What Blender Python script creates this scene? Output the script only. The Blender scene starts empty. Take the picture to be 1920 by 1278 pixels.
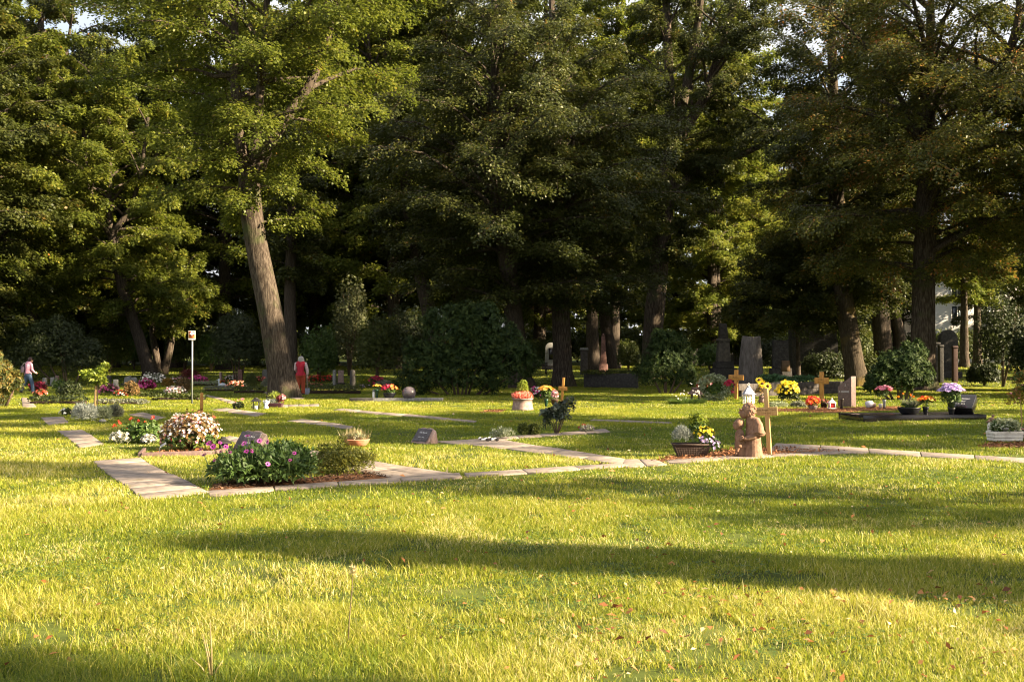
import bpy, bmesh, math, random
import numpy as np
from mathutils import Vector, Matrix, Euler

SC = bpy.context.scene
COL = SC.collection
PI = math.pi
# ------------------------------------------------------------------ camera, sky, sun, exposure
F_PX, CX, CY, HOR, CAM_H = 2000.0, 960.0, 639.0, 672.0, 1.6     # photo pixels (1920 x 1278)
PITCH = math.atan((HOR - CY) / F_PX)
cd = bpy.data.cameras.new("camera")
cam = bpy.data.objects.new("camera", cd)
COL.objects.link(cam)
cam.location = (0, 0, CAM_H)
cam.rotation_euler = (PI / 2 + PITCH, 0, 0)
cd.sensor_width = 36.0
cd.lens = 36.0 * F_PX / 1920.0
cd.clip_start, cd.clip_end = 0.1, 1500.0
cd.dof.use_dof = True
cd.dof.focus_distance = 18.0
cd.dof.aperture_fstop = 8.0
SC.camera = cam

SUN_EL, SUN_AZ = math.radians(26.0), math.radians(16.0)   # azimuth: behind the picture plane, from the right
SUN_DIR = Vector((math.cos(SUN_AZ) * math.cos(SUN_EL), -math.sin(SUN_AZ) * math.cos(SUN_EL), math.sin(SUN_EL)))
w = bpy.data.worlds.new("World")
SC.world = w
w.use_nodes = True
nt = w.node_tree
nt.nodes.clear()
out = nt.nodes.new("ShaderNodeOutputWorld")
bg = nt.nodes.new("ShaderNodeBackground")
sky = nt.nodes.new("ShaderNodeTexSky")
sky.sky_type = 'NISHITA'
sky.sun_disc = False
sky.sun_elevation = SUN_EL
sky.sun_rotation = math.atan2(SUN_DIR.x, SUN_DIR.y)
sky.dust_density = 2.0
tc = nt.nodes.new("ShaderNodeTexCoord")
mp = nt.nodes.new("ShaderNodeMapping")
mp.inputs['Scale'].default_value = (1.0, 1.0, 2.2)
cn = nt.nodes.new("ShaderNodeTexNoise")
cn.inputs['Scale'].default_value = 2.6
cn.inputs['Detail'].default_value = 6.0
cr = nt.nodes.new("ShaderNodeValToRGB")
cr.color_ramp.elements[0].position = 0.30
cr.color_ramp.elements[1].position = 0.52
mx = nt.nodes.new("ShaderNodeMix")
mx.data_type = 'RGBA'
mx.inputs[7].default_value = (4.0, 4.05, 4.15, 1)           # sunlit cloud, in the sky's own units
nt.links.new(tc.outputs['Generated'], mp.inputs['Vector'])
nt.links.new(mp.outputs['Vector'], cn.inputs['Vector'])
nt.links.new(cn.outputs['Fac'], cr.inputs['Fac'])
nt.links.new(cr.outputs['Color'], mx.inputs[0])
nt.links.new(sky.outputs['Color'], mx.inputs[6])
nt.links.new(mx.outputs[2], bg.inputs['Color'])
bg.inputs['Strength'].default_value = 0.05
nt.links.new(bg.outputs['Background'], out.inputs['Surface'])
sl = bpy.data.lights.new("sun", 'SUN')
sl.energy = 5.0
sl.angle = math.radians(0.5)
sl.color = (1.0, 0.82, 0.55)
sun = bpy.data.objects.new("sun", sl)
COL.objects.link(sun)
sun.rotation_euler = SUN_DIR.to_track_quat('Z', 'Y').to_euler()
SC.view_settings.view_transform = 'Standard'
SC.view_settings.look = 'None'
SC.view_settings.exposure = 2.48
SC.view_settings.gamma = 1.0
cy = SC.cycles
cy.max_bounces = 6
cy.diffuse_bounces = 3
cy.glossy_bounces = 2
cy.transmission_bounces = 3
cy.transparent_max_bounces = 4
cy.caustics_reflective = cy.caustics_refractive = False
cy.sample_clamp_indirect = 4.0
cy.pixel_filter_type = 'BLACKMAN_HARRIS'
cy.filter_width = 1.05
cy.use_denoising = True
cy.denoiser = 'OPENIMAGEDENOISE'
cy.use_adaptive_sampling = True
cy.adaptive_threshold = 0.015

# ------------------------------------------------------------------ placing
def smooth(t):
    t = np.clip(t, 0, 1)
    return t * t * (3 - 2 * t)

def gz(x, y):
    """height of the ground"""
    x = np.asarray(x, float); y = np.asarray(y, float)
    z = 0.75 * smooth((y - 60) / 27.0) + 0.012 * np.maximum(y - 86, 0)
    near = 1 - smooth((y - 30) / 30.0)
    z = z + near * (0.020 * np.sin(0.42 * x + 1.0) * np.sin(0.5 * y) + 0.012 * np.sin(1.15 * x + 0.5) * np.sin(0.9 * y + 2.0))
    return z

def ray(px, py):
    a = Vector(((px - CX) / F_PX, 1.0, (CY - py) / F_PX))
    a.rotate(Euler((PITCH, 0, 0)))
    return a / a.y

def at(px, py):
    """pixel of the photograph -> point on the ground"""
    r = ray(px, py)
    lo, hi, t = 2.0, 140.0, 2.0
    while t < 140:
        if CAM_H + r.z * t <= float(gz(r.x * t, t)):
            hi = t; break
        lo = t; t *= 1.02
    for _ in range(30):
        m = (lo + hi) / 2
        if CAM_H + r.z * m <= float(gz(r.x * m, m)): hi = m
        else: lo = m
    return Vector((r.x * hi, hi, float(gz(r.x * hi, hi))))

def px_at(px, d):
    """pixel column at a depth -> point on the ground"""
    x = (px - CX) / F_PX * d
    return Vector((x, d, float(gz(x, d))))

def zpix(py, d):
    return CAM_H + ray(CX, py).z * d

# ------------------------------------------------------------------ materials
MATS = {}
def principled(name):
    m = bpy.data.materials.new(name)
    m.use_nodes = True
    n = m.node_tree.nodes
    return m, n, m.node_tree.links, n['Principled BSDF'], n['Material Output']

def ramp(n, stops):
    r = n.new("ShaderNodeValToRGB")
    e = r.color_ramp.elements
    while len(e) > 1: e.remove(e[-1])
    e[0].position = stops[0][0]; e[0].color = (*stops[0][1], 1)
    for p, c in stops[1:]:
        k = e.new(p); k.color = (*c, 1)
    return r

def surf(name, stops, scale=6.0, stretch=(1, 1, 1), rough=0.8, bump=0.3, metallic=0.0, detail=6.0, spec=0.4, dist=0.02, moss=None):
    """mottled solid material: noise in object space -> colours, roughness and bump"""
    if name in MATS: return MATS[name]
    m, n, l, b, o = principled(name)
    tc = n.new("ShaderNodeTexCoord"); mp = n.new("ShaderNodeMapping")
    mp.inputs['Scale'].default_value = stretch
    no = n.new("ShaderNodeTexNoise"); no.inputs['Scale'].default_value = scale; no.inputs['Detail'].default_value = detail
    no.inputs['Roughness'].default_value = 0.65
    l.new(tc.outputs['Object'], mp.inputs['Vector']); l.new(mp.outputs['Vector'], no.inputs['Vector'])
    r = ramp(n, stops); l.new(no.outputs['Fac'], r.inputs['Fac'])
    col = r.outputs['Color']
    if moss:
        n2 = n.new("ShaderNodeTexNoise"); n2.inputs['Scale'].default_value = moss[1]; n2.inputs['Detail'].default_value = 5
        l.new(tc.outputs['Object'], n2.inputs['Vector'])
        r2 = ramp(n, [(moss[2], (0, 0, 0)), (moss[2] + 0.15, (1, 1, 1))]); l.new(n2.outputs['Fac'], r2.inputs['Fac'])
        mxx = n.new("ShaderNodeMix"); mxx.data_type = 'RGBA'
        l.new(r2.outputs['Color'], mxx.inputs[0]); l.new(col, mxx.inputs[6]); mxx.inputs[7].default_value = (*moss[0], 1)
        col = mxx.outputs[2]
    l.new(col, b.inputs['Base Color'])
    b.inputs['Roughness'].default_value = rough
    b.inputs['Metallic'].default_value = metallic
    b.inputs['Specular IOR Level'].default_value = spec
    if bump:
        bu = n.new("ShaderNodeBump"); bu.inputs['Strength'].default_value = bump; bu.inputs['Distance'].default_value = dist
        l.new(no.outputs['Fac'], bu.inputs['Height']); l.new(bu.outputs['Normal'], b.inputs['Normal'])
    MATS[name] = m
    return m

def foliage(name, stops, trans=0.35, rough=0.5, spec=0.35, tcol=1.35):
    """leaf or petal: colour by the per-vertex 'tint' number, some light shining through"""
    if name in MATS: return MATS[name]
    m, n, l, b, o = principled(name)
    a = n.new("ShaderNodeAttribute"); a.attribute_name = 'tint'
    r = ramp(n, stops); l.new(a.outputs['Fac'], r.inputs['Fac'])
    l.new(r.outputs['Color'], b.inputs['Base Color'])
    b.inputs['Roughness'].default_value = rough
    b.inputs['Specular IOR Level'].default_value = spec
    t = n.new("ShaderNodeBsdfTranslucent")
    g = n.new("ShaderNodeVectorMath"); g.operation = 'SCALE'; g.inputs['Scale'].default_value = tcol
    l.new(r.outputs['Color'], g.inputs[0]); l.new(g.outputs['Vector'], t.inputs['Color'])
    mxx = n.new("ShaderNodeMixShader"); mxx.inputs[0].default_value = trans
    l.new(b.outputs[0], mxx.inputs[1]); l.new(t.outputs[0], mxx.inputs[2]); l.new(mxx.outputs[0], o.inputs['Surface'])
    MATS[name] = m
    return m

def mono(c, k=0.25):
    return [(0.0, tuple(v * (1 - k) for v in c)), (0.5, c), (1.0, tuple(min(1, v * (1 + k)) for v in c))]

def glass(name):
    if name in MATS: return MATS[name]
    m, n, l, b, o = principled(name)
    b.inputs['Base Color'].default_value = (0.85, 0.9, 0.92, 1)
    b.inputs['Roughness'].default_value = 0.05
    b.inputs['Transmission Weight'].default_value = 0.9
    MATS[name] = m
    return m

# ------------------------------------------------------------------ mesh building
def raw_mesh(name, V, faces, tint=None, smooth_=False):
    """faces: list of (n, k) index arrays"""
    me = bpy.data.meshes.new(name)
    V = np.asarray(V, np.float32)
    me.vertices.add(len(V)); me.vertices.foreach_set("co", V.ravel())
    faces = [np.asarray(f, np.int32) for f in faces if len(f)]
    loops = np.concatenate([f.ravel() for f in faces])
    tot = np.concatenate([np.full(len(f), f.shape[1], np.int32) for f in faces])
    start = np.concatenate([[0], np.cumsum(tot)[:-1]]).astype(np.int32)
    me.loops.add(len(loops)); me.loops.foreach_set("vertex_index", loops)
    me.polygons.add(len(tot)); me.polygons.foreach_set("loop_start", start)
    if smooth_:
        me.polygons.foreach_set("use_smooth", np.ones(len(tot), bool))
    me.update(calc_edges=True)
    if tint is not None:
        at_ = me.attributes.new("tint", 'FLOAT', 'POINT')
        at_.data.foreach_set("value", np.asarray(tint, np.float32))
    return me

def nrm(v):
    v = np.asarray(v, float)
    return v / np.maximum(np.linalg.norm(v, axis=-1, keepdims=True), 1e-9)

def link(name, me, mat, parent=None, loc=None, rot=None):
    o = bpy.data.objects.new(name, me)
    COL.objects.link(o)
    if mat is not None and not me.materials: me.materials.append(mat)
    if parent is not None: o.parent = parent
    if loc is not None: o.location = loc
    if rot is not None: o.rotation_euler = rot
    return o

class MB:
    def __init__(s):
        s.V, s.F, s.T, s.n = [], [], [], 0
    def add(s, V, F, tint=0.5, M=None):
        V = np.asarray(V, float).reshape(-1, 3)
        if M is not None:
            A = np.array(M); V = V @ A[:3, :3].T + A[:3, 3]
        s.V.append(V)
        for f in (F if isinstance(F, list) and len(F) and hasattr(F[0], 'shape') else [np.asarray(F)]):
            if len(f): s.F.append(np.asarray(f, int) + s.n)
        s.T.append(np.broadcast_to(np.asarray(tint, float), (len(V),)))
        s.n += len(V)
        return s
    def bm(s, bm, M=None, tint=0.5):
        bm.verts.index_update()
        V = [v.co[:] for v in bm.verts]; by = {}
        for f in bm.faces: by.setdefault(len(f.verts), []).append([v.index for v in f.verts])
        s.add(V, [np.array(a) for a in by.values()], tint, M); bm.free()
        return s
    def box(s, c, size, rot=None, bevel=0.0, M=None):
        b = bmesh.new(); bmesh.ops.create_cube(b, size=1.0)
        bmesh.ops.scale(b, vec=size, verts=b.verts)
        if bevel: bmesh.ops.bevel(b, geom=b.edges[:], offset=bevel, segments=2, affect='EDGES', profile=0.6)
        T = Matrix.Translation(c) @ (Euler(rot).to_matrix().to_4x4() if rot else Matrix())
        return s.bm(b, (M @ T) if M is not None else T)
    def frustum(s, z0, z1, b, t, c=(0, 0), bevel=0.0, off=(0, 0)):
        B = bmesh.new(); bmesh.ops.create_cube(B, size=1.0)
        for v in B.verts:
            k = t if v.co.z > 0 else b
            o = off if v.co.z > 0 else (0, 0)
            v.co = (c[0] + o[0] + v.co.x * k[0], c[1] + o[1] + v.co.y * k[1], z1 if v.co.z > 0 else z0)
        if bevel: bmesh.ops.bevel(B, geom=B.edges[:], offset=bevel, segments=2, affect='EDGES', profile=0.6)
        return s.bm(B)
    def prism(s, poly, y0, y1, bevel=0.0, M=None):
        """polygon in the xz plane pulled from y0 to y1"""
        B = bmesh.new()
        f = B.faces.new([B.verts.new((p[0], y0, p[1])) for p in poly])
        r = bmesh.ops.extrude_face_region(B, geom=[f])
        bmesh.ops.translate(B, vec=(0, y1 - y0, 0), verts=[g for g in r['geom'] if isinstance(g, bmesh.types.BMVert)])
        bmesh.ops.recalc_face_normals(B, faces=B.faces[:])
        if bevel: bmesh.ops.bevel(B, geom=B.edges[:], offset=bevel, segments=2, affect='EDGES', profile=0.6)
        return s.bm(B, M)
    def tube(s, pts, rad, n=8, cap=True, tint=0.5, flat=1.0):
        P = np.asarray(pts, float); R = np.broadcast_to(np.asarray(rad, float), (len(P),))
        T = nrm(np.gradient(P, axis=0)); V = []
        up = np.array([0.0, 0, 1]) if abs(T[0][2]) < 0.9 else np.array([1.0, 0, 0])
        a = np.arange(n) * 2 * PI / n
        for i in range(len(P)):
            x = nrm(np.cross(T[i], up)); y = np.cross(x, T[i]); up = y
            V.append(P[i] + R[i] * (np.cos(a)[:, None] * x + np.sin(a)[:, None] * y * flat))
        V = np.concatenate(V); m = len(P)
        i, j = np.meshgrid(np.arange(m - 1), np.arange(n), indexing='ij')
        k = (j + 1) % n
        F = [np.stack([i * n + j, i * n + k, (i + 1) * n + k, (i + 1) * n + j], -1).reshape(-1, 4)]
        if cap: F += [np.arange(n)[::-1][None], (np.arange(n) + (m - 1) * n)[None]]
        return s.add(V, F, tint)
    def lathe(s, prof, n=20, c=(0, 0, 0), M=None, sx=1.0, sy=1.0):
        p = np.asarray(prof, float); a = np.arange(n) * 2 * PI / n; m = len(p)
        V = np.stack([p[:, 0:1] * np.cos(a) * sx + c[0], p[:, 0:1] * np.sin(a) * sy + c[1], np.repeat(p[:, 1:2], n, 1) + c[2]], -1).reshape(-1, 3)
        i, j = np.meshgrid(np.arange(m - 1), np.arange(n), indexing='ij'); k = (j + 1) % n
        F = [np.stack([i * n + j, i * n + k, (i + 1) * n + k, (i + 1) * n + j], -1).reshape(-1, 4)]
        F += [np.arange(n)[::-1][None], (np.arange(n) + (m - 1) * n)[None]]
        return s.add(V, F, 0.5, M)
    def ball(s, c, r, nu=16, nv=10, M=None):
        r = (r, r, r) if np.isscalar(r) else r
        t = np.linspace(0.02, PI - 0.02, nv)
        V = [(np.sin(t)[:, None] * np.cos(np.arange(nu) * 2 * PI / nu) * r[0] + c[0]), (np.sin(t)[:, None] * np.sin(np.arange(nu) * 2 * PI / nu) * r[1] + c[1]),
             np.repeat((-np.cos(t) * r[2] + c[2])[:, None], nu, 1)]
        V = np.stack(V, -1).reshape(-1, 3)
        i, j = np.meshgrid(np.arange(nv - 1), np.arange(nu), indexing='ij'); k = (j + 1) % nu
        F = [np.stack([i * nu + j, i * nu + k, (i + 1) * nu + k, (i + 1) * nu + j], -1).reshape(-1, 4)]
        F += [np.arange(nu)[::-1][None], (np.arange(nu) + (nv - 1) * nu)[None]]
        return s.add(V, F, 0.5, M)
    def leaves(s, c, d, n, L, W, tint, fold=0.16):
        c = np.asarray(c, float); N = len(c)
        if N == 0: return s
        L = np.broadcast_to(np.asarray(L, float), (N,))[:, None]; W = np.broadcast_to(np.asarray(W, float), (N,))[:, None]
        d = nrm(d); sd = nrm(np.cross(d, n)); n2 = np.cross(sd, d)
        mid = c + d * L * 0.45
        V = np.stack([c, mid + sd * W / 2 + n2 * W * fold, c + d * L, mid - sd * W / 2 + n2 * W * fold], 1).reshape(-1, 3)
        F = np.arange(N * 4).reshape(N, 4)
        return s.add(V, F, np.repeat(np.broadcast_to(np.asarray(tint, float), (N,)), 4))
    def mesh(s, name, smooth_=False):
        return raw_mesh(name, np.concatenate(s.V), s.F, np.concatenate(s.T), smooth_)
    def build(s, name, mat, parent=None, loc=None, rot=None, smooth_=False):
        return link(name, s.mesh(name, smooth_), mat, parent, loc, rot)

def tag(o, label=None, cat=None, group=None, kind=None):
    if label: o['label'] = label
    if cat: o['category'] = cat
    if group: o['group'] = group
    if kind: o['kind'] = kind
    return o

def thing(name, label, cat, loc, rz=0.0, group=None):
    o = bpy.data.objects.new(name, None)
    COL.objects.link(o)
    o.empty_display_size = 0.1
    o.location = loc; o.rotation_euler = (0, 0, rz)
    return tag(o, label, cat, group)

def copy_thing(src, label, loc, rz=0.0, scale=1.0, group=None):
    o = src.copy(); COL.objects.link(o)
    o.location = loc; o.rotation_euler = (0, 0, rz); o.scale = (scale,) * 3 if np.isscalar(scale) else scale
    o['label'] = label
    if group: o['group'] = group
    for ch in list(src.children):
        c = ch.copy(); COL.objects.link(c); c.parent = o
        for g in ch.children:
            h = g.copy(); COL.objects.link(h); h.parent = c
    return o

BAKE = []
def modified(o, *mods):
    for t, kw in mods:
        m = o.modifiers.new(t.lower(), t)
        for k, v in kw.items(): setattr(m, k, v)
    BAKE.append(o)
    return o

def bake_all():
    dg = bpy.context.evaluated_depsgraph_get()
    for o in BAKE:
        me = bpy.data.meshes.new_from_object(o.evaluated_get(dg))
        for p in me.polygons: p.use_smooth = True
        o.modifiers.clear(); o.data = me
    BAKE.clear()

def lettering(name, body, size, mat, parent, loc, rot, ext=0.001, space=1.0):
    c = bpy.data.curves.new(name, 'FONT')
    c.body = body; c.size = size; c.extrude = ext; c.align_x = 'CENTER'; c.align_y = 'CENTER'; c.space_character = space; c.resolution_u = 2
    t = bpy.data.objects.new(name, c); COL.objects.link(t)
    me = bpy.data.meshes.new_from_object(t.evaluated_get(bpy.context.evaluated_depsgraph_get()))
    bpy.data.objects.remove(t)
    return link(name, me, mat, parent, loc, rot)

# value noise for scattering
def vnoise(x, y, scale, seed=0):
    rng = np.random.default_rng(seed); G = rng.random((256, 256))
    x = np.asarray(x) / scale + 91.7; y = np.asarray(y) / scale + 57.3
    i = np.floor(x).astype(int); j = np.floor(y).astype(int); u = x - i; v = y - j
    u = u * u * (3 - 2 * u); v = v * v * (3 - 2 * v)
    g = lambda a, b: G[a & 255, b & 255]
    return (g(i, j) * (1 - u) + g(i + 1, j) * u) * (1 - v) + (g(i, j + 1) * (1 - u) + g(i + 1, j + 1) * u) * v

def in_poly(x, y, poly):
    r = np.zeros(x.shape, bool); n = len(poly)
    for k in range(n):
        x1, y1 = poly[k]; x2, y2 = poly[(k + 1) % n]
        c = ((y1 > y) != (y2 > y))
        with np.errstate(divide='ignore', invalid='ignore'):
            r ^= c & (x < (x2 - x1) * (y - y1) / ((y2 - y1) if y2 != y1 else 1e-9) + x1)
    return r
# ------------------------------------------------------------------ ground
def ground():
    xs = np.concatenate([np.linspace(-170, -26, 37)[:-1], np.linspace(-26, 26, 131), np.linspace(26, 170, 37)[1:]])
    ys = np.concatenate([np.linspace(-40, 0, 11)[:-1], np.linspace(0, 50, 126), np.linspace(50, 130, 61)[1:], np.linspace(130, 420, 30)[1:]])
    X, Y = np.meshgrid(xs, ys)
    V = np.stack([X, Y, gz(X, Y)], -1).reshape(-1, 3)
    m, n = X.shape
    i, j = np.meshgrid(np.arange(m - 1), np.arange(n - 1), indexing='ij')
    F = np.stack([i * n + j, i * n + j + 1, (i + 1) * n + j + 1, (i + 1) * n + j], -1).reshape(-1, 4)
    me = raw_mesh('lawn', V, [F], None, True)
    g = surf('lawn_soil', [(0.25, (0.030, 0.034, 0.010)), (0.45, (0.052, 0.068, 0.014)), (0.6, (0.082, 0.100, 0.020)), (0.8, (0.12, 0.11, 0.035))], 0.9, rough=0.95, bump=0.5, detail=10, spec=0.1, dist=0.05)
    return tag(link('lawn', me, g), kind='structure')
ground()

CLEAR = []      # polygons where no grass grows
def ground_poly(pts):
    return [tuple(at(*p)[:2]) for p in pts]

slab_mat = surf('paving_stone', [(0.3, (0.125, 0.100, 0.084)), (0.5, (0.225, 0.182, 0.154)), (0.75, (0.32, 0.265, 0.225))], 7.0, rough=0.9, bump=0.35, detail=9, spec=0.2, moss=((0.12, 0.10, 0.06), 2.2, 0.60))
def lerp_line(P, t):
    P = [Vector(p) for p in P]
    L = [0.0]
    for a, b in zip(P, P[1:]): L.append(L[-1] + (b - a).length)
    s = t * L[-1]
    for k in range(len(P) - 1):
        if s <= L[k + 1] + 1e-9:
            return P[k].lerp(P[k + 1], (s - L[k]) / max(1e-9, L[k + 1] - L[k]))
    return P[-1]

def slab_path(A, B, n, gap=0.009, rise=0.016, seed=0, split=0):
    """paving slabs between two edge lines given in photo pixels"""
    rnd = random.Random(seed)
    A = [at(*p) for p in A]; B = [at(*p) for p in B]
    CLEAR.append([tuple(p[:2]) for p in A] + [tuple(p[:2]) for p in reversed(B)])
    mb = MB()
    for k in range(n):
        ts = [k / n, (k + 1) / n]
        quad = [lerp_line(A, ts[0]), lerp_line(A, ts[1]), lerp_line(B, ts[1]), lerp_line(B, ts[0])]
        c = sum(quad, Vector()) / 4
        cells = [(0.0, 1.0)] if not split else [(0.0, 0.5), (0.5, 1.0)]
        for u0, u1 in cells:
            q = [quad[0].lerp(quad[3], u0), quad[1].lerp(quad[2], u0), quad[1].lerp(quad[2], u1), quad[0].lerp(quad[3], u1)]
            cc = sum(q, Vector()) / 4
            q = [p + ((q[(i + 1) % 4] - p).normalized() + (q[i - 1] - p).normalized()) * gap for i, p in enumerate(q)]
            dz = rise + rnd.uniform(-0.006, 0.006)
            tilt = [rnd.uniform(-0.004, 0.004) for _ in range(4)]
            b = 0.007
            top = [Vector((p.x, p.y, float(gz(p.x, p.y)) + dz + tl)) for p, tl in zip(q, tilt)]
            inn = [p + ((q[(i + 1) % 4] - p).normalized() + (q[i - 1] - p).normalized()) * b for i, p in enumerate(q)]
            topi = [Vector((p.x, p.y, float(gz(p.x, p.y)) + dz + tl + 0.004)) for p, tl in zip(inn, tilt)]
            bot = [Vector((p.x, p.y, float(gz(p.x, p.y)) - 0.06)) for p in q]
            V = [v[:] for v in bot + top + topi]
            Fq = [[8, 9, 10, 11]] + [[i, (i + 1) % 4, 4 + (i + 1) % 4, 4 + i] for i in range(4)] + [[4 + i, 4 + (i + 1) % 4, 8 + (i + 1) % 4, 8 + i] for i in range(4)]
            mb.add(V, np.array(Fq))
    o = mb.build('path', slab_mat)
    bm = bmesh.new(); bm.from_mesh(o.data); bmesh.ops.recalc_face_normals(bm, faces=bm.faces[:]); bm.to_mesh(o.data); bm.free()
    return tag(o, kind='structure')

slab_path([(272, 940), (224, 905), (173, 866)], [(394, 924), (332, 894), (264, 860)], 9, seed=1)
slab_path([(150, 840), (129, 824), (107, 809)], [(195, 834), (178, 821), (156, 807)], 6, seed=2)
slab_path([(90, 797), (77, 784)], [(130, 793), (119, 782)], 3, seed=3)
slab_path([(394, 932), (560, 917), (735, 906.5), (868, 897)], [(386, 921), (560, 909), (735, 897), (862, 889)], 4, seed=4)
slab_path([(875, 896), (1020, 887), (1180, 875)], [(869, 889), (1020, 880), (1166, 870)], 3, seed=5)
slab_path([(1255, 870.5), (1440, 858.5), (1620, 848)], [(1246, 864), (1440, 852), (1600, 842)], 4, seed=6)
slab_path([(545, 856), (650, 880), (745, 900)], [(585, 844), (720, 869), (862, 890)], 4, seed=7, split=1)
slab_path([(812, 829), (912, 838), (1060, 857), (1168, 872)], [(925, 822), (1000, 835), (1105, 850), (1172, 862)], 5, seed=8)
slab_path([(1172, 878), (1252, 872)], [(1165, 862), (1232, 863)], 2, seed=9)
slab_path([(930, 826), (1060, 816), (1145, 810)], [(925, 821), (1060, 811), (1135, 805)], 5, seed=10)
slab_path([(1440, 846), (1610, 850), (1760, 858.5), (1935, 868.5)], [(1455, 832), (1600, 840), (1760, 850), (1935, 860)], 5, seed=11)
slab_path([(538, 790), (655, 805)], [(566, 786), (664, 800)], 5, seed=12)
slab_path([(625, 769), (760, 780.5), (890, 793)], [(640, 766), (765, 777), (895, 790)], 6, seed=13)
slab_path([(395, 769), (480, 782)], [(425, 765), (500, 776)], 4, seed=14)
slab_path([(240, 778), (292, 789)], [(268, 774), (312, 783)], 3, seed=15)
slab_path([(412, 824), (465, 836)], [(430, 818), (490, 829)], 3, seed=16)
slab_path([(1105, 789), (1180, 792), (1260, 795)], [(1112, 787), (1180, 789), (1260, 793)], 5, seed=17)
slab_path([(378, 741), (432, 757)], [(388, 740), (446, 755)], 5, seed=18)
slab_path([(42, 764), (40, 746)], [(70, 764), (52, 746)], 4, seed=19)
slab_path([(520, 764), (600, 762)], [(520, 760), (598, 758)], 4, seed=20)
slab_path([(455, 731), (560, 749)], [(468, 730), (572, 747)], 5, seed=21)

# mulch beds and the earth patch with fallen leaves
mulch_mat = surf('bark_mulch', [(0.3, (0.045, 0.022, 0.012)), (0.5, (0.13, 0.058, 0.028)), (0.7, (0.24, 0.11, 0.05))], 26.0, rough=0.95, bump=1.0, detail=8, spec=0.1)
chip_mat = foliage('mulch_chip', [(0, (0.07, 0.03, 0.015)), (0.5, (0.24, 0.10, 0.045)), (1, (0.42, 0.22, 0.11))], trans=0.05, rough=0.9, spec=0.1)
def mulch(pts, n, seed, mat=chip_mat):
    rng = np.random.default_rng(seed)
    P = np.array(ground_poly(pts)); CLEAR.append([tuple(p) for p in P])
    mb = MB()
    c = P.mean(0)
    ring = np.concatenate([P, [c]])
    V = np.stack([ring[:, 0], ring[:, 1], gz(ring[:, 0], ring[:, 1]) + np.where(np.arange(len(ring)) == len(P), 0.025, 0.008)], -1)
    k = len(P)
    mb.add(V, np.array([[i, (i + 1) % k, k] for i in range(k)]))
    o = mb.build('earth_bed', mulch_mat)
    bm = bmesh.new(); bm.from_mesh(o.data); bmesh.ops.recalc_face_normals(bm, faces=bm.faces[:])
    if bm.faces[0].normal.z < 0: bmesh.ops.reverse_faces(bm, faces=bm.faces[:])
    bm.to_mesh(o.data); bm.free()
    tag(o, kind='structure')
    lo, hi = P.min(0), P.max(0)
    q = rng.uniform(lo, hi, (n * 4, 2)); q = q[in_poly(q[:, 0], q[:, 1], P)][:n]
    z = gz(q[:, 0], q[:, 1]) + rng.uniform(0.02, 0.05, len(q))
    ch = MB(); d = rng.normal(0, 1, (len(q), 3)); d[:, 2] *= 0.35
    nn = rng.normal(0, 0.4, (len(q), 3)); nn[:, 2] += 1
    ch.leaves(np.column_stack([q, z]), d, nn, rng.uniform(0.03, 0.075, len(q)), rng.uniform(0.012, 0.03, len(q)), rng.random(len(q)), 0.05)
    return tag(ch.build('bark_mulch_chips', mat), kind='stuff')
mulch([(1215, 868), (1260, 856), (1345, 846), (1450, 840), (1500, 842), (1590, 848), (1500, 852), (1440, 856), (1330, 862)], 1500, 1)
mulch([(392, 922), (400, 908), (690, 888), (735, 897), (560, 909)], 1100, 2, foliage('dark_mulch_chip', [(0, (0.03, 0.018, 0.012)), (0.5, (0.085, 0.048, 0.030)), (1, (0.17, 0.10, 0.065))], trans=0.05, rough=0.9, spec=0.1))
mulch([(1415, 768), (1480, 766), (1570, 764), (1690, 762), (1700, 768), (1560, 774), (1430, 772)], 1500, 3)
mulch([(1835, 838), (1850, 832), (1930, 830), (1930, 842)], 500, 4)
mulch([(895, 774), (910, 770), (950, 768), (940, 773)], 260, 5)
mulch([(262, 856), (300, 846), (405, 845), (404, 852)], 300, 6)

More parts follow.
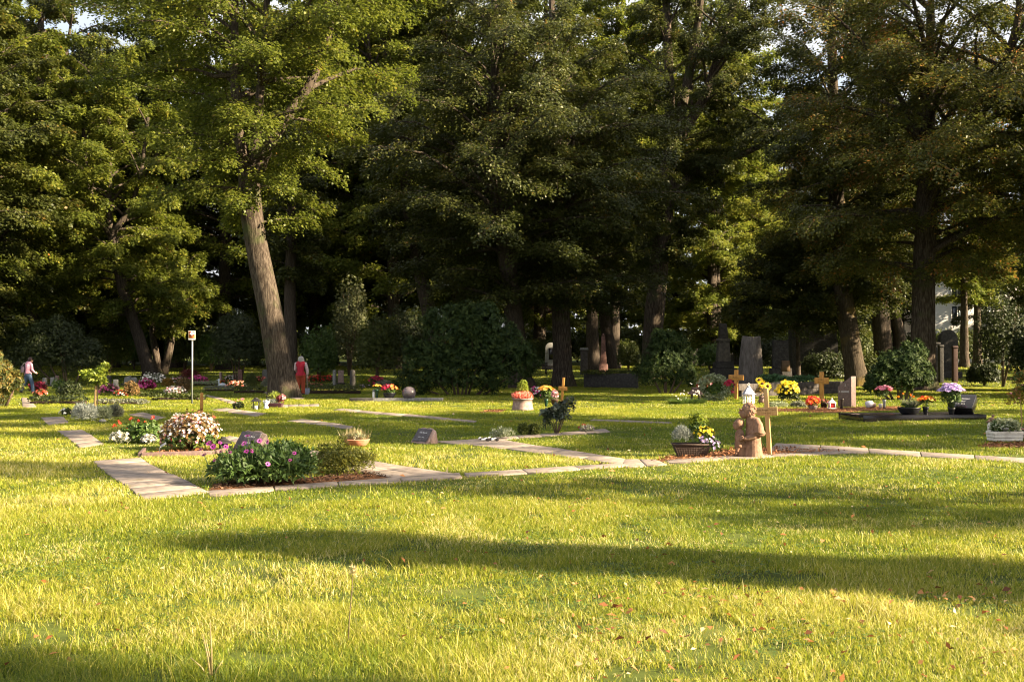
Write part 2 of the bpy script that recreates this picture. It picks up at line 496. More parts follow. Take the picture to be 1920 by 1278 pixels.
# ------------------------------------------------------------------ grass
grass_mat = foliage('grass_blade', [(0.0, (0.060, 0.098, 0.008)), (0.3, (0.14, 0.188, 0.012)), (0.55, (0.275, 0.285, 0.020)), (0.78, (0.43, 0.38, 0.085)), (1.0, (0.66, 0.57, 0.31))], trans=0.45, rough=0.5, spec=0.35, tcol=1.3)
def grass():
    rng = np.random.default_rng(5)
    Vs, T, count = [], [], 0
    zones = [(3.6, 7.0, 7600, 0.0040, 0.055), (7.0, 12.0, 4600, 0.0052, 0.048), (12.0, 20.0, 1500, 0.0085, 0.046), (20.0, 35.0, 800, 0.012, 0.042), (35.0, 60.0, 300, 0.019, 0.042), (60, 100, 50, 0.04, 0.05)]
    for d0, d1, dens, wd, ht in zones:
        hw = lambda d: 0.50 * d + 1.8
        A = (hw(d0) + hw(d1)) * (d1 - d0); N = int(A * dens)
        y = np.sqrt(rng.uniform(d0 ** 2, d1 ** 2, N)); x = rng.uniform(-1, 1, N) * hw(y)
        keep = np.ones(N, bool)
        for P in CLEAR:
            P = np.array(P); lo, hi = P.min(0), P.max(0)
            b = (x > lo[0]) & (x < hi[0]) & (y > lo[1] - 0.4) & (y < hi[1])
            idx = np.nonzero(b)[0]
            if len(idx):
                keep[idx] &= ~in_poly(x[idx], y[idx], P)
                e = min(0.28, 0.012 * d0)
                keep[idx] &= ~(in_poly(x[idx], y[idx] + e, P) & (rng.random(len(idx)) < 0.45))
        bare = vnoise(x, y, 0.5, 3) * 0.6 + vnoise(x, y, 0.17, 4) * 0.4
        keep &= rng.random(N) < np.clip((bare - 0.22) * 4.5, 0.12, 1)
        x, y = x[keep], y[keep]; N = len(x)
        n1 = vnoise(x, y, 1.9, 11); n2 = vnoise(x, y, 0.45, 12); n3 = vnoise(x, y, 6.0, 13)
        h = ht * (0.55 + 0.9 * n2) * rng.uniform(0.6, 1.35, N) * (0.8 + 0.5 * n1)
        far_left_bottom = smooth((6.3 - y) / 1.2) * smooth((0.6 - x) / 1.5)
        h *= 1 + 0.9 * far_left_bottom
        tall = rng.random(N) < 0.012
        h = np.where(tall, h * rng.uniform(1.4, 2.1, N), h)
        az = rng.uniform(0, 2 * PI, N)
        lean = h * rng.uniform(0.15, 1.25, N)
        laz = az + rng.normal(0, 0.6, N)
        wv = wd * rng.uniform(0.7, 1.35, N) / 2
        z = gz(x, y) - 0.004
        side = np.stack([np.cos(az + PI / 2), np.sin(az + PI / 2), np.zeros(N)], -1) * wv[:, None]
        ld = np.stack([np.cos(laz), np.sin(laz), np.zeros(N)], -1)
        p0 = np.stack([x, y, z], -1)
        p1 = p0 + ld * (lean * 0.35)[:, None]; p1[:, 2] += h * 0.58
        p2 = p0 + ld * lean[:, None]; p2[:, 2] += h * rng.choice([1.0, 0.85, 0.6, 0.35], N, p=[0.45, 0.25, 0.18, 0.12])
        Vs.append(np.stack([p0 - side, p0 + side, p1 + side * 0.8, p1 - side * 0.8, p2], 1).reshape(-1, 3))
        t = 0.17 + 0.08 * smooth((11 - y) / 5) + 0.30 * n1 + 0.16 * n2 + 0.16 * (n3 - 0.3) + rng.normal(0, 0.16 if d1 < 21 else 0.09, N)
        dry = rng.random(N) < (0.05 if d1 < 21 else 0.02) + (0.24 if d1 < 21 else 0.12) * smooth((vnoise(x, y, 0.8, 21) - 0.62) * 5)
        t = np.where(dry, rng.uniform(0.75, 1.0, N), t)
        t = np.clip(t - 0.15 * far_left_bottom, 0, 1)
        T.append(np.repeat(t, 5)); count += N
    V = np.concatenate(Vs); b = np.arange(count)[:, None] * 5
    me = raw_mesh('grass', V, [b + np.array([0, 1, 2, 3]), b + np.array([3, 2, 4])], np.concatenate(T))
    return tag(link('grass', me, grass_mat), kind='stuff')
grass()

clover_mat = foliage('clover_leaf', [(0, (0.030, 0.070, 0.012)), (0.6, (0.075, 0.135, 0.022)), (1, (0.16, 0.20, 0.04))], trans=0.3, rough=0.5)
def clover():
    rng = np.random.default_rng(31); mb = MB()
    for d0, d1, N in ((4.2, 8.0, 26000), (8.0, 15.0, 26000)):
        y = np.sqrt(rng.uniform(d0 ** 2, d1 ** 2, N)); x = rng.uniform(-1, 1, N) * (0.5 * y + 1.2)
        k = vnoise(x, y, 0.55, 41) * 0.55 + vnoise(x, y, 0.16, 42) * 0.45 > 0.60
        for P in CLEAR: k &= ~in_poly(x, y, np.array(P))
        x, y = x[k], y[k]; n = len(x)
        c = np.column_stack([x, y, gz(x, y) + rng.uniform(0.012, 0.038, n)])
        ph = rng.uniform(0, 6.28, n)
        for q in range(3):
            a = ph + q * 2.094
            d = np.column_stack([np.cos(a), np.sin(a), rng.uniform(-0.1, 0.35, n)])
            nn = rng.normal(0, 0.25, (n, 3)); nn[:, 2] += 1
            L = rng.uniform(0.010, 0.019, n) * (1.0 if d1 < 9 else 1.25)
            mb.leaves(c, d, nn, L, L * 0.9, rng.random(n), 0.1)
    return tag(mb.build('clover_leaves', clover_mat), kind='stuff')
clover()

dead_mat = foliage('dead_leaf', [(0, (0.10, 0.035, 0.015)), (0.5, (0.30, 0.11, 0.035)), (0.85, (0.48, 0.24, 0.09)), (1, (0.7, 0.55, 0.35))], trans=0.25, rough=0.7)
def fallen():
    rng = np.random.default_rng(77); mb = MB()
    for d0, d1, N, x0 in ((4.6, 7.5, 260, 0.1), (5.0, 12, 160, -1.0), (7.5, 14, 120, -0.2), (14, 30, 120, -1), (36, 56, 420, -0.1)):
        y = np.sqrt(rng.uniform(d0 ** 2, d1 ** 2, N)); x = rng.uniform(x0, 1.05, N) * 0.5 * y
        c = np.column_stack([x, y, gz(x, y) + rng.uniform(0.025, 0.055, N)])
        d = rng.normal(0, 1, (N, 3)); d[:, 2] *= 0.4
        n = rng.normal(0, 0.5, (N, 3)); n[:, 2] += 1
        L = rng.uniform(0.03, 0.07, N) * (1.0 if d1 < 30 else 1.5)
        mb.leaves(c, d, n, L, L * rng.uniform(0.4, 0.7, N), rng.random(N), 0.25)
    return tag(mb.build('fallen_leaves', dead_mat), kind='stuff')
fallen()
# ------------------------------------------------------------------ trees
bark = surf('bark', [(0.3, (0.016, 0.012, 0.009)), (0.48, (0.058, 0.044, 0.034)), (0.62, (0.11, 0.088, 0.068)), (0.8, (0.17, 0.14, 0.11))], 5.0, (3.2, 3.2, 0.55), rough=0.95, bump=1.0, detail=9, spec=0.1, dist=0.06, moss=((0.060, 0.068, 0.028), 0.9, 0.56))
bark_dark = surf('bark_dark', [(0.25, (0.022, 0.017, 0.013)), (0.5, (0.055, 0.043, 0.034)), (0.75, (0.10, 0.08, 0.062))], 5.0, (3.2, 3.2, 0.55), rough=0.95, bump=1.0, detail=9, spec=0.1, dist=0.06)
bark_moss = surf('bark_mossy', [(0.25, (0.022, 0.017, 0.012)), (0.5, (0.06, 0.047, 0.034)), (0.75, (0.11, 0.09, 0.062))], 5.0, (3.2, 3.2, 0.55), rough=0.95, bump=1.0, detail=9, spec=0.1, dist=0.06, moss=((0.16, 0.11, 0.025), 0.8, 0.55))
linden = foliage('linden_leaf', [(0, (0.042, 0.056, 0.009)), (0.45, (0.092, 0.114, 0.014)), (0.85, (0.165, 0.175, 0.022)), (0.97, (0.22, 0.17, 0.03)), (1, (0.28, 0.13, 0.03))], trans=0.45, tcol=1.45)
shade_leaf = foliage('shaded_leaf', [(0, (0.026, 0.036, 0.008)), (0.5, (0.052, 0.062, 0.011)), (0.9, (0.092, 0.094, 0.016)), (1, (0.20, 0.10, 0.02))], trans=0.34, tcol=1.2)  # darker leaf for trees of the dim wood, their shade put into the colour
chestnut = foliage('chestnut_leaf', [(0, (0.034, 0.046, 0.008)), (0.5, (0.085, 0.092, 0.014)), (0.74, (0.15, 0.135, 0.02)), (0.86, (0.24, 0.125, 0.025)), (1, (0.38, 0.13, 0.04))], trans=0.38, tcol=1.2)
bright = foliage('backlit_lime_leaf', [(0, (0.075, 0.105, 0.015)), (0.5, (0.14, 0.165, 0.022)), (0.9, (0.22, 0.21, 0.03)), (1, (0.30, 0.20, 0.04))], trans=0.45, tcol=1.3)  # yellower leaf, the backlight of the far trees put into its colour

def px_axis(base, d, pts):
    """trunk line drawn in photo pixels (x, y, half width) -> metres from the base at depth d"""
    P = np.array([[(p[0] - CX) / F_PX * d - base.x, (p[3] if len(p) > 3 else 0.0), zpix(p[1], d) - base.z] for p in pts])
    R = np.array([p[2] / F_PX * d for p in pts])
    return P, R

def resample(P, R, n):
    L = np.concatenate([[0], np.cumsum(np.linalg.norm(np.diff(P, axis=0), axis=1))])
    t = np.linspace(0, L[-1], n)
    Q = np.stack([np.interp(t, L, P[:, k]) for k in range(3)], -1); S = np.interp(t, L, R)
    for _ in range(2):
        Q[1:-1] = (Q[:-2] + 2 * Q[1:-1] + Q[2:]) / 4
    return Q, S

def trunk_tube(mb, P, R, rng, n=16, flare=True):
    L = np.linalg.norm(np.diff(P, axis=0), axis=1).sum()
    Q, S = resample(P, R, max(8, int(L / 0.45)))
    m = len(Q); a = np.arange(n) * 2 * PI / n
    T = nrm(np.gradient(Q, axis=0)); V = []
    ph = rng.uniform(0, 6, 3)
    for i in range(m):
        x = nrm(np.cross(T[i], [0, 1, 0.001])); y = nrm(np.cross(x, T[i]))
        h = max(0.0, Q[i][2])
        r = S[i] * (1 + 0.05 * np.sin(3 * a + ph[0] + 0.3 * h) + 0.035 * np.sin(5 * a + ph[1] - 0.5 * h) + rng.normal(0, 0.012, n))
        if flare:
            r = r * (1 + np.exp(-h / 0.45) * (0.35 + 0.30 * np.sin(5 * a + ph[2]) + 0.12 * np.sin(8 * a + ph[1])))
        V.append(Q[i] + r[:, None] * (np.cos(a)[:, None] * x + np.sin(a)[:, None] * y))
    if flare: V[0] = V[0] - np.array([0, 0, 0.25])
    V = np.concatenate(V)
    i, j = np.meshgrid(np.arange(m - 1), np.arange(n), indexing='ij'); k = (j + 1) % n
    mb.add(V, [np.stack([i * n + j, i * n + k, (i + 1) * n + k, (i + 1) * n + j], -1).reshape(-1, 4)])
    return Q, S

def gen_tree(seed, axes, env, nb=46, nsub=9, leaves=70000, L=0.14, droop=0.30, asp=0.72, spread=0.24, zvar=0.16, up=0.9, sun_side=None, lean_dir=None):
    """axes: [(points, radii)], the first the trunk; env: [(height, reach)]"""
    rng = np.random.default_rng(seed)
    tm, cm = MB(), MB(); A = []
    for q, (P, R) in enumerate(axes):
        A.append(trunk_tube(tm, P, R, rng, 16 if q == 0 else 9, q == 0))
    ez, er = np.array([e[0] for e in env]), np.array([e[1] for e in env])
    subs = []
    top = max(a[0][:, 2].max() for a in A)
    for b in range(nb):
        u = (b + rng.random()) / nb
        zt = ez[0] + (ez[-1] - ez[0]) * u
        R = np.interp(zt, ez, er) * rng.uniform(0.68, 1.1)
        az = b * 2.39996 + rng.uniform(-0.4, 0.4)
        if lean_dir is not None: R *= 1 + 0.3 * math.cos(az - lean_dir)
        z0 = min(zt + R * (0.10 + rng.uniform(-0.2, 0.25) - up * u), top - 0.5)
        cand = [k for k in range(len(A)) if A[k][0][0, 2] - 0.3 <= z0 <= A[k][0][-1, 2]]
        if not cand: cand = [int(np.argmin([abs(a[0][-1, 2] - z0) for a in A]))]
        if len(cand) > 1 and 0 in cand and z0 > A[0][0][-1, 2] * 0.9: cand.remove(0)
        k = cand[rng.integers(len(cand))]
        i = int(np.argmin(np.abs(A[k][0][:, 2] - z0))); P0 = A[k][0][i].copy()
        h = np.array([math.cos(az), math.sin(az), 0])
        P2 = P0 + h * R; P2[2] = zt
        P1 = P0 + h * R * 0.5; P1[2] = max(P0[2], zt) + rng.uniform(0.0, 0.2) * R
        t = np.linspace(0, 1, 8)[:, None]
        B = (1 - t) ** 2 * P0 + 2 * t * (1 - t) * P1 + t ** 2 * P2
        B[1:-1] += rng.normal(0, 0.04 * R / 4, (6, 3))
        r0 = min(0.016 * R + 0.02, A[k][1][i] * 0.6)
        tm.tube(B, np.linspace(r0, 0.012, 8), 6, cap=False)
        for s in range(nsub):
            tt = 0.22 + 0.78 * (s + rng.random()) / nsub
            j = tt * 7; f = min(6, int(j)); S0 = B[f] + (B[f + 1] - B[f]) * (j - f)
            side = 1 if s % 2 else -1
            ang = az + side * rng.uniform(0.5, 1.25) * (1.15 - 0.8 * tt)
            ln = max(0.7, R * rng.uniform(0.20, 0.42) * (1.25 - 0.6 * tt))
            sd = np.array([math.cos(ang), math.sin(ang), rng.uniform(-0.30, 0.42)])
            subs.append((S0, sd, ln, rng.random()))
            E = S0 + sd * ln - np.array([0, 0, droop * ln * 0.7])
            M = S0 + sd * ln * 0.55 - np.array([0, 0, droop * ln * 0.12])
            tm.tube([S0, M, E], [0.016, 0.011, 0.005], 3, cap=False)
    tot = sum(s[2] for s in subs)
    C, D, N, T = [], [], [], []
    for S0, sd, ln, ct in subs:
        n = max(20, int(leaves * ln / tot))
        s = rng.random(n) ** 0.75
        perp = np.array([-sd[1], sd[0], 0]); perp = perp / np.linalg.norm(perp)
        w = rng.normal(0, 1, n) * spread * (0.6 + 0.5 * ln) * (1.15 - 0.6 * s)
        c = S0 + sd * (s * ln)[:, None] + perp * w[:, None]
        c[:, 2] += -droop * ln * s ** 2 - 0.35 * np.abs(w) * droop * 2 + rng.normal(0, zvar, n)
        d = sd * 0.7 + perp * (np.sign(w) * 0.6)[:, None] + rng.normal(0, 0.35, (n, 3)); d[:, 2] -= 0.45
        nn = rng.normal(0, 0.42, (n, 3)); nn[:, 2] += 1.0; nn += sd * 0.35
        C.append(c); D.append(d); N.append(nn)
        T.append(np.clip(0.45 * ct + 0.52 * rng.random(n) + rng.normal(0, 0.05, n), 0, 1))
    C, D, N, T = map(np.concatenate, (C, D, N, T))
    LL = L * rng.uniform(0.7, 1.25, len(C))
    cm.leaves(C, D, N, LL, LL * asp, T)
    return tm.mesh('trunk', True), cm.mesh('crown')

def make_tree(name, label, cat, base, meshes, bark_m, leaf_m, group=None):
    t = thing(name, label, cat, base, 0, group)
    link('trunk', meshes[0], bark_m, t); link('crown', meshes[1], leaf_m, t)
    return t

# the leaning linden at the left
b1 = px_at(535, 44.0)
T1 = [px_axis(b1, 44, [(536, 748, 25), (529, 705, 24), (514, 620, 22.5), (498, 540, 21.5), (482, 470, 21), (470, 400, 20), (466, 335, 19), (463, 310, 16)]),
      px_axis(b1, 44, [(462, 335, 15), (450, 270, 12), (441, 190, 10), (433, 90, 8, 0.4), (428, -80, 4, 0.8)]),
      px_axis(b1, 44, [(470, 335, 14), (478, 270, 10), (489, 180, 8, -0.3), (500, 60, 6, -0.5), (508, -90, 3, -0.6)]),
      px_axis(b1, 44, [(476, 335, 14), (502, 270, 11), (542, 205, 10, 0.2), (580, 150, 8, 0.4), (612, 60, 6, 0.6), (632, -80, 3, 0.8)])]
make_tree('linden_tree', 'big linden with a thick leaning trunk behind the red waistcoat person, crown sunlit', 'tree', b1,
          gen_tree(11, T1, [(7.2, 2.4), (8.4, 3.8), (10, 4.8), (13, 5.8), (17, 6.6), (21, 6.0), (25, 2.5)], 76, 11, 130000, 0.135), bark, linden)

# the dark slender tree left of it
b2 = px_at(280, 72.0)
T2 = [px_axis(b2, 72, [(283, 706, 12), (268, 655, 11), (250, 600, 10), (235, 560, 10), (222, 505, 10), (212, 455, 9), (207, 435, 9)]),
      px_axis(b2, 72, [(206, 440, 7), (185, 410, 6), (168, 370, 5), (158, 300, 4), (150, 200, 3)]),
      px_axis(b2, 72, [(206, 440, 7), (202, 390, 5), (204, 320, 4), (200, 200, 3)]),
      px_axis(b2, 72, [(208, 440, 7), (226, 415, 6), (244, 390, 5), (262, 330, 4), (275, 220, 3)])]
make_tree('slender_tree', 'slender dark tree forking into three above the flower graves at left', 'tree', b2,
          gen_tree(12, T2, [(3.6, 3.4), (6, 4.8), (9, 5.4), (13, 5.8), (18, 5.2), (23, 2.2)], 64, 9, 110000, 0.17), bark_dark, linden)
b2b = px_at(302, 76.0)
T2b = [px_axis(b2b, 76, [(304, 712, 10), (300, 690, 9), (292, 665, 7), (286, 630, 6), (280, 560, 4)]),
       px_axis(b2b, 76, [(305, 705, 9), (310, 685, 8), (319, 660, 7), (322, 625, 6), (326, 560, 4)])]
make_tree('forked_tree', 'low forked trunk with a sunlit side left of the sign post', 'tree', b2b,
          gen_tree(13, T2b, [(3.0, 2.6), (5, 3.4), (7, 3.2), (9, 1.6)], 26, 8, 26000, 0.16), bark, linden)

def straight(h, r, lean=(0, 0), fork=None, rng=None):
    rng = rng or np.random.default_rng(int(h * 10))
    z = np.linspace(0, h, 9); k = z / h
    P = np.stack([lean[0] * k + rng.normal(0, 0.10, 9) * k, lean[1] * k + rng.normal(0, 0.10, 9) * k, z], -1); P[0] = (0, 0, 0)
    R = r * (1 - 0.82 * k ** 1.1)
    ax = [(P, R)]
    if fork:
        for a, zf, tilt in fork:
            i = int(np.argmin(abs(z - zf))); q = np.linspace(0, 1, 6)[:, None]
            e = P[i] + np.array([math.cos(a) * tilt, math.sin(a) * tilt, (h - zf) * 0.9])
            m = P[i] + np.array([math.cos(a) * tilt * 0.6, math.sin(a) * tilt * 0.6, (h - zf) * 0.35])
            Q = (1 - q) ** 2 * P[i] + 2 * q * (1 - q) * m + q * q * e
            ax.append((Q, R[i] * 0.7 * (1 - 0.85 * q[:, 0])))
    return ax

# the two dark trunks in the middle
b4 = px_at(976, 58.0)
T4 = [px_axis(b4, 58, [(978, 740, 20), (972, 690, 19), (966, 620, 18), (957, 540, 16), (946, 450, 16), (935, 330, 12), (928, 150, 8), (925, -60, 4)])]
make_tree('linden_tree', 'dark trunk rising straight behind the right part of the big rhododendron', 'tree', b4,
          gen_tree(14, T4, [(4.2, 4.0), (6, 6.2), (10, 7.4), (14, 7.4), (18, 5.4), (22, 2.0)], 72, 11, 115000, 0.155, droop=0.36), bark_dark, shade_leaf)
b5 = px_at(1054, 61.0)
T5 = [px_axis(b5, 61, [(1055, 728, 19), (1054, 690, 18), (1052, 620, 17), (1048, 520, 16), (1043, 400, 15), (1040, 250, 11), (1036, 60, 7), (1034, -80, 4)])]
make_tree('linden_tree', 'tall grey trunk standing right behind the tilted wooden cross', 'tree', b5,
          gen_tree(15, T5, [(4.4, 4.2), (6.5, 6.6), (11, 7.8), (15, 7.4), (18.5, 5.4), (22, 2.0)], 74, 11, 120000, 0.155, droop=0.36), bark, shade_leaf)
# multi-stemmed tree with the sky behind
b7 = px_at(1222, 72.0)
T7 = [px_axis(b7, 72, [(1218, 712, 18), (1226, 600, 18), (1238, 480, 18), (1252, 340, 17), (1262, 240, 15)]),
      px_axis(b7, 72, [(1260, 260, 11), (1256, 150, 9), (1250, 0, 7), (1246, -100, 5)]),
      px_axis(b7, 72, [(1264, 260, 11), (1290, 160, 9), (1312, 40, 7), (1325, -90, 5)]),
      px_axis(b7, 72, [(1266, 270, 11), (1320, 190, 9), (1362, 70, 7), (1395, -60, 5)]),
      px_axis(b7, 72, [(1262, 360, 9), (1310, 318, 8), (1370, 300, 7), (1440, 268, 5), (1490, 230, 3)])]
make_tree('maple_tree', 'tall tree splitting into several dark stems with bright sky between them', 'tree', b7,
          gen_tree(17, T7, [(7.5, 1.8), (10, 2.6), (13, 3.2), (17, 5.4), (21, 5.8), (26, 4.6), (30, 2)], 84, 9, 120000, 0.17), bark, shade_leaf)
# trees on the right
b8 = px_at(1598, 61.0)
T8 = [px_axis(b8, 61, [(1606, 716, 19), (1598, 670, 18), (1588, 600, 17), (1578, 530, 16), (1572, 420, 14), (1566, 260, 12), (1562, 60, 7)])]
make_tree('mossy_tree', 'trunk with a yellow mossy flank at its foot behind the pale stele', 'tree', b8,
          gen_tree(18, T8, [(4.8, 2.8), (7, 4.2), (12, 5.0), (17, 5.0), (24, 2.6)], 60, 10, 90000, 0.16, droop=0.36), bark_moss, shade_leaf)
b9 = px_at(1655, 70.0)
T9 = [px_axis(b9, 70, [(1662, 705, 18), (1655, 650, 17), (1648, 560, 17), (1642, 460, 14), (1640, 300, 9)]),
      px_axis(b9, 70, [(1672, 690, 14), (1690, 640, 12), (1672, 570, 11), (1664, 470, 9), (1660, 300, 6)])]
make_tree('twin_trunk_tree', 'pair of dark trunks close together behind the right rhododendron', 'tree', b9,
          gen_tree(19, T9, [(5.0, 3.2), (8, 4.6), (12, 5.2), (18, 5.0), (25, 2.4)], 60, 10, 100000, 0.17), bark_dark, shade_leaf)
b10 = px_at(1729, 54.0)
T10 = [px_axis(b10, 54, [(1730, 735, 23), (1730, 690, 22), (1731, 600, 21), (1733, 500, 20), (1738, 400, 19), (1742, 260, 14), (1748, 100, 9), (1752, -80, 4)]),
       px_axis(b10, 54, [(1736, 420, 11), (1780, 300, 9, -0.8), (1850, 180, 8, -1.4), (1880, 60, 6, -2), (1880, -60, 4, -2)])]
make_tree('chestnut_tree', 'stout chestnut at right with rust tinged leaves over the lilac flowers', 'tree', b10,
          gen_tree(20, T10, [(5.4, 4.6), (7, 7.4), (10, 9.4), (14, 9.4), (19, 8.4), (25, 3)], 92, 12, 210000, 0.165, droop=0.42, asp=0.55), bark, chestnut)
for q, (px, d, lab) in enumerate(((1808, 92.0, 'left one of two thin sunlit trunks before the white house'), (1832, 95.0, 'right one of two thin sunlit trunks before the white house'))):
    b = px_at(px, d)
    make_tree('thin_tree', lab, 'tree', b, gen_tree(31 + q, straight(15, 0.38), [(5.5, 2.0), (8, 3.4), (11, 3.4), (15, 1.4)], 24, 8, 22000, 0.19), bark, bright, 'thin trees before the white house')
# staked young tree with wide dark crown
b14 = px_at(1497, 64.0)
make_tree('young_tree', 'young tree with a thin straight grey trunk and low spreading dark crown', 'tree', b14,
          gen_tree(33, straight(8.5, 0.14), [(3.1, 3.6), (4, 5.0), (5, 5.2), (6.5, 4.4), (9, 1.8)], 54, 10, 80000, 0.15, droop=0.2), bark, shade_leaf)
b6 = px_at(826, 66.0)
T6 = [px_axis(b6, 66, [(834, 720, 16), (818, 640, 15), (800, 560, 14), (782, 480, 13), (766, 400, 11), (750, 250, 8)])]
make_tree('leaning_tree', 'dark trunk leaning left behind the big rhododendron', 'tree', b6,
          gen_tree(34, T6, [(6.4, 1.8), (10, 2.8), (14, 2.8), (17, 1.2)], 34, 9, 32000, 0.17), bark_dark, shade_leaf)
b3 = px_at(547, 62.0)
T3 = [px_axis(b3, 62, [(548, 728, 13), (546, 660, 12), (543, 560, 11), (545, 440, 9), (548, 300, 6)])]
make_tree('straight_tree', 'thin dark trunk partly hidden behind the leaning linden', 'tree', b3,
          gen_tree(35, T3, [(5.6, 1.6), (9, 2.4), (13, 2.2), (16, 1.0)], 30, 9, 24000, 0.17), bark_dark, shade_leaf)
for px, d, ln, lab, sd in ((1112, 84.0, -0.1, 'dark trunk just left of the red stone obelisk', 36), (1148, 88.0, -1.6, 'leaning trunk just right of the red stone obelisk', 37)):
    b = px_at(px, d)
    make_tree('wood_tree', lab, 'tree', b, gen_tree(sd, straight(17, 0.55, (ln * 1.6, 0)), [(5, 3.4), (8, 5.0), (12, 5.2), (17, 2.5)], 36, 8, 42000, 0.18), bark_dark, shade_leaf)

# the wood behind: four kinds, set out one by one
KIND = []
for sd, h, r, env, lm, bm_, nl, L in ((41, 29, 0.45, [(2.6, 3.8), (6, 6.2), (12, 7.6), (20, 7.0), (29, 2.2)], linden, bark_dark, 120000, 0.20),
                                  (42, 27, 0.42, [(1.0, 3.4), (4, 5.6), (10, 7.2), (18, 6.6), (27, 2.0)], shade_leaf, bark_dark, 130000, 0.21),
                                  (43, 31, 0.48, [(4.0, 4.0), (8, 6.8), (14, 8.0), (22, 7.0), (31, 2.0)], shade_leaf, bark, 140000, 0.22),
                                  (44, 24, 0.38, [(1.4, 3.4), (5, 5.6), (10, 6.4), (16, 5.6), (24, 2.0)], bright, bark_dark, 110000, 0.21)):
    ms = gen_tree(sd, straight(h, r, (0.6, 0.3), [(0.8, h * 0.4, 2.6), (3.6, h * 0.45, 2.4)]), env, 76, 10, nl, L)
    KIND.append((ms, bm_, lm))
WOOD = [  # photo column, depth, kind, turn, size, label, group
    *[(px, d, k, 'tall tree in the shaded wood behind the flower graves', 'trees of the wood at left') for px, d, k in
      ((-150, 64, 1), (-60, 88, 0), (-30, 70, 0), (95, 112, 2), (180, 104, 0), (255, 124, 2), (60, 84, 2), (130, 96, 0), (215, 92, 1), (330, 90, 2), (420, 84, 0), (480, 104, 3), (20, 106, 3), (-110, 98, 2), (300, 116, 3), (590, 94, 0), (170, 118, 2))],
    *[(px, d, k, 'tall tree in the dark wood behind the middle trunks', 'trees of the wood in the middle') for px, d, k in
      ((690, 98, 2), (740, 86, 0), (795, 104, 0), (620, 100, 0), (860, 90, 2), (1010, 96, 0), (560, 122, 2), (930, 120, 3))],
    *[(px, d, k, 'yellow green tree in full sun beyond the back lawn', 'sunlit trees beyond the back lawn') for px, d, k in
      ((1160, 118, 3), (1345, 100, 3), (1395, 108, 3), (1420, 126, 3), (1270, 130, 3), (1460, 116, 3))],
    *[(px, d, k, 'tall tree in the wood behind the stone monuments at right', 'trees of the wood at right') for px, d, k in
      ((1560, 120, 1), (1690, 124, 2), (1920, 112, 1), (2060, 78, 0))]]
rnd = random.Random(4)
first = {}
for px, d, k, lab, grp in WOOD:
    p = px_at(px, d)
    if k not in first:
        first[k] = make_tree('wood_tree', lab, 'tree', p, *KIND[k], group=grp)
    else:
        copy_thing(first[k], lab, p, rnd.uniform(0, 6.28), rnd.uniform(1.2, 1.36) if 'middle' in lab else rnd.uniform(0.98, 1.2), grp)

# unseen trees right of the lawn, placed for the shadows they cast
cyp = gen_tree(51, straight(12.5, 0.22), [(0.4, 1.1), (2, 0.95), (6, 0.66), (10, 0.45), (12.4, 0.15)], 60, 6, 36000, 0.17, droop=0.1, up=0.6)
loose = gen_tree(52, straight(16, 0.2), [(2.0, 1.0), (6, 1.0), (11, 0.8), (16, 0.3)], 46, 5, 7000, 0.17, droop=0.2, up=0.6)
high = gen_tree(53, straight(20, 0.2), [(13.4, 0.9), (15, 1.5), (17.5, 1.4), (20, 0.6)], 36, 7, 20000, 0.18)
RIGHT = 'unseen trees placed for their shade right of the lawn'
make_tree('columnar_tree', 'slim column shaped tree right of the lawn', 'tree', (22, 2.4, 0), cyp, bark_dark, shade_leaf)
make_tree('airy_tree', 'thin loose tree right of the lawn', 'tree', (22, 7.0, 0), loose, bark_dark, linden)
make_tree('high_crowned_tree', 'tree with a bare lower trunk right of the lawn', 'tree', (26, -4.2, 0), high, bark_dark, linden)
tall = gen_tree(54, straight(27, 0.4, (0.5, 0)), [(12.5, 3.6), (15, 5.4), (20, 5.6), (27, 2.0)], 60, 10, 90000, 0.19)  # crown set high so unseen copies shade the far lawn, not the nearer stones
make_tree('tall_tree', 'very tall unseen tree with a long bare trunk right of the lawn, added to shade its far part', 'tree', (26, 38.5, 0), tall, bark_dark, linden)
for x, y, k, s in ((28, 17.4, 0, 0.84), (30, 26.4, 3, 0.45), (27.5, 44.6, 3, 0.60), (30.5, 51.4, 3, 0.46), (40, 68.4, 1, 0.6)):  # out of view, added to shade the lawn, stump, chestnut trunk and stepped monument
    copy_thing(first[k], 'unseen leafy tree right of the lawn, placed for the shade it throws', Vector((x, y, 0)), x * 1.7, s, RIGHT)
col_ = [o for o in COL.objects if o.name == 'columnar_tree'][0]
air_ = [o for o in COL.objects if o.name == 'airy_tree'][0]
copy_thing(col_, 'short column shaped tree right of the lawn nearest to the camera', Vector((22, 1.2, 0)), 1.0, 0.76)
copy_thing(air_, 'short loose tree right of the lawn between two taller ones', Vector((22, 5.4, 0)), 2.0, (0.9, 0.9, 0.62))
tl_ = [o for o in COL.objects if o.name == 'tall_tree'][0]
copy_thing(tl_, 'unseen tall tree with a long bare trunk right of the lawn, added for shade, nearer than the others', Vector((26, 35.8, 0)), 2.2, (0.8, 0.8, 0.82))
copy_thing(tl_, 'unseen tall tree with a long bare trunk right of the lawn, added for shade, farther than the others', Vector((29, 50.5, 0)), 4.0, (0.95, 0.95, 0.66))
for px, d, sc, lab in ((1335, 100, 1.3, 'very tall tree behind the stems of the many stemmed tree'), (1150, 96, 1.3, 'very tall tree rising behind the grey trunk and the many stemmed tree'), (735, 92, 1.28, 'very tall tree rising over the wood left of the middle')):
    copy_thing(tl_, lab, px_at(px, d), px * 0.7, sc)
col_.scale = (0.72, 0.72, 1.0)
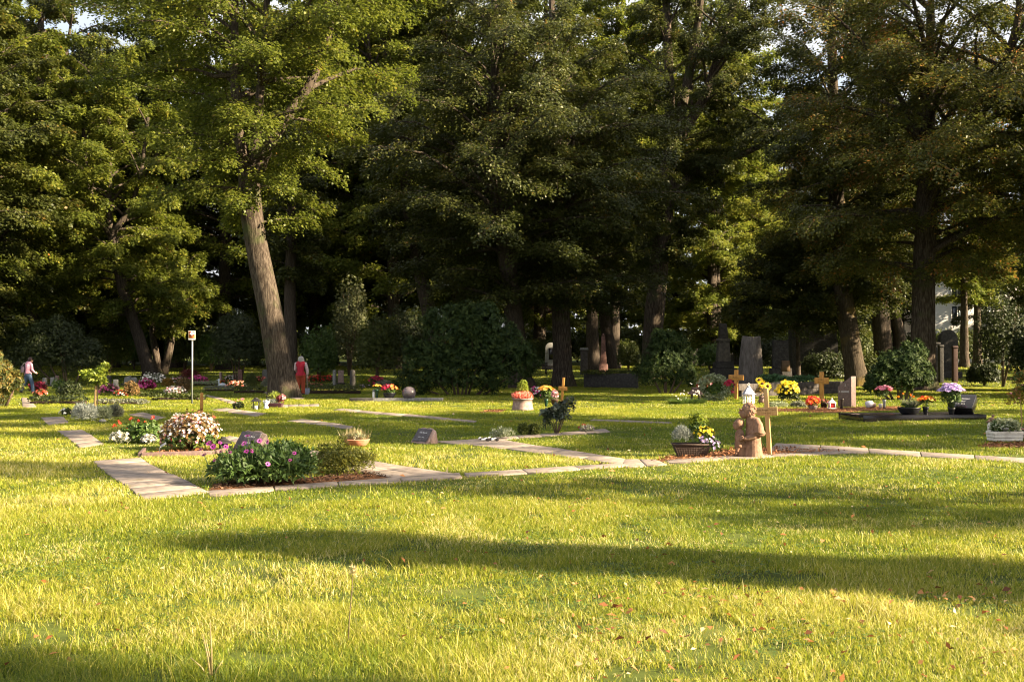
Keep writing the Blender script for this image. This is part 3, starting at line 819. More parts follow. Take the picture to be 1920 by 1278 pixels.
# ------------------------------------------------------------------ shrubs, flowers, pots
def fmat(name, a, b, c, trans=0.3, rough=0.5, spec=0.35):
    return foliage(name, [(0, a), (0.5, b), (1, c)], trans, rough, spec)
L_rhodo = fmat('rhododendron_leaf', (0.012, 0.024, 0.008), (0.026, 0.047, 0.012), (0.075, 0.100, 0.022), 0.2, 0.6, 0.15)
L_yew = fmat('yew_needle', (0.012, 0.020, 0.006), (0.028, 0.040, 0.010), (0.055, 0.068, 0.015), 0.18)
L_box = fmat('box_leaf', (0.028, 0.042, 0.009), (0.060, 0.078, 0.014), (0.115, 0.125, 0.024), 0.28)
L_mid = fmat('garden_leaf', (0.030, 0.060, 0.014), (0.065, 0.115, 0.022), (0.13, 0.18, 0.035), 0.3)
L_lime = fmat('lime_green_leaf', (0.10, 0.15, 0.018), (0.21, 0.26, 0.03), (0.36, 0.38, 0.05), 0.35)
L_golden = fmat('golden_yew_leaf', (0.045, 0.060, 0.010), (0.115, 0.125, 0.016), (0.26, 0.23, 0.03), 0.25)
L_silver = fmat('silver_leaf', (0.13, 0.15, 0.13), (0.25, 0.27, 0.24), (0.42, 0.44, 0.40), 0.2)
L_grey = fmat('grey_green_leaf', (0.075, 0.085, 0.06), (0.15, 0.16, 0.11), (0.28, 0.27, 0.18), 0.25)
L_pale = fmat('variegated_leaf', (0.09, 0.12, 0.05), (0.26, 0.29, 0.16), (0.52, 0.54, 0.40), 0.3)
L_bronze = fmat('bronze_leaf', (0.05, 0.055, 0.018), (0.16, 0.10, 0.035), (0.34, 0.18, 0.06), 0.3)
L_red = fmat('red_maple_leaf', (0.05, 0.008, 0.008), (0.12, 0.018, 0.016), (0.22, 0.04, 0.03), 0.3)
L_orange = fmat('autumn_leaf', (0.09, 0.10, 0.015), (0.24, 0.16, 0.025), (0.48, 0.20, 0.035), 0.35)
L_dry = fmat('dry_stem', (0.20, 0.16, 0.08), (0.38, 0.31, 0.15), (0.58, 0.49, 0.28), 0.25)
P_white = fmat('white_petal', (0.62, 0.56, 0.50), (0.80, 0.75, 0.69), (0.88, 0.85, 0.81), 0.25)
P_pink = fmat('pink_petal', (0.55, 0.16, 0.20), (0.75, 0.30, 0.34), (0.85, 0.50, 0.50), 0.3)
P_rose = fmat('rose_pink_petal', (0.65, 0.16, 0.24), (0.80, 0.30, 0.38), (0.88, 0.50, 0.55), 0.3)
P_magenta = fmat('magenta_petal', (0.36, 0.02, 0.14), (0.60, 0.05, 0.26), (0.75, 0.16, 0.40), 0.3)
P_purple = fmat('purple_petal', (0.10, 0.006, 0.11), (0.24, 0.014, 0.22), (0.44, 0.06, 0.38), 0.3)
P_lilac = fmat('lilac_petal', (0.36, 0.24, 0.50), (0.54, 0.40, 0.66), (0.72, 0.60, 0.80), 0.3)
P_red = fmat('red_petal', (0.40, 0.012, 0.010), (0.68, 0.035, 0.020), (0.85, 0.12, 0.05), 0.3)
P_crimson = fmat('crimson_petal', (0.26, 0.008, 0.03), (0.45, 0.02, 0.07), (0.62, 0.07, 0.14), 0.3)
P_salmon = fmat('salmon_petal', (0.60, 0.12, 0.09), (0.78, 0.24, 0.17), (0.86, 0.42, 0.32), 0.3)
P_orange = fmat('orange_petal', (0.60, 0.10, 0.008), (0.80, 0.24, 0.012), (0.88, 0.42, 0.03), 0.3)
P_yellow = fmat('yellow_petal', (0.62, 0.42, 0.01), (0.80, 0.62, 0.03), (0.88, 0.76, 0.12), 0.3)
P_gold = fmat('golden_petal', (0.68, 0.30, 0.03), (0.80, 0.45, 0.08), (0.88, 0.62, 0.20), 0.3)
M_dark_eye = surf('flower_eye', mono((0.05, 0.022, 0.01)), 40, rough=0.9, bump=0.5)
M_stem = surf('stem', mono((0.07, 0.10, 0.03)), 20, rough=0.8, bump=0.0)
M_twig = surf('twig', mono((0.11, 0.075, 0.05)), 20, rough=0.9, bump=0.2)

def sample_lobes(rng, lobes, n, rmin=0.78, zmin=-0.25, inner=0.2):
    lob = np.array(lobes, float)
    wgt = lob[:, 3] * lob[:, 4] + lob[:, 4] * lob[:, 5] + lob[:, 3] * lob[:, 5]
    i = rng.choice(len(lob), n, p=wgt / wgt.sum()); q = lob[i]
    u = nrm(rng.normal(0, 1, (n, 3))); u[:, 2] = np.where(u[:, 2] < zmin, -u[:, 2], u[:, 2])
    r = np.where(rng.random(n) < inner, rng.uniform(0.35, rmin, n), rng.uniform(rmin, 1.03, n) + 0.16 * (rng.random(n) < 0.10))
    c = q[:, :3] + u * r[:, None] * q[:, 3:6]
    o = nrm(u / q[:, 3:6])
    c[:, 2] = np.maximum(c[:, 2], 0.01)
    return c, o

def bush(mb, seed, lobes, n, k=4, L=0.05, W=0.025, up=0.5, spread=1.0, rise=0.2, inner=0.2, zmin=-0.25, tint=(0.0, 1.0), fold=0.12):
    rng = np.random.default_rng(seed)
    c, o = sample_lobes(rng, lobes, n, inner=inner, zmin=zmin)
    ct = rng.random(n)
    C = np.repeat(c, k, 0); O = np.repeat(o, k, 0); T = np.repeat(ct, k)
    d = nrm(rng.normal(0, 1, C.shape)); d = nrm(d - O * (d * O).sum(1, keepdims=True)) * spread + O * up
    d[:, 2] += rise
    nn = O + rng.normal(0, 0.25, C.shape) + np.array([0, 0, 0.3])
    l = L * rng.uniform(0.65, 1.25, len(C))
    t = tint[0] + (tint[1] - tint[0]) * np.clip(0.5 * T + 0.5 * rng.random(len(C)), 0, 1)
    mb.leaves(C + rng.normal(0, L * 0.15, C.shape), d, nn, l, l * W / L, t, fold)
    return mb

def blooms(mb, seed, lobes, n, R, npet=6, cup=0.35, zmin=0.05, zlow=None, wide=0.7, tint=(0, 1)):
    rng = np.random.default_rng(seed)
    c, o = sample_lobes(rng, lobes, n, rmin=0.97, inner=0.0, zmin=zmin)
    c = c + o * R * 0.35
    if zlow is not None:
        k = c[:, 2] > zlow; c, o = c[k], o[k]
    return bloom_at(mb, rng, c, o, R, npet, cup, wide, tint)

def bloom_at(mb, rng, c, o, R, npet=6, cup=0.35, wide=0.7, tint=(0, 1)):
    n = len(c)
    if n == 0: return mb
    o = nrm(np.asarray(o) + rng.normal(0, 0.25, (n, 3)) + np.array([0, -0.15, 0.25]))
    a = nrm(np.cross(o, [0.31, 0.2, 0.93])); b = np.cross(o, a)
    ph = rng.uniform(0, 6.28, n); Rn = R * rng.uniform(0.75, 1.2, n); ct = rng.random(n)
    for p in range(npet):
        an = ph + p * 2 * PI / npet
        d = a * np.cos(an)[:, None] + b * np.sin(an)[:, None] + o * (cup + rng.uniform(-0.1, 0.1))
        t = tint[0] + (tint[1] - tint[0]) * np.clip(0.6 * ct + 0.4 * rng.random(n), 0, 1)
        mb.leaves(c, d, o, Rn, Rn * wide, t, 0.1)
    return mb

def lobes_for(w, h, seed, nl=5, flat=0.8):
    """a mound w wide and h high as overlapping lobes"""
    rng = np.random.default_rng(seed)
    out = [(0, 0, h * 0.32, w * 0.40, w * 0.40 * flat, h * 0.60)]
    for i in range(nl):
        a = i * 2 * PI / nl + rng.uniform(-0.4, 0.4); r = w * 0.5 * rng.uniform(0.42, 0.62)
        s = rng.uniform(0.38, 0.55)
        out.append((math.cos(a) * r, math.sin(a) * r * flat, h * rng.uniform(0.25, 0.45), w * 0.5 * s, w * 0.5 * s * flat, h * rng.uniform(0.38, 0.55)))
    return out

def mound(name, label, cat, loc, w, h, leaf, seed, petals=(), n=500, k=4, L=0.05, W=0.025, group=None, part='foliage', nl=5, flat=0.8, stems=None, **kw):
    """bushy plant: leaves, and blossoms as a part for each colour"""
    t = thing(name, label, cat, loc, 0, group)
    lb = lobes_for(w, h, seed, nl, flat)
    bush(MB(), seed, lb, 2, k, L, W)
    bush_mb = MB(); bush(bush_mb, seed, lb, n, k, L, W, **kw)
    bush_mb.build(part, leaf, t)
    for q, (mat, cnt, R, npet, cup) in enumerate(petals):
        m = MB(); blooms(m, seed + 50 + q, lb, cnt, R, npet, cup)
        m.build('blossoms', mat, t)
    if stems:
        m = MB(); rng = np.random.default_rng(seed + 9)
        for s in range(stems):
            a = rng.uniform(0, 6.28); r = w * 0.3 * rng.random()
            m.tube([(0.02 * math.cos(a), 0.02 * math.sin(a), -0.02), (r * 0.6 * math.cos(a), r * 0.6 * math.sin(a), h * 0.4), (r * math.cos(a), r * math.sin(a), h * 0.8)], [0.012 + h * 0.008, 0.01 + h * 0.004, 0.004], 6)
        m.build('stems', M_twig, t, smooth_=True)
    return t

def U(p):
    """metres per photo pixel at a point"""
    return p[1] / F_PX

# ---------------- big shrubs (photo column, foot row, width and height in photo pixels)
def shrub_px(name, label, px, py, wpx, hpx, leaf, seed, d=None, n=900, k=8, L=0.13, W=0.038, up=0.35, nl=9, flat=0.9, group=None, rise=0.0, stems=5, **kw):
    p = px_at(px, d) if d else at(px, py)
    u = U(p); w, h = wpx * u, hpx * u
    return mound(name, label, 'shrub', p, w, h, leaf, seed, n=n, k=k, L=L, W=W, nl=nl, flat=flat, up=up, rise=rise, stems=stems, group=group, **kw)

def big_rhodo(name, label, px, d, boxes, leaf, seed, n, L=0.14):
    """shrub whose outline is given by lobes drawn in photo pixels: (x, y, half width, half height)"""
    p = px_at(px, d); u = U(p)
    lb = [((b[0] - px) * u, (b[4] if len(b) > 4 else 0.0), zpix(b[1], d) - p.z, b[2] * u, b[2] * u * 0.85, b[3] * u) for b in boxes]
    t = thing(name, label, 'shrub', p)
    r0 = np.random.default_rng(seed + 1); extra = []
    for b in lb:
        for _ in range(5):
            v = nrm(r0.normal(0, 1, 3)); v[2] = abs(v[2]) if r0.random() < 0.7 else v[2]
            k = r0.uniform(0.22, 0.42)
            extra.append((b[0] + v[0] * b[3] * 0.95, b[1] + v[1] * b[4] * 0.95, max(0.1, b[2] + v[2] * b[5] * 0.95), b[3] * k, b[4] * k, b[5] * k * 1.2))
    lb = lb + extra
    m = MB(); bush(m, seed, lb, int(n * 1.5), 8, L, L * 0.29, up=0.35, rise=-0.02, inner=0.25, zmin=-0.6)
    m.build('foliage', leaf, t)
    s = MB(); rng = np.random.default_rng(seed)
    for b in lb[:len(boxes)]:
        s.tube([(b[0] * 0.3, 0.1 * rng.normal(), -0.1), (b[0] * 0.7, b[1] * 0.5, b[2] * 0.5), (b[0], b[1], b[2])], [0.06, 0.04, 0.015], 6)
    s.build('stems', M_twig, t, smooth_=True)
    return t
big_rhodo('rhododendron_bush', 'huge spreading dark green rhododendron in the middle of the back', 865, 47.0,
          [(800, 690, 48, 52), (850, 650, 62, 70), (905, 640, 58, 66), (945, 690, 50, 56), (870, 705, 75, 42), (985, 680, 28, 30, 0.5), (770, 720, 34, 26), (830, 610, 40, 32), (890, 600, 36, 30), (960, 650, 30, 34)], L_rhodo, 61, 5200)
big_rhodo('rhododendron_bush', 'round dark green shrub left of the tall stone pillar', 1247, 49.0,
          [(1245, 680, 42, 48), (1222, 700, 28, 32), (1272, 690, 30, 38), (1250, 645, 32, 28), (1285, 705, 18, 22)], L_rhodo, 62, 2600, 0.11)
big_rhodo('rhododendron_bush', 'mid green rhododendron at the foot of the stout chestnut', 1690, 41.0,
          [(1690, 705, 42, 32), (1655, 712, 30, 24), (1722, 705, 28, 30), (1712, 672, 24, 26), (1680, 680, 28, 24), (1640, 725, 18, 12)], L_rhodo, 63, 1900, 0.15)

# dark evergreens and undergrowth along the edge of the wood
EDGE = 'dark evergreens along the edge of the wood'
big_rhodo('yew_bush', 'round clipped black green yew left of the leaning linden trunk', 447, 66.0,
          [(447, 640, 46, 46), (440, 668, 44, 34), (462, 664, 36, 36), (430, 640, 32, 34), (450, 612, 30, 24)], L_yew, 64, 5200, 0.09)
big_rhodo('yew_bush', 'wide dark conifer bush behind the person in pink', 130, 64.0,
          [(120, 660, 56, 46), (80, 650, 44, 44), (160, 668, 40, 36), (110, 625, 40, 30), (60, 675, 40, 34)], L_yew, 65, 5200, 0.10)
for q, (px, d, wpx, hpx, lf, lab) in enumerate((
    (20, 70, 110, 120, L_box, 'tall shaded shrub at the far left edge of the wood'),
    (205, 78, 90, 90, L_box, 'shaded shrub behind the lime green little tree'),
    (252, 84, 70, 84, L_mid, 'green shrub left of the forked trunk'),
    (345, 82, 80, 90, L_box, 'shaded shrub just left of the sign post'),
    (396, 80, 60, 80, L_mid, 'olive shrub just right of the sign post'),
    (525, 76, 70, 100, L_box, 'shrub half hidden by the leaning trunk'),
    (600, 68, 76, 110, L_mid, 'loose grey green shrub right of the person in red'),
    (655, 74, 70, 210, fmat('conifer_needle', (0.035, 0.045, 0.016), (0.075, 0.085, 0.030), (0.14, 0.14, 0.05)), 'pale pointed conifer right of the person in red'),
    (708, 62, 84, 150, L_box, 'dark shrub rising left of the big rhododendron'),
    (760, 72, 90, 150, L_yew, 'black green shrub behind the left of the big rhododendron'),
    (1010, 90, 60, 60, L_box, 'low shrub by the dark bench'),
    (1178, 82, 44, 60, L_box, 'dark low shrub right of the red obelisk'),
    (1330, 84, 60, 50, L_mid, 'low shrub left of the tall stone pillar on the back lawn'),
    (1450, 78, 70, 70, L_yew, 'black shrub beside the dark slab monument'),
    (1550, 66, 110, 64, L_yew, 'black green shrub below the stepped monument'),
    (1625, 66, 60, 60, L_box, 'dark shrub between the mossy trunk and the twin trunks'),
    (1762, 76, 50, 60, L_yew, 'dark shrub right of the stout chestnut trunk'),
    (1880, 60, 120, 190, L_yew, 'tall black evergreen at the right edge'),
    (1845, 62, 60, 44, L_yew, 'low dark shrub before the tall black evergreen'),
    (1935, 54, 90, 130, L_yew, 'black evergreen cut by the right edge of the frame'))):
    shrub_px('edge_shrub', lab, px, 0, wpx, hpx, lf, 100 + q, d=d, n=2400, k=5, L=0.13, W=0.06, up=0.5, nl=11, inner=0.3, stems=6)
for q in range(34):      # undergrowth closing the wood far behind
    px = -260 + q * 70 + (q * 37) % 23
    if 1290 < px < 1420: continue
    d = 100 + (q * 29) % 24
    if q == 0:
        t0 = shrub_px('undergrowth_shrub', 'shaded shrub of the undergrowth deep in the wood', px, 0, 130, 84, L_box, 140, d=d, n=3000, k=5, L=0.24, W=0.11, up=0.5, nl=12, inner=0.3, stems=5, group='undergrowth deep in the wood')
    else:
        copy_thing(t0, 'shaded shrub of the undergrowth deep in the wood', px_at(px, d), q * 1.3, 0.85 + 0.04 * (q % 7))
far = MB()
rng_ = np.random.default_rng(8)
lbf = []
for q in range(90):
    a = -170 + 340 * q / 89.0
    lbf.append((a + rng_.uniform(-2, 2), 150 + rng_.uniform(-6, 16), 5 + rng_.uniform(-2, 4), rng_.uniform(3, 6), rng_.uniform(2.5, 4), rng_.uniform(6, 11)))
bush(far, 9, lbf, 26000, 4, 0.75, 0.45, up=0.5, inner=0.3, zmin=-0.9)
tag(far.build('distant_wood', shade_leaf), kind='stuff')

# left edge shrub with orange leaves, close to the lawn
big_rhodo('rhododendron_bush', 'shrub with orange and yellow leaves at the left edge of the lawn', 0, 36.0,
          [(-14, 700, 30, 30), (8, 715, 26, 22), (-5, 745, 20, 24), (30, 722, 14, 10), (-22, 675, 26, 22), (6, 690, 14, 10)], fmat('yellowing_leaf', (0.03, 0.045, 0.012), (0.075, 0.09, 0.022), (0.34, 0.20, 0.045), 0.3), 68, 900, 0.12)
# ------------------------------------------------------------------ solid materials
WOOD = surf('pale_wood', [(0.3, (0.34, 0.20, 0.075)), (0.5, (0.48, 0.30, 0.12)), (0.75, (0.60, 0.40, 0.18))], 8, (6, 6, 0.6), rough=0.65, bump=0.15)
WOOD2 = surf('honey_wood', [(0.3, (0.30, 0.125, 0.022)), (0.5, (0.44, 0.20, 0.040)), (0.75, (0.56, 0.28, 0.07))], 8, (6, 6, 0.6), rough=0.6, bump=0.15)
ENGR = surf('engraving', mono((0.10, 0.055, 0.02)), 10, rough=0.9, bump=0)
SAND = surf('red_sandstone', [(0.3, (0.14, 0.078, 0.052)), (0.5, (0.215, 0.125, 0.085)), (0.72, (0.30, 0.185, 0.13))], 14, rough=0.9, bump=0.6, detail=9, spec=0.15, dist=0.012, moss=((0.26, 0.15, 0.10), 5, 0.56))
BLACK_GR = surf('black_granite', [(0.35, (0.008, 0.007, 0.008)), (0.62, (0.018, 0.015, 0.016)), (0.72, (0.07, 0.06, 0.065))], 90, rough=0.12, bump=0, detail=2, spec=0.5)
PURPLE_GR = surf('purple_granite', [(0.3, (0.055, 0.040, 0.045)), (0.52, (0.11, 0.085, 0.095)), (0.66, (0.24, 0.20, 0.21))], 45, rough=0.14, bump=0, detail=3, spec=0.6)
BROWN_ST = surf('brown_stone', [(0.3, (0.07, 0.042, 0.037)), (0.5, (0.125, 0.078, 0.069)), (0.75, (0.20, 0.135, 0.118))], 22, rough=0.55, bump=0.15, detail=7)
PINK_ST = surf('rough_pink_stone', [(0.3, (0.20, 0.13, 0.115)), (0.5, (0.33, 0.225, 0.20)), (0.75, (0.46, 0.33, 0.29))], 16, rough=0.9, bump=0.8, detail=8)
DARK_ST = surf('dark_stone', [(0.3, (0.018, 0.016, 0.015)), (0.5, (0.038, 0.034, 0.031)), (0.75, (0.08, 0.072, 0.063))], 9, rough=0.85, bump=0.5, detail=8)
GREY_ST = surf('grey_stone', [(0.3, (0.10, 0.098, 0.092)), (0.5, (0.19, 0.185, 0.175)), (0.75, (0.31, 0.30, 0.28))], 14, rough=0.8, bump=0.3, detail=8)
WALL_ST = surf('wall_stone', [(0.3, (0.032, 0.026, 0.023)), (0.5, (0.066, 0.055, 0.050)), (0.75, (0.115, 0.098, 0.088))], 5, rough=0.9, bump=0.6, detail=9)
RED_ST = surf('red_monument_stone', [(0.3, (0.085, 0.040, 0.032)), (0.5, (0.155, 0.078, 0.062)), (0.75, (0.24, 0.13, 0.105))], 8, rough=0.8, bump=0.3, detail=8)
TERRA = surf('terracotta', [(0.3, (0.32, 0.115, 0.060)), (0.5, (0.44, 0.17, 0.095)), (0.75, (0.54, 0.26, 0.17))], 9, rough=0.85, bump=0.15)
CLAY = surf('mottled_clay', [(0.3, (0.15, 0.10, 0.085)), (0.5, (0.25, 0.175, 0.15)), (0.75, (0.40, 0.31, 0.28))], 9, rough=0.75, bump=0.25)
WICKER = surf('wicker', [(0.3, (0.022, 0.013, 0.009)), (0.5, (0.050, 0.030, 0.021)), (0.75, (0.095, 0.060, 0.042))], 30, (1, 1, 5), rough=0.8, bump=0.5)
BLACK_PL = surf('black_plastic', mono((0.010, 0.010, 0.014)), 12, rough=0.4, bump=0.03)
GREEN_PL = surf('green_plastic', mono((0.008, 0.035, 0.018)), 12, rough=0.35, bump=0.02)
IRON = surf('black_iron', mono((0.018, 0.016, 0.016)), 20, rough=0.5, bump=0.1)
RUST = surf('brown_metal', mono((0.11, 0.062, 0.048)), 16, rough=0.6, bump=0.15)
WHITE_PT = surf('white_paint', mono((0.74, 0.72, 0.70), 0.12), 14, rough=0.55, bump=0.08)
ZINC = surf('zinc', mono((0.22, 0.23, 0.235)), 10, rough=0.5, bump=0.05, metallic=0.4)
ORANGE_PT = surf('orange_paint', mono((0.76, 0.36, 0.06), 0.08), 14, rough=0.45, bump=0)
RED_PT = surf('red_paint', mono((0.50, 0.030, 0.025), 0.08), 14, rough=0.45, bump=0)
CREAM = surf('cream_wash', [(0.3, (0.50, 0.44, 0.38)), (0.55, (0.68, 0.62, 0.55)), (0.8, (0.78, 0.74, 0.69))], 6, rough=0.85, bump=0.3)
SOIL = surf('soil', mono((0.045, 0.028, 0.018), 0.4), 30, rough=1, bump=0.6)
GLASS = glass('lantern_glass')
SILVER_TXT = surf('light_engraving', mono((0.62, 0.60, 0.60), 0.1), 10, rough=0.5, bump=0)

def local(px, py, p):
    """photo pixel -> metres from the base point p, in the plane at its depth"""
    return (px - CX) / F_PX * p.y - p.x, zpix(py, p.y) - p.z

# ------------------------------------------------------------------ wooden crosses
def cross(label, p, H, post, arm, barh, barz, rz, mat, text=None, lean=0.0, thick=None, plate=None):
    t = thing('wooden_cross', label, 'cross', p, math.radians(rz), 'wooden grave crosses')
    t.rotation_euler = (0, math.radians(lean), math.radians(rz))
    th = thick or post
    MB().box((0, 0, H / 2 - 0.1), (post, th, H + 0.2), bevel=0.004).build('post', mat, t)
    b = MB().box((0, -0.003, barz), (arm, th + 0.004, barh), bevel=0.004).build('crossbar', mat, t)
    if text:
        for q, (s, sz, dz) in enumerate(text):
            lettering('lettering', s, sz, ENGR, b, (0, -th / 2 - 0.0058, barz + dz), (PI / 2, 0, 0), 0.0008)
    return t
pc = at(1443, 853)
cross('pale new wooden cross right beside the stone mother and child, largest of the crosses', pc, 1.10, 0.068, 0.345, 0.135, 0.72, -28, WOOD, [('Irma Rutger Trusch', 0.040, 0.024), ('* 1938  † 2013', 0.026, -0.028)], lean=-3.0)
cross('honey coloured cross behind the round leafy wreath', at(1380, 748), 1.16, 0.13, 0.60, 0.21, 0.86, -34, WOOD2, [('Anna', 0.12, 0.0)], lean=1.0)
cross('wooden cross behind the orange begonias, next to the brown stele', at(1541, 752), 1.10, 0.13, 0.52, 0.23, 0.77, -40, WOOD2, [('Johann', 0.09, 0.05), ('Meier', 0.09, -0.055)])
cross('tilted wooden cross with a second slat, behind the yellow bouquet', at(1053, 755), 0.92, 0.085, 0.32, 0.14, 0.52, -12, WOOD2, [('Emil Kurz', 0.05, 0.0)], lean=5.0)
ce = cross('wooden cross seen almost edge on behind the white begonias', at(378, 790), 0.74, 0.075, 0.34, 0.16, 0.42, -74, WOOD2, None, lean=1.0)

# ------------------------------------------------------------------ the stone group
def statue():
    p = at(1408, 857); s = U(p)
    t = thing('stone_sculpture', 'reddish stone sculpture of an adult bending to hold a child', 'sculpture', p)
    m = MB()
    X = lambda px: (px - 1408) * s
    Z = lambda py: (857 - py) * s
    def stack(rows, flat):
        c = np.array([[X(r[0]), r[3] if len(r) > 3 else 0.0, Z(r[1])] for r in rows]); R = np.array([r[2] * s for r in rows])
        m.tube(c, R, 20, True, flat=flat)
        for e in (0, -1): m.ball(c[e], (R[e] * 0.99, R[e] * flat * 0.99, R[e] * 0.55), 18, 10)
    def curls(cx, cz, r, n, size, seed):
        rng = np.random.default_rng(seed)
        for q in range(n):
            v = nrm(rng.normal(0, 1, 3)); v[2] = v[2] * 0.9 + 0.25; v[0] += 0.28; v = nrm(v)
            if v[0] < -0.30 and v[2] < 0.55: continue
            m.ball((X(cx) + v[0] * r * s, v[1] * r * 0.94 * s, Z(cz) + v[2] * r * 1.02 * s), size * s * rng.uniform(0.8, 1.25), 8, 6)
    # adult: flaring robe, rounded back, cape over the upper arm, bowed head
    stack([(1411, 858, 24), (1411, 846, 22), (1411, 830, 19.5), (1412, 815, 17), (1412, 803, 16), (1411, 793, 15), (1408, 785, 11.5), (1404, 779, 7.5)], 0.82)
    stack([(1415, 786, 9, -0.075), (1418, 796, 12.5, -0.105), (1418.5, 806, 14.2, -0.115), (1418, 811, 14.6, -0.118)], 0.75)
    m.ball((X(1403.5), 0, Z(769.5)), (13.0 * s, 12.4 * s, 13.0 * s), 22, 14)
    m.ball((X(1396), 0, Z(774.5)), (9.0 * s, 9.2 * s, 9.8 * s), 18, 12)
    m.ball((X(1393.5), 0, Z(781.5)), (4.2 * s, 5.2 * s, 3.2 * s), 12, 8)              # chin
    m.tube([(X(1389.5), 0, Z(769)), (X(1386.0), 0, Z(775))], [1.7 * s, 2.4 * s], 10)   # nose
    for sd in (-1, 1): m.ball((X(1388.6), sd * 4.2 * s, Z(767.5)), (2.6 * s, 3.4 * s, 1.6 * s), 10, 6)   # brows
    m.ball((X(1389.0), 0, Z(778.6)), (2.0 * s, 3.2 * s, 1.0 * s), 10, 6)           # mouth
    m.ball((X(1403), -12 * s, Z(774)), (2.4 * s, 1.6 * s, 3.6 * s), 10, 6)         # ear
    curls(1404.5, 769, 13.0, 150, 1.7, 3)
    # forearm and hand on the child's back
    stack([(1418, 812, 7, -0.13), (1409, 817, 5.8, -0.145), (1399, 820, 4.6, -0.15), (1392, 821, 4.0, -0.15)], 1.0)
    m.ball((X(1388.5), -0.145, Z(820)), (4.2 * s, 3.4 * s, 4.2 * s), 12, 8)
    for q in range(4):
        m.tube([(X(1388), -0.163 + 0.004 * q, Z(822.6 - 1.9 * q)), (X(1384.0), -0.158 + 0.004 * q, Z(823.2 - 1.8 * q)), (X(1382.2), -0.140 + 0.004 * q, Z(824 - 1.7 * q))], [1.1 * s, 1.05 * s, 0.85 * s], 8)
    m.tube([(X(1390), -0.168, Z(817.5)), (X(1386), -0.172, Z(815.6))], [1.2 * s, 0.95 * s], 8)
    # child
    stack([(1388.5, 859, 9.4, -0.03), (1388.5, 836, 8.6, -0.03)], 0.9); stack([(1397, 859, 8.0, 0.01), (1396, 836, 8.0, 0.01)], 0.9)
    stack([(1389, 838, 12.6), (1388.4, 832, 12.2), (1387.4, 820, 11.0), (1387, 811, 9.2), (1387.4, 805.5, 6.0), (1387, 801, 4.6)], 0.86)
    stack([(1385.5, 812, 5.2, -0.06), (1383, 824, 6.2, -0.075), (1383.5, 836, 6.8, -0.075)], 0.9)
    stack([(1382, 838, 3.8, -0.085), (1379.8, 845, 3.4, -0.085)], 1.0)
    m.ball((X(1378.6), -0.085, Z(849)), (2.8 * s, 2.4 * s, 3.2 * s), 10, 8)
    m.ball((X(1385.0), -0.01, Z(795)), (9.0 * s, 8.8 * s, 9.4 * s), 18, 12)
    m.ball((X(1381), -0.01, Z(798.5)), (6.6 * s, 6.8 * s, 7.2 * s), 14, 10)
    m.tube([(X(1377.2), 0, Z(793.5)), (X(1374.8), 0, Z(797.6))], [1.2 * s, 1.8 * s], 8)
    for sd in (-1, 1): m.ball((X(1377), sd * 3 * s, Z(792)), (1.8 * s, 2.4 * s, 1.1 * s), 8, 6)
    m.ball((X(1376.6), 0, Z(801)), (1.4 * s, 2.2 * s, 0.8 * s), 8, 6)
    curls(1385.6, 794.3, 9.0, 100, 1.3, 5)
    o = m.build('figures', SAND, t)
    modified(o, ('REMESH', dict(mode='VOXEL', voxel_size=0.0048)), ('SMOOTH', dict(factor=0.5, iterations=2)))
    return t
statue()

# ------------------------------------------------------------------ pots and potted plants
def pot_plant(name, label, cat, p, prof, potmat, w, h, z0, leaf, seed, petals=(), n=260, k=4, L=0.05, W=0.025, rim=None, soil=True, part='pot', ns=20, flat=0.85, nl=5, shift=(0, 0), sx=1.0, sy=1.0, group=None, **kw):
    t = thing(name, label, cat, p, 0, group)
    po = MB().lathe(prof, ns, sx=sx, sy=sy).build(part, potmat, t, smooth_=True)
    if soil:
        r = prof[-1][0] * 0.93
        MB().lathe([(0.001, prof[-1][1] + 0.002), (r, prof[-1][1] - 0.004), (r, prof[-1][1] - 0.02)][::-1], 16, sx=sx, sy=sy).build('soil', SOIL, t)
    lb = [(a + shift[0], b + shift[1], c + z0, d, e, f) for a, b, c, d, e, f in lobes_for(w, h, seed, nl, flat)]
    m = MB(); bush(m, seed, lb, n, k, L, W, **kw); m.build('foliage', leaf, t)
    for q, (mat, cnt, R, npet, cup) in enumerate(petals):
        f = MB(); blooms(f, seed + 40 + q, lb, cnt, R, npet, cup, zlow=z0 + h * 0.15); f.build('blossoms', mat, t)
    return t
def bowl_prof(r, h): return [(r * 0.55, 0), (r * 0.75, h * 0.25), (r * 0.95, h * 0.7), (r, h * 0.93), (r * 1.03, h), (r * 0.97, h)]
def pot_prof(r, h, k=0.72): return [(r * k, 0), (r * 0.93, h * 0.86), (r * 1.06, h * 0.87), (r * 1.06, h), (r * 0.98, h)]

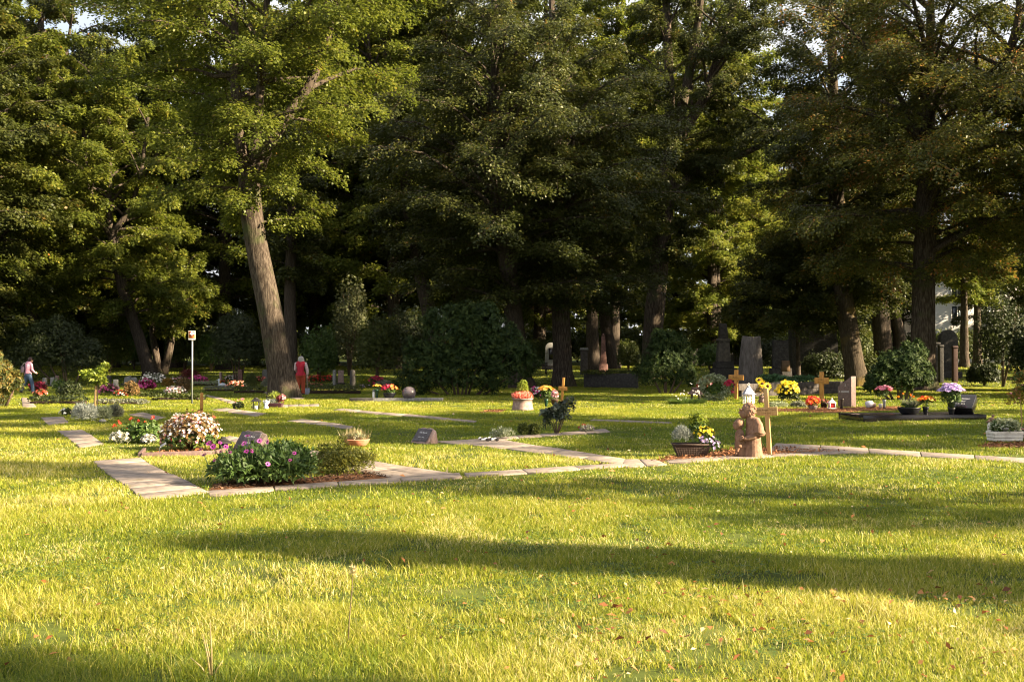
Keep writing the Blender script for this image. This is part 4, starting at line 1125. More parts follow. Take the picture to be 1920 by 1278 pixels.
def vase(label, p, h, r, mat, stemh, mound_, heads, seed, cup=0.45, npet=9, green=L_mid, leafn=60, eye=None, spreadr=0.5, name='flower_vase', group=None, droopy=False):
    """vase of cut flowers: heads = [(material, count, radius)]"""
    rng = np.random.default_rng(seed)
    t = thing(name, label, 'flower vase', p, 0, group)
    MB().lathe([(r * 0.62, 0), (r * 0.66, h * 0.3), (r * 0.85, h * 0.8), (r * 1.08, h), (r * 0.95, h)], 16).build('vase', mat, t, smooth_=True)
    st, lf = MB(), MB(); E = []
    tot = sum(c for _, c, _ in heads)
    for q in range(tot):
        a = q * 2.39996; rr = mound_ * math.sqrt((q + 0.5) / tot)
        e = np.array([math.cos(a) * rr, math.sin(a) * rr * 0.8, h + stemh * (1 - 0.30 * (rr / mound_) ** 2) * rng.uniform(0.93, 1.05)])
        st.tube([(math.cos(a) * r * 0.3, math.sin(a) * r * 0.3, h * 0.6), (e[0] * 0.55, e[1] * 0.55, h + stemh * 0.5), e], [0.005, 0.004, 0.003], 5)
        E.append(e)
    E = np.array(E)
    st.build('stems', M_stem, t)
    lb = [(0, 0, h + stemh * 0.42, mound_ * spreadr, mound_ * spreadr, stemh * 0.42)]
    bush(lf, seed, lb, leafn, 3, 0.10, 0.04, rise=0.3); lf.build('foliage', green, t)
    i = 0
    order = rng.permutation(tot)
    for mat, c, R in heads:
        m = MB(); idx = order[i:i + c]; i += c
        o = np.column_stack([E[idx, 0] / mound_ * 0.8, E[idx, 1] / mound_ * 0.8, np.ones(c)])
        for lay in range(2):
            bloom_at(m, rng, E[idx] + np.array([0, 0, 0.008 * lay]), o, R * (1 - 0.3 * lay), npet, cup + 0.45 * lay, 0.55)
        m.build('blossoms', mat, t)
    if eye:
        m = MB()
        for e in E: m.ball(e + np.array([0, -0.006, 0.012]), eye, 8, 6)
        m.build('flower_centres', M_dark_eye, t)
    return t

# near group at the left ------------------------------------------------------
p = at(480, 915)
t = mound('daisy_bush', 'large dark green bush with purple and pink daisies at the front left bed', 'flower bush', p + Vector((0, 0.45, 0)), 1.36, 0.52, L_mid, 201, n=2300, k=4, L=0.085, W=0.028, up=0.7, nl=8, rise=0.35, inner=0.3, stems=10, tint=(0.0, 0.75))
rng = np.random.default_rng(2)
def daisies(t, spots, p0, mat, R, seed, part='daisy'):
    r = np.random.default_rng(seed)
    for x, y, dy in spots:
        m = MB(); lx, lz = local(x, y, p0)
        dy = -0.50 * math.sqrt(max(0.0, 1 - (lz / 0.60) ** 2)) - 0.08; lx *= (p0.y + dy) / p0.y; lz = lz * (p0.y + dy) / p0.y + 0.02; c = np.array([[lx, dy, lz]])
        o = np.array([[r.normal(0, 0.5), -0.8, 0.7]])
        bloom_at(m, r, c, o, R * r.uniform(0.8, 1.15), 14, 0.3, 0.32)
        d = m.build(part, mat, t)
        MB().tube([(lx * 0.9, dy * 0.8, lz - 0.22), (lx, dy, lz)], [0.004, 0.003], 5).build('flower_stem', M_stem, d)
        MB().ball(c[0] + np.array([0, -0.008, 0.008]), 0.011, 8, 6).build('flower_centre', M_dark_eye, d)
daisies(t, [(400, 848, -.1), (392, 838, .1), (413, 834, .2), (424, 828, .25), (437, 834, 0), (447, 843, -.1), (404, 829, .2), (421, 857, -.2), (430, 842, .2), (469, 819, .3)], p + Vector((0, 0.45, 0)), P_purple, 0.040, 5)
P_mauve = fmat('mauve_petal', (0.30, 0.02, 0.24), (0.52, 0.06, 0.42), (0.70, 0.22, 0.58))
daisies(t, [(478, 842, -.3), (497, 825, .2), (470, 829, .2), (513, 826, .3), (521, 864, -.3), (562, 857, .1), (568, 845, .2), (487, 841, -.3)], p + Vector((0, 0.45, 0)), P_mauve, 0.042, 6)
p = at(632, 893)
mound('dwarf_yew', 'spreading golden green dwarf yew right beside the purple daisies', 'shrub', p + Vector((0, 0.35, 0)), 0.92, 0.40, L_golden, 202, n=2600, k=6, L=0.035, W=0.010, up=0.9, nl=9, rise=0.25, inner=0.3, stems=8)
p2 = p + Vector((-0.03, 0.35, 0))
m = MB(); bush(m, 31, [(0.02, 0, 0.40, 0.07, 0.06, 0.13), (-0.25, 0, 0.30, 0.12, 0.1, 0.1), (0.33, -0.05, 0.22, 0.16, 0.12, 0.08)], 240, 6, 0.035, 0.010, up=0.9, rise=0.3)
m.build('shoots', L_golden, [o for o in COL.objects if o.name.startswith('dwarf_yew')][0])

p = at(342, 848)
t = mound('begonia_bush', 'tall bush of white begonias with bronze leaves behind the low stone edging', 'flower bush', p + Vector((0, 0.5, 0)), 1.10, 0.68, L_bronze, 203, n=1500, k=4, L=0.055, W=0.04, nl=8, inner=0.3, stems=9, rise=0.1)
lb = lobes_for(1.10, 0.68, 203, 8, 0.8)
for q, (mat, cnt, R, zl) in enumerate(((P_white, 520, 0.034, 0.22), (P_pink, 150, 0.028, 0.15), (P_red, 14, 0.035, 0.12), (P_rose, 16, 0.035, 0.1))):
    f = MB(); blooms(f, 300 + q, lb, cnt, R, 5, 0.3, zlow=zl, zmin=-0.2); f.build('blossoms', mat, t)
m = MB(); bush(m, 77, [(0, -0.1, 0.16, 0.46, 0.34, 0.16)], 480, 4, 0.06, 0.045, up=0.5); m.build('foliage', L_mid, t)
# low edging of reddish stone around it
e = thing('grave_edging', 'low reddish stone edging round the white begonia bush', 'grave edging', at(334, 854))
q0 = at(334, 854); w_ = 0.0
a_, b_ = at(262, 857), at(405, 853)
for (A_, B_) in ((a_, b_), (a_, a_ + Vector((-0.25, 0.95, 0))), (b_, b_ + Vector((0.0, 0.95, 0)))):
    c = (A_ + B_) / 2 - q0; d = B_ - A_
    MB().box((c.x, c.y, 0.015), (d.length - (0.05 if A_ is a_ and B_ is b_ else 0.0), 0.055, 0.13), rot=(0, 0, math.atan2(d.y, d.x)), bevel=0.008).build('edging_stone', BROWN_ST, e)
# little metal name sign
p = at(301, 853)
t = thing('plant_label', 'small silver name tag on a bent wire before the white begonias', 'plant label', p + Vector((0, -0.04, 0)))
MB().tube([(0, 0, -0.03), (0, 0, 0.13), (0.02, 0.01, 0.15)], 0.004, 6).build('wire', ZINC, t)
MB().box((0.05, 0.02, 0.175), (0.11, 0.004, 0.05), rot=(-0.7, -0.55, 0), bevel=0.0015).build('plate', ZINC, t)

p = at(258, 832)
t = mound('geranium_bush', 'bright green geranium with a few red flower heads behind the white mounds', 'flower bush', p + Vector((0, 0.3, 0)), 0.80, 0.40, L_mid, 204, n=520, k=4, L=0.08, W=0.065, nl=7, stems=7, tint=(0.2, 1.0))
m, st = MB(), MB(); r = np.random.default_rng(8)
for x, y in ((218, 797), (227, 792), (248, 784), (262, 789), (289, 783), (254, 799), (240, 803), (275, 793)):
    lx, lz = local(x, y, p + Vector((0, 0.3, 0)))
    c = np.repeat([[lx, -0.05, lz]], 9, 0) + r.normal(0, 0.016, (9, 3))
    bloom_at(m, r, c, r.normal(0, 0.6, (9, 3)) + np.array([0, -0.3, 0.6]), 0.022, 5, 0.3)
    st.tube([(lx * 0.8, 0, lz - 0.25), (lx, -0.05, lz)], [0.005, 0.003], 5)
m.build('blossoms', P_red, t); st.build('flower_stems', M_stem, t)
for x, y, wpx, hpx, lab in ((216, 834, 42, 24, 'left of the two white daisy mounds before the geranium'), (271, 834, 30, 20, 'right of the two white daisy mounds before the geranium')):
    p = at(x, y); u = U(p)
    mound('daisy_mound', lab, 'flower mound', p + Vector((0, 0.2, 0)), wpx * u, hpx * u, L_grey, x, [(P_white, 95, 0.026, 9, 0.2)], n=240, L=0.04, W=0.015, group='white daisy mounds')

# black stepped lantern, terracotta bowl, wedge stones
p = at(413, 846)
t = thing('stone_lantern', 'small black stepped lantern between the begonias and the tilted stone', 'lantern', p + Vector((0, 0.2, 0)), 0.5)
m = MB()
for q, (w0, z0, h0) in enumerate(((0.20, 0.0, 0.03), (0.13, 0.033, 0.09), (0.24, 0.126, 0.018), (0.205, 0.147, 0.018), (0.165, 0.168, 0.018), (0.12, 0.189, 0.018), (0.07, 0.21, 0.03))):
    m.box((0, 0, z0 + h0 / 2), (w0, w0, h0), bevel=0.004)
m.build('body', IRON, t)

FACE_ST = surf('rough_dark_face', [(0.3, (0.030, 0.024, 0.026)), (0.5, (0.065, 0.054, 0.058)), (0.75, (0.15, 0.13, 0.135))], 18, rough=0.6, bump=0.5, detail=8)
def wedge(label, px, py, wpx, hpx, rz, mat, side, seed, tilt=0.68, text=None):
    p = at(px, py); u = U(p); w_, h_ = wpx * u, hpx * u
    t = thing('tilted_gravestone', label, 'gravestone', p, math.radians(rz))
    L_ = w_ * 0.82; D = w_ * 0.42
    B = bmesh.new()
    prof = [(-D * 0.62, -0.05), (-D * 0.58, 0.02), (D * 0.20, h_), (D * 0.34, h_ * 0.98), (D * 0.62, -0.05)]
    r = random.Random(seed); rows = []
    for i in range(9):
        x = -L_ / 2 + L_ * i / 8; k = 1 - 0.16 * abs(i / 4 - 1) ** 3
        rows.append([B.verts.new((x + r.uniform(-.012, .012), y + r.uniform(-.012, .012), z * (k if z > 0.05 else 1) + (r.uniform(-.022, .012) if z > 0.05 else 0))) for y, z in prof])
    for i in range(8):
        for j in range(len(prof)):
            k = (j + 1) % len(prof); B.faces.new([rows[i][j], rows[i + 1][j], rows[i + 1][k], rows[i][k]])
    B.faces.new(rows[0]); B.faces.new(list(reversed(rows[-1])))
    bmesh.ops.recalc_face_normals(B, faces=B.faces[:])
    bmesh.ops.bevel(B, geom=[e for e in B.edges if e.calc_face_angle(0) > 0.5], offset=0.006, segments=2, affect='EDGES')
    MB().bm(B).build('rough_body', side, t)
    a = math.atan2(h_ - 0.02, D * 0.78); ln = math.hypot(h_ - 0.02, D * 0.78)
    f = MB().box((0, -D * 0.19 - math.sin(a) * 0.007, (h_ + 0.02) / 2 + math.cos(a) * 0.007), (L_ * 0.86, ln * 0.84, 0.012), rot=(a, 0, 0), bevel=0.004).build('face_plate', mat, t)
    if text:
        for s, sz, fx, fz in text:
            c = (fx * L_, -D * 0.19 + math.cos(a) * fz * ln - math.sin(a) * 0.0142, (h_ + 0.02) / 2 + math.sin(a) * fz * ln + math.cos(a) * 0.0142)
            lettering('lettering', s, sz, SILVER_TXT, f, c, (a, 0, 0), 0.0006)
    return t
wedge('tilted dark stone with a rough edge behind the purple daisies', 470, 846, 80, 39, -36, FACE_ST, surf('rough_brown_rock', [(0.3, (0.03, 0.022, 0.02)), (0.5, (0.07, 0.052, 0.046)), (0.75, (0.14, 0.11, 0.10))], 14, rough=0.9, bump=0.8, detail=8), 5, text=[('Familie Kern', 0.055, 0, 0.18), ('1931 - 2012', 0.04, 0, -0.12)])
wedge('tilted stone with a pink rough side in the middle of the lawn', 796, 831, 58, 29, -46, FACE_ST, PINK_ST, 6, text=[('Otto Brandt', 0.045, 0, 0.16), ('1929 - 2011', 0.035, 0, -0.14)])
p = at(669, 837)
t = pot_plant('potted_grass', 'terracotta bowl with pale dry plants in the middle of the lawn', 'potted plant', p, bowl_prof(0.235, 0.135), TERRA, 0.30, 0.14, 0.10, L_pale, 210, [(P_white, 40, 0.012, 5, 0.2)], n=240, L=0.05, W=0.014, up=0.8, rise=0.4)
m = MB(); r = np.random.default_rng(4); nn_ = 150
c = np.column_stack([r.normal(-0.04, 0.10, nn_), r.normal(0, 0.06, nn_), np.full(nn_, 0.12)])
d = np.column_stack([c[:, 0] * 1.2 + r.normal(0, 0.10, nn_), c[:, 1] + r.normal(0, 0.1, nn_), np.full(nn_, 0.8)])
m.leaves(c, d, r.normal(0, 1, (nn_, 3)), r.uniform(0.12, 0.27, nn_), 0.010, r.random(nn_)); m.build('dry_stalks', L_dry, t)

# lavender group with the little standard tree at the left
for x, y, wpx, hpx, lf, lab, sd in ((158, 791, 48, 36, L_silver, 'silvery lavender bush at the foot of the lime green little tree', 221), (192, 789, 28, 26, L_pale, 'small pale yellow shrub between the two lavenders', 222), (215, 785, 26, 26, L_grey, 'blue grey lavender right of the pale yellow shrub', 223)):
    p = at(x, y); u = U(p)
    mound('lavender_bush', lab, 'shrub', p, wpx * u, hpx * u, lf, sd, n=700, k=5, L=0.10, W=0.012, up=0.9, rise=0.6, inner=0.35, nl=6)
p = at(125, 780); u = U(p)
mound('daisy_mound', 'little white flowers left of the lavender bushes', 'flower mound', p, 20 * u, 16 * u, L_yew, 224, [(P_white, 26, 0.05, 6, 0.3)], n=150, L=0.05, W=0.03)
p = at(178, 778); u = U(p)
t = thing('standard_tree', 'little lime green tree on a pale wooden stake above the lavender', 'small tree', p)
MB().tube([(0, 0, -0.05), (0.0, 0, 0.4), (0.02, 0, 0.82)], [0.032, 0.03, 0.026], 8).build('stake', WOOD, t, smooth_=True)
MB().tube([(0.05, 0.02, -0.05), (0.06, 0.02, 0.7), (0.05, 0, 1.1)], [0.018, 0.016, 0.010], 7).build('trunk', M_twig, t, smooth_=True)
m = MB(); lb = [((x - 178) * u, 0, zpix(y, p.y) - p.z, a * u, a * u * 0.8, b * u) for x, y, a, b in ((175, 710, 16, 12), (187, 718, 12, 10), (165, 703, 10, 6), (190, 697, 8, 8), (196, 688, 6, 5), (158, 700, 8, 4), (183, 705, 12, 9))]
bush(m, 226, lb, 420, 4, 0.11, 0.045, up=0.6, inner=0.3); m.build('crown', L_lime, t)
p = at(192, 791)
MBs = MB().ball((0, 0, 0.03), (0.10, 0.07, 0.05), 14, 8)
tag(MBs.build('flat_stone', GREY_ST, loc=p, smooth_=True), 'pale flat stone before the pale yellow shrub', 'stone')

# ------------------------------------------------------------------ middle lawn
p = at(1043, 813); u = U(p)
t = thing('small_rhododendron', 'small dark rhododendron on bare stems in the middle of the lawn', 'shrub', p)
lb = [((x - 1043) * u, dy, zpix(y, p.y) - p.z, a * u, a * u, b * u) for x, y, a, b, dy in ((1043, 775, 17, 12, 0), (1062, 765, 14, 12, 0.1), (1027, 778, 13, 10, 0.05), (1055, 783, 15, 9, -0.1), (1036, 787, 14, 8, -0.05), (1069, 755, 9, 8, 0), (1025, 795, 8, 6, 0), (1050, 768, 14, 10, 0.15))]
m = MB(); bush(m, 230, lb, 210, 7, 0.105, 0.034, up=0.4, rise=0.0, inner=0.2); m.build('foliage', fmat('dark_rhododendron_leaf', (0.012, 0.022, 0.012), (0.028, 0.044, 0.020), (0.085, 0.09, 0.05), 0.08, 0.35, 0.5), t)
m = MB()
for l in lb[:6]: m.tube([(l[0] * 0.06, 0, -0.03), (l[0] * 0.4, l[1] * 0.5, 0.18), (l[0] * 0.9, l[1], l[2])], [0.016, 0.012, 0.006], 6)
m.build('stems', M_twig, t, smooth_=True)
for x, y, wpx, hpx, lab in ((983, 817, 22, 23, 'left of two little dark dwarf conifers'), (1002, 817, 20, 23, 'right of two little dark dwarf conifers')):
    p = at(x, y); u = U(p)
    mound('dwarf_conifer', lab, 'shrub', p, wpx * u, hpx * u, L_box, x, n=420, k=5, L=0.05, W=0.018, up=0.8, rise=0.4, group='dwarf conifers on the lawn')
p = at(943, 823); u = U(p)
mound('variegated_plant', 'cream variegated plant left of the dwarf conifers', 'plant', p, 48 * u, 24 * u, L_pale, 233, [(P_white, 20, 0.014, 5, 0.2)], n=260, k=4, L=0.05, W=0.018, up=0.8, rise=0.5, inner=0.4)
r = random.Random(3)
t = None
for q in range(12):
    x = 900 + q * 2.9; y = 826 + (q % 3) * 1.2
    b = MB().ball((0, 0, 0.02), (r.uniform(0.03, 0.055), r.uniform(0.03, 0.05), r.uniform(0.022, 0.035)), 10, 7)
    dark = q % 2
    tag(b.build('pebble', DARK_ST if dark else WHITE_PT, loc=at(x, y) + Vector((0, 0, 0.028)), rot=(0, 0, q), smooth_=True), 'dark pebble in the little row on the paving' if dark else 'white pebble in the little row on the paving', 'pebble', 'dark pebbles on the paving' if dark else 'white pebbles on the paving')
p = at(1102, 810); u = U(p)
mound('heather_plant', 'small heather with two red flowers right of the dark rhododendron', 'plant', p, 30 * u, 13 * u, L_grey, 234, [(P_crimson, 6, 0.05, 7, 0.4), (P_lilac, 26, 0.015, 5, 0.2)], n=220, k=4, L=0.045, W=0.012, up=0.8, rise=0.4)

# pot with heather and golden conifer, bouquets and heather beside it
p = at(980, 769); u = U(p)
t = pot_plant('heather_pot', 'tapering clay pot with pink heather and a golden conifer', 'potted plant', p, [(0.345, 0), (0.33, 0.06), (0.30, 0.24), (0.295, 0.33), (0.325, 0.34), (0.325, 0.375), (0.29, 0.375)], CLAY, 0.66, 0.24, 0.30, L_grey, 240, n=160, L=0.05, W=0.02, rise=0.5)
m = MB(); r = np.random.default_rng(6); lb = lobes_for(0.66, 0.22, 240, 6, 0.85)
c, o = sample_lobes(r, [(a, b, z + 0.31, d, e, f) for a, b, z, d, e, f in lb], 900, inner=0.1)
m.leaves(c, o * 0.5 + np.array([0, 0, 0.8]) + r.normal(0, 0.25, c.shape), r.normal(0, 1, c.shape), r.uniform(0.07, 0.15, len(c)), 0.026, r.random(len(c))); m.build('heather', P_salmon, t)
m = MB(); bush(m, 242, [(0.0, 0.05, 0.66, 0.15, 0.13, 0.22), (0.03, 0.05, 0.80, 0.10, 0.09, 0.12)], 420, 4, 0.06, 0.022, up=0.8, rise=0.5); m.build('conifer', L_lime, t)
p = at(1011, 750); u = U(p)
mound('cyclamen_bush', 'cyclamen with magenta and white flowers behind the clay pot', 'flower bush', p, 34 * u, 26 * u, L_yew, 243, [(P_magenta, 60, 0.06, 6, 0.5), (P_white, 60, 0.05, 6, 0.4)], n=220, L=0.07, W=0.05)
vase('bouquet of golden yellow chrysanthemums in a dark green vase', at(1024, 763), 0.27, 0.075, GREEN_PL, 0.42, 0.24, [(P_gold, 22, 0.085)], 244, leafn=110)
p = at(1040, 760); u = U(p)
pot_plant('heather_pot', 'brown pot of pale pink heather between the bouquet and the tilted cross', 'potted plant', p, pot_prof(0.13, 0.22), RUST, 0.26, 0.34, 0.2, L_grey, 245, [(P_rose, 130, 0.035, 5, 0.5), (P_white, 30, 0.03, 5, 0.5)], n=150, L=0.07, W=0.015, up=0.8, rise=0.6)

# slab with the granite ball
p = at(745, 752); d_ = p.y
t = thing('grave_slab', 'long low grey slab carrying the polished granite ball', 'grave slab', p)
MB().box((-0.0, 0.25, 0.03), (3.4, 0.55, 0.17), bevel=0.01).build('slab', GREY_ST, t)
MB().box((-1.35, -0.02, 0.05), (0.9, 0.10, 0.16), bevel=0.01).build('front_kerb', DARK_ST, t)
top = p.z + 0.115
def on(px, y_off=0.25, p0=p, z=top): return Vector(((px - CX) / F_PX * (p0.y + y_off), p0.y + y_off, z))
t = thing('granite_ball', 'polished dark granite ball flattened at its base', 'gravestone', on(767))
MB().lathe([(0.19, 0.0), (0.245, 0.07), (0.27, 0.16), (0.262, 0.24), (0.235, 0.31), (0.19, 0.37), (0.13, 0.41), (0.06, 0.432), (0.002, 0.436)], 32).build('ball', PURPLE_GR, t, smooth_=True)
p_ = on(730)
pot_plant('flower_bowl', 'black bowl of crimson and orange flowers on the long grey slab', 'potted plant', p_, bowl_prof(0.245, 0.19), BLACK_PL, 0.42, 0.25, 0.17, L_mid, 250, n=200, L=0.07, W=0.045)
o = [c for c in COL.objects if c.get('label', '').startswith('black bowl of crimson')][0]
m1, m2 = MB(), MB()
blooms(m1, 251, [(-0.10, 0, 0.34, 0.16, 0.12, 0.14)], 34, 0.065, 6, 0.4); blooms(m2, 252, [(0.10, 0, 0.34, 0.16, 0.12, 0.13)], 34, 0.065, 6, 0.4)
m1.build('blossoms', P_crimson, o); m2.build('blossoms', fmat('bright_orange_petal', (0.75, 0.16, 0.03), (0.85, 0.26, 0.06), (0.88, 0.42, 0.14)), o)
vase('yellow flowers in a slim dark green vase on the long grey slab', on(707), 0.33, 0.075, GREEN_PL, 0.16, 0.15, [(P_gold, 16, 0.06)], 253, leafn=30)
t = thing('grave_candle', 'glass grave candle left of the yellow flowers on the slab', 'grave light', on(701, 0.30))
MB().lathe([(0.045, 0), (0.05, 0.03), (0.05, 0.20), (0.035, 0.24)], 14).build('candle', WHITE_PT, t, smooth_=True)
MB().lathe([(0.04, 0.243), (0.055, 0.25), (0.045, 0.30), (0.012, 0.33)], 14).build('lid', ZINC, t, smooth_=True)

# bowl by the linden, lantern, roses
p = at(513, 764); u = U(p)
t = thing('flower_trough', 'dark trough of purple and grey plants at the foot of the linden', 'potted plant', p)
MB().frustum(0, 0.15, (0.50, 0.26), (0.60, 0.32), bevel=0.01).build('trough', surf('plum_glaze', mono((0.05, 0.018, 0.028)), 12, rough=0.35, bump=0.05), t)
m = MB(); bush(m, 260, [(-0.12, 0, 0.17, 0.2, 0.12, 0.10), (0.05, 0, 0.17, 0.16, 0.12, 0.10)], 200, 4, 0.06, 0.018, rise=0.4); m.build('foliage', L_silver, t)
m = MB(); bush(m, 261, [(0.22, 0, 0.24, 0.13, 0.1, 0.13)], 120, 4, 0.06, 0.03, rise=0.2); m.build('dark_foliage', L_red, t)
m = MB(); blooms(m, 262, [(0.28, 0, 0.30, 0.10, 0.1, 0.10)], 18, 0.05, 6, 0.3); m.build('blossoms', P_pink, t)
m = MB(); bush(m, 263, [(0.02, 0.05, 0.32, 0.16, 0.08, 0.14)], 60, 3, 0.12, 0.012, rise=1.0); m.build('grass_tuft', L_lime, t)
p = at(499, 766)
t = thing('angel_figure', 'small white angel figure left of the plum coloured trough', 'figurine', p)
MB().lathe([(0.075, 0), (0.08, 0.03), (0.05, 0.12), (0.055, 0.17), (0.02, 0.20)], 14).ball((0, 0, 0.235), 0.042, 12, 8).build('body', WHITE_PT, t, smooth_=True)
for s in (-1, 1): MB().prism([(s * 0.03, 0.10), (s * 0.10, 0.20), (s * 0.085, 0.27), (s * 0.03, 0.19)], 0.02, 0.035).build('wing', WHITE_PT, t)
p = at(480, 768)
t = thing('grave_lantern', 'dark metal lantern on four legs among the grass left of the angel', 'lantern', p)
for sx in (-1, 1):
    for sy in (-1, 1): MB().box((sx * 0.10, sy * 0.10, 0.13), (0.022, 0.022, 0.26)).build('post', IRON, t)
MB().frustum(0.26, 0.34, (0.30, 0.30), (0.16, 0.16), bevel=0.005).box((0, 0, 0.36), (0.10, 0.10, 0.04)).build('roof', IRON, t)
MB().lathe([(0.05, 0), (0.055, 0.12), (0.03, 0.13)], 12).build('candle', WHITE_PT, t, smooth_=True)
p = at(447, 767); u = U(p)
t = mound('rose_bush', 'little rose bush with two pale blooms left of the dark lantern', 'rose', p, 22 * u, 14 * u, L_yew, 265, n=160, L=0.06, W=0.035)
m, st = MB(), MB(); r = np.random.default_rng(1)
for x, y, c_ in ((441, 754, 0), (455, 749, 1), (447, 750, 0)):
    lx, lz = local(x, y, p); st.tube([(lx * 0.4, 0, 0.1), (lx, 0, lz)], [0.006, 0.004], 5)
    for k in range(3): bloom_at(m, r, np.array([[lx, 0, lz]]), np.array([[0, -0.4, 0.9]]), (0.075 if c_ else 0.05) - 0.012 * k, 7, 0.2 + 0.5 * k, 0.8)
m.build('blossoms', P_pink, t); st.build('flower_stems', M_stem, t)

# ------------------------------------------------------------------ right-hand graves
p = at(1298, 857); u = U(p)
t = thing('flower_basket', 'dark wicker basket with silver foliage and yellow flowers beside the sculpture', 'flower basket', p + Vector((0, 0.12, 0)))
bs = MB()
for q in range(13):
    k = q / 12; bs.box((0, 0, 0.008 + 0.185 * k), (0.42 + 0.16 * k + (0.006 if q % 2 else 0), 0.26 + 0.08 * k + (0.008 if q % 2 else 0), 0.0152), bevel=0.006)
for q in range(14):
    x = -0.5 + q / 13; bs.tube([(x * 0.42, -0.1335 + 0.0065, 0.0), (x * 0.58, -0.1735 + 0.0065, 0.20)], 0.008, 6)
bs.tube([(-0.29, -0.17, 0.203), (0, -0.18, 0.205), (0.29, -0.17, 0.203)], 0.014, 8).tube([(-0.29, 0.17, 0.203), (0, 0.18, 0.205), (0.29, 0.17, 0.203)], 0.014, 8).tube([(-0.29, -0.17, 0.203), (-0.30, 0, 0.205), (-0.29, 0.17, 0.203)], 0.014, 8).tube([(0.29, -0.17, 0.203), (0.30, 0, 0.205), (0.29, 0.17, 0.203)], 0.014, 8)
bs.build('basket', WICKER, t)
hd = MB(); hd.tube([(0.10, -0.16, 0.20), (0.16, -0.14, 0.26), (0.24, -0.05, 0.27), (0.28, 0.02, 0.21)], 0.010, 7); hd.build('handle', WICKER, t, smooth_=True)
m = MB(); r = np.random.default_rng(12)
c, o = sample_lobes(r, [(-0.13, 0, 0.30, 0.16, 0.13, 0.15), (-0.16, 0, 0.38, 0.09, 0.08, 0.10)], 1500, inner=0.35)
m.leaves(c, o * 0.6 + np.array([0, 0, 0.7]) + r.normal(0, 0.5, c.shape), r.normal(0, 1, c.shape), r.uniform(0.03, 0.075, len(c)), 0.008, r.random(len(c))); m.build('silver_foliage', L_silver, t)
m = MB(); bush(m, 271, [(0.16, 0, 0.34, 0.17, 0.13, 0.16), (0.30, -0.05, 0.22, 0.16, 0.13, 0.12), (0.10, 0.05, 0.42, 0.12, 0.1, 0.16), (0.38, -0.12, 0.12, 0.10, 0.08, 0.10)], 420, 4, 0.05, 0.022, rise=0.2); m.build('foliage', L_mid, t)
m = MB(); bush(m, 272, [(0.02, 0.05, 0.50, 0.03, 0.03, 0.17), (0.10, 0.05, 0.48, 0.03, 0.03, 0.12), (0.17, 0.05, 0.50, 0.025, 0.025, 0.15), (0.26, 0.05, 0.45, 0.025, 0.025, 0.13), (0.05, 0.08, 0.52, 0.03, 0.03, 0.16), (0.13, 0.02, 0.52, 0.02, 0.02, 0.18)], 300, 4, 0.05, 0.02, rise=0.4); m.build('shoots', L_lime, t)
m = MB(); blooms(m, 273, [(0.20, -0.02, 0.36, 0.16, 0.13, 0.12)], 90, 0.026, 6, 0.4); m.build('blossoms', P_yellow, t)
m = MB(); blooms(m, 274, [(0.37, -0.14, 0.14, 0.10, 0.08, 0.12), (0.24, -0.1, 0.26, 0.12, 0.08, 0.10)], 34, 0.030, 6, 0.3); m.build('pale_blossoms', P_lilac, t)

# the wreath-like bush, brown lantern, grass tuft
p = at(1338, 751); u = U(p)
t = thing('ring_shaped_plant', 'variegated ivy grown as an upright ring with red roses at its side', 'plant', p)
lb = []
for q in range(15):
    a = q / 15 * 2 * PI; lb.append((math.cos(a) * 24 * u, 0.05 * math.sin(3 * a), 23 * u + math.sin(a) * 19 * u, 8 * u, 7 * u, 8 * u))
m = MB(); bush(m, 280, lb, 900, 4, 0.075, 0.04, inner=0.3, zmin=-0.9); m.build('foliage', L_pale, t)
m = MB(); bush(m, 281, [(0, 0.05, 14 * u, 22 * u, 6 * u, 13 * u), (10 * u, 0.1, 24 * u, 14 * u, 5 * u, 12 * u)], 300, 4, 0.075, 0.04); m.build('inner_foliage', L_mid, t)
m = MB(); blooms(m, 282, [(29 * u, -0.15, 28 * u, 8 * u, 5 * u, 9 * u), (32 * u, -0.1, 16 * u, 3 * u, 3 * u, 5 * u)], 26, 0.085, 7, 0.5); m.build('blossoms', P_crimson, t)
p = at(1325, 722); u = U(p)
mound('rose_bush', 'red roses on thin stems behind the ring shaped ivy', 'rose', at(1325, 738), 0.9, 0.75, L_bronze, 283, [(P_red, 20, 0.10, 7, 0.4), (P_pink, 5, 0.09, 7, 0.4)], n=160, L=0.1, W=0.05)
p = at(1304, 751); u = U(p)
t = thing('grave_lantern', 'brown metal lantern with a pitched roof left of the ring shaped ivy', 'lantern', p)
for sx in (-1, 1):
    for sy in (-1, 1): MB().box((sx * 7 * u, sy * 7 * u, 6 * u), (2 * u, 2 * u, 12 * u)).build('post', RUST, t)
MB().frustum(12 * u, 22 * u, (26 * u, 26 * u), (12 * u, 12 * u), bevel=0.006).frustum(22 * u, 25 * u, (14 * u, 14 * u), (10 * u, 10 * u)).build('roof', RUST, t)
MB().box((0, 0, 0.6 * u), (17 * u, 17 * u, 1.2 * u)).build('base', RUST, t)
p = at(1288, 757); u = U(p)
t = thing('grass_tuft', 'soft green tuft of ornamental grass left of the brown lantern', 'ornamental grass', p)
m = MB(); r = np.random.default_rng(5); n_ = 900
a = r.uniform(0, 2 * PI, n_); rr = np.sqrt(r.random(n_)) * 28 * u
c = np.column_stack([np.cos(a) * rr, np.sin(a) * rr * 0.6, np.zeros(n_)])
d = np.column_stack([np.cos(a) * 0.9, np.sin(a) * 0.7, r.uniform(0.2, 0.8, n_)])
m.leaves(c, d, np.tile([0, 0, 1.0], (n_, 1)) + r.normal(0, 0.2, (n_, 3)), r.uniform(0.2, 0.42, n_), 0.016, r.random(n_)); m.build('blades', L_mid, t)
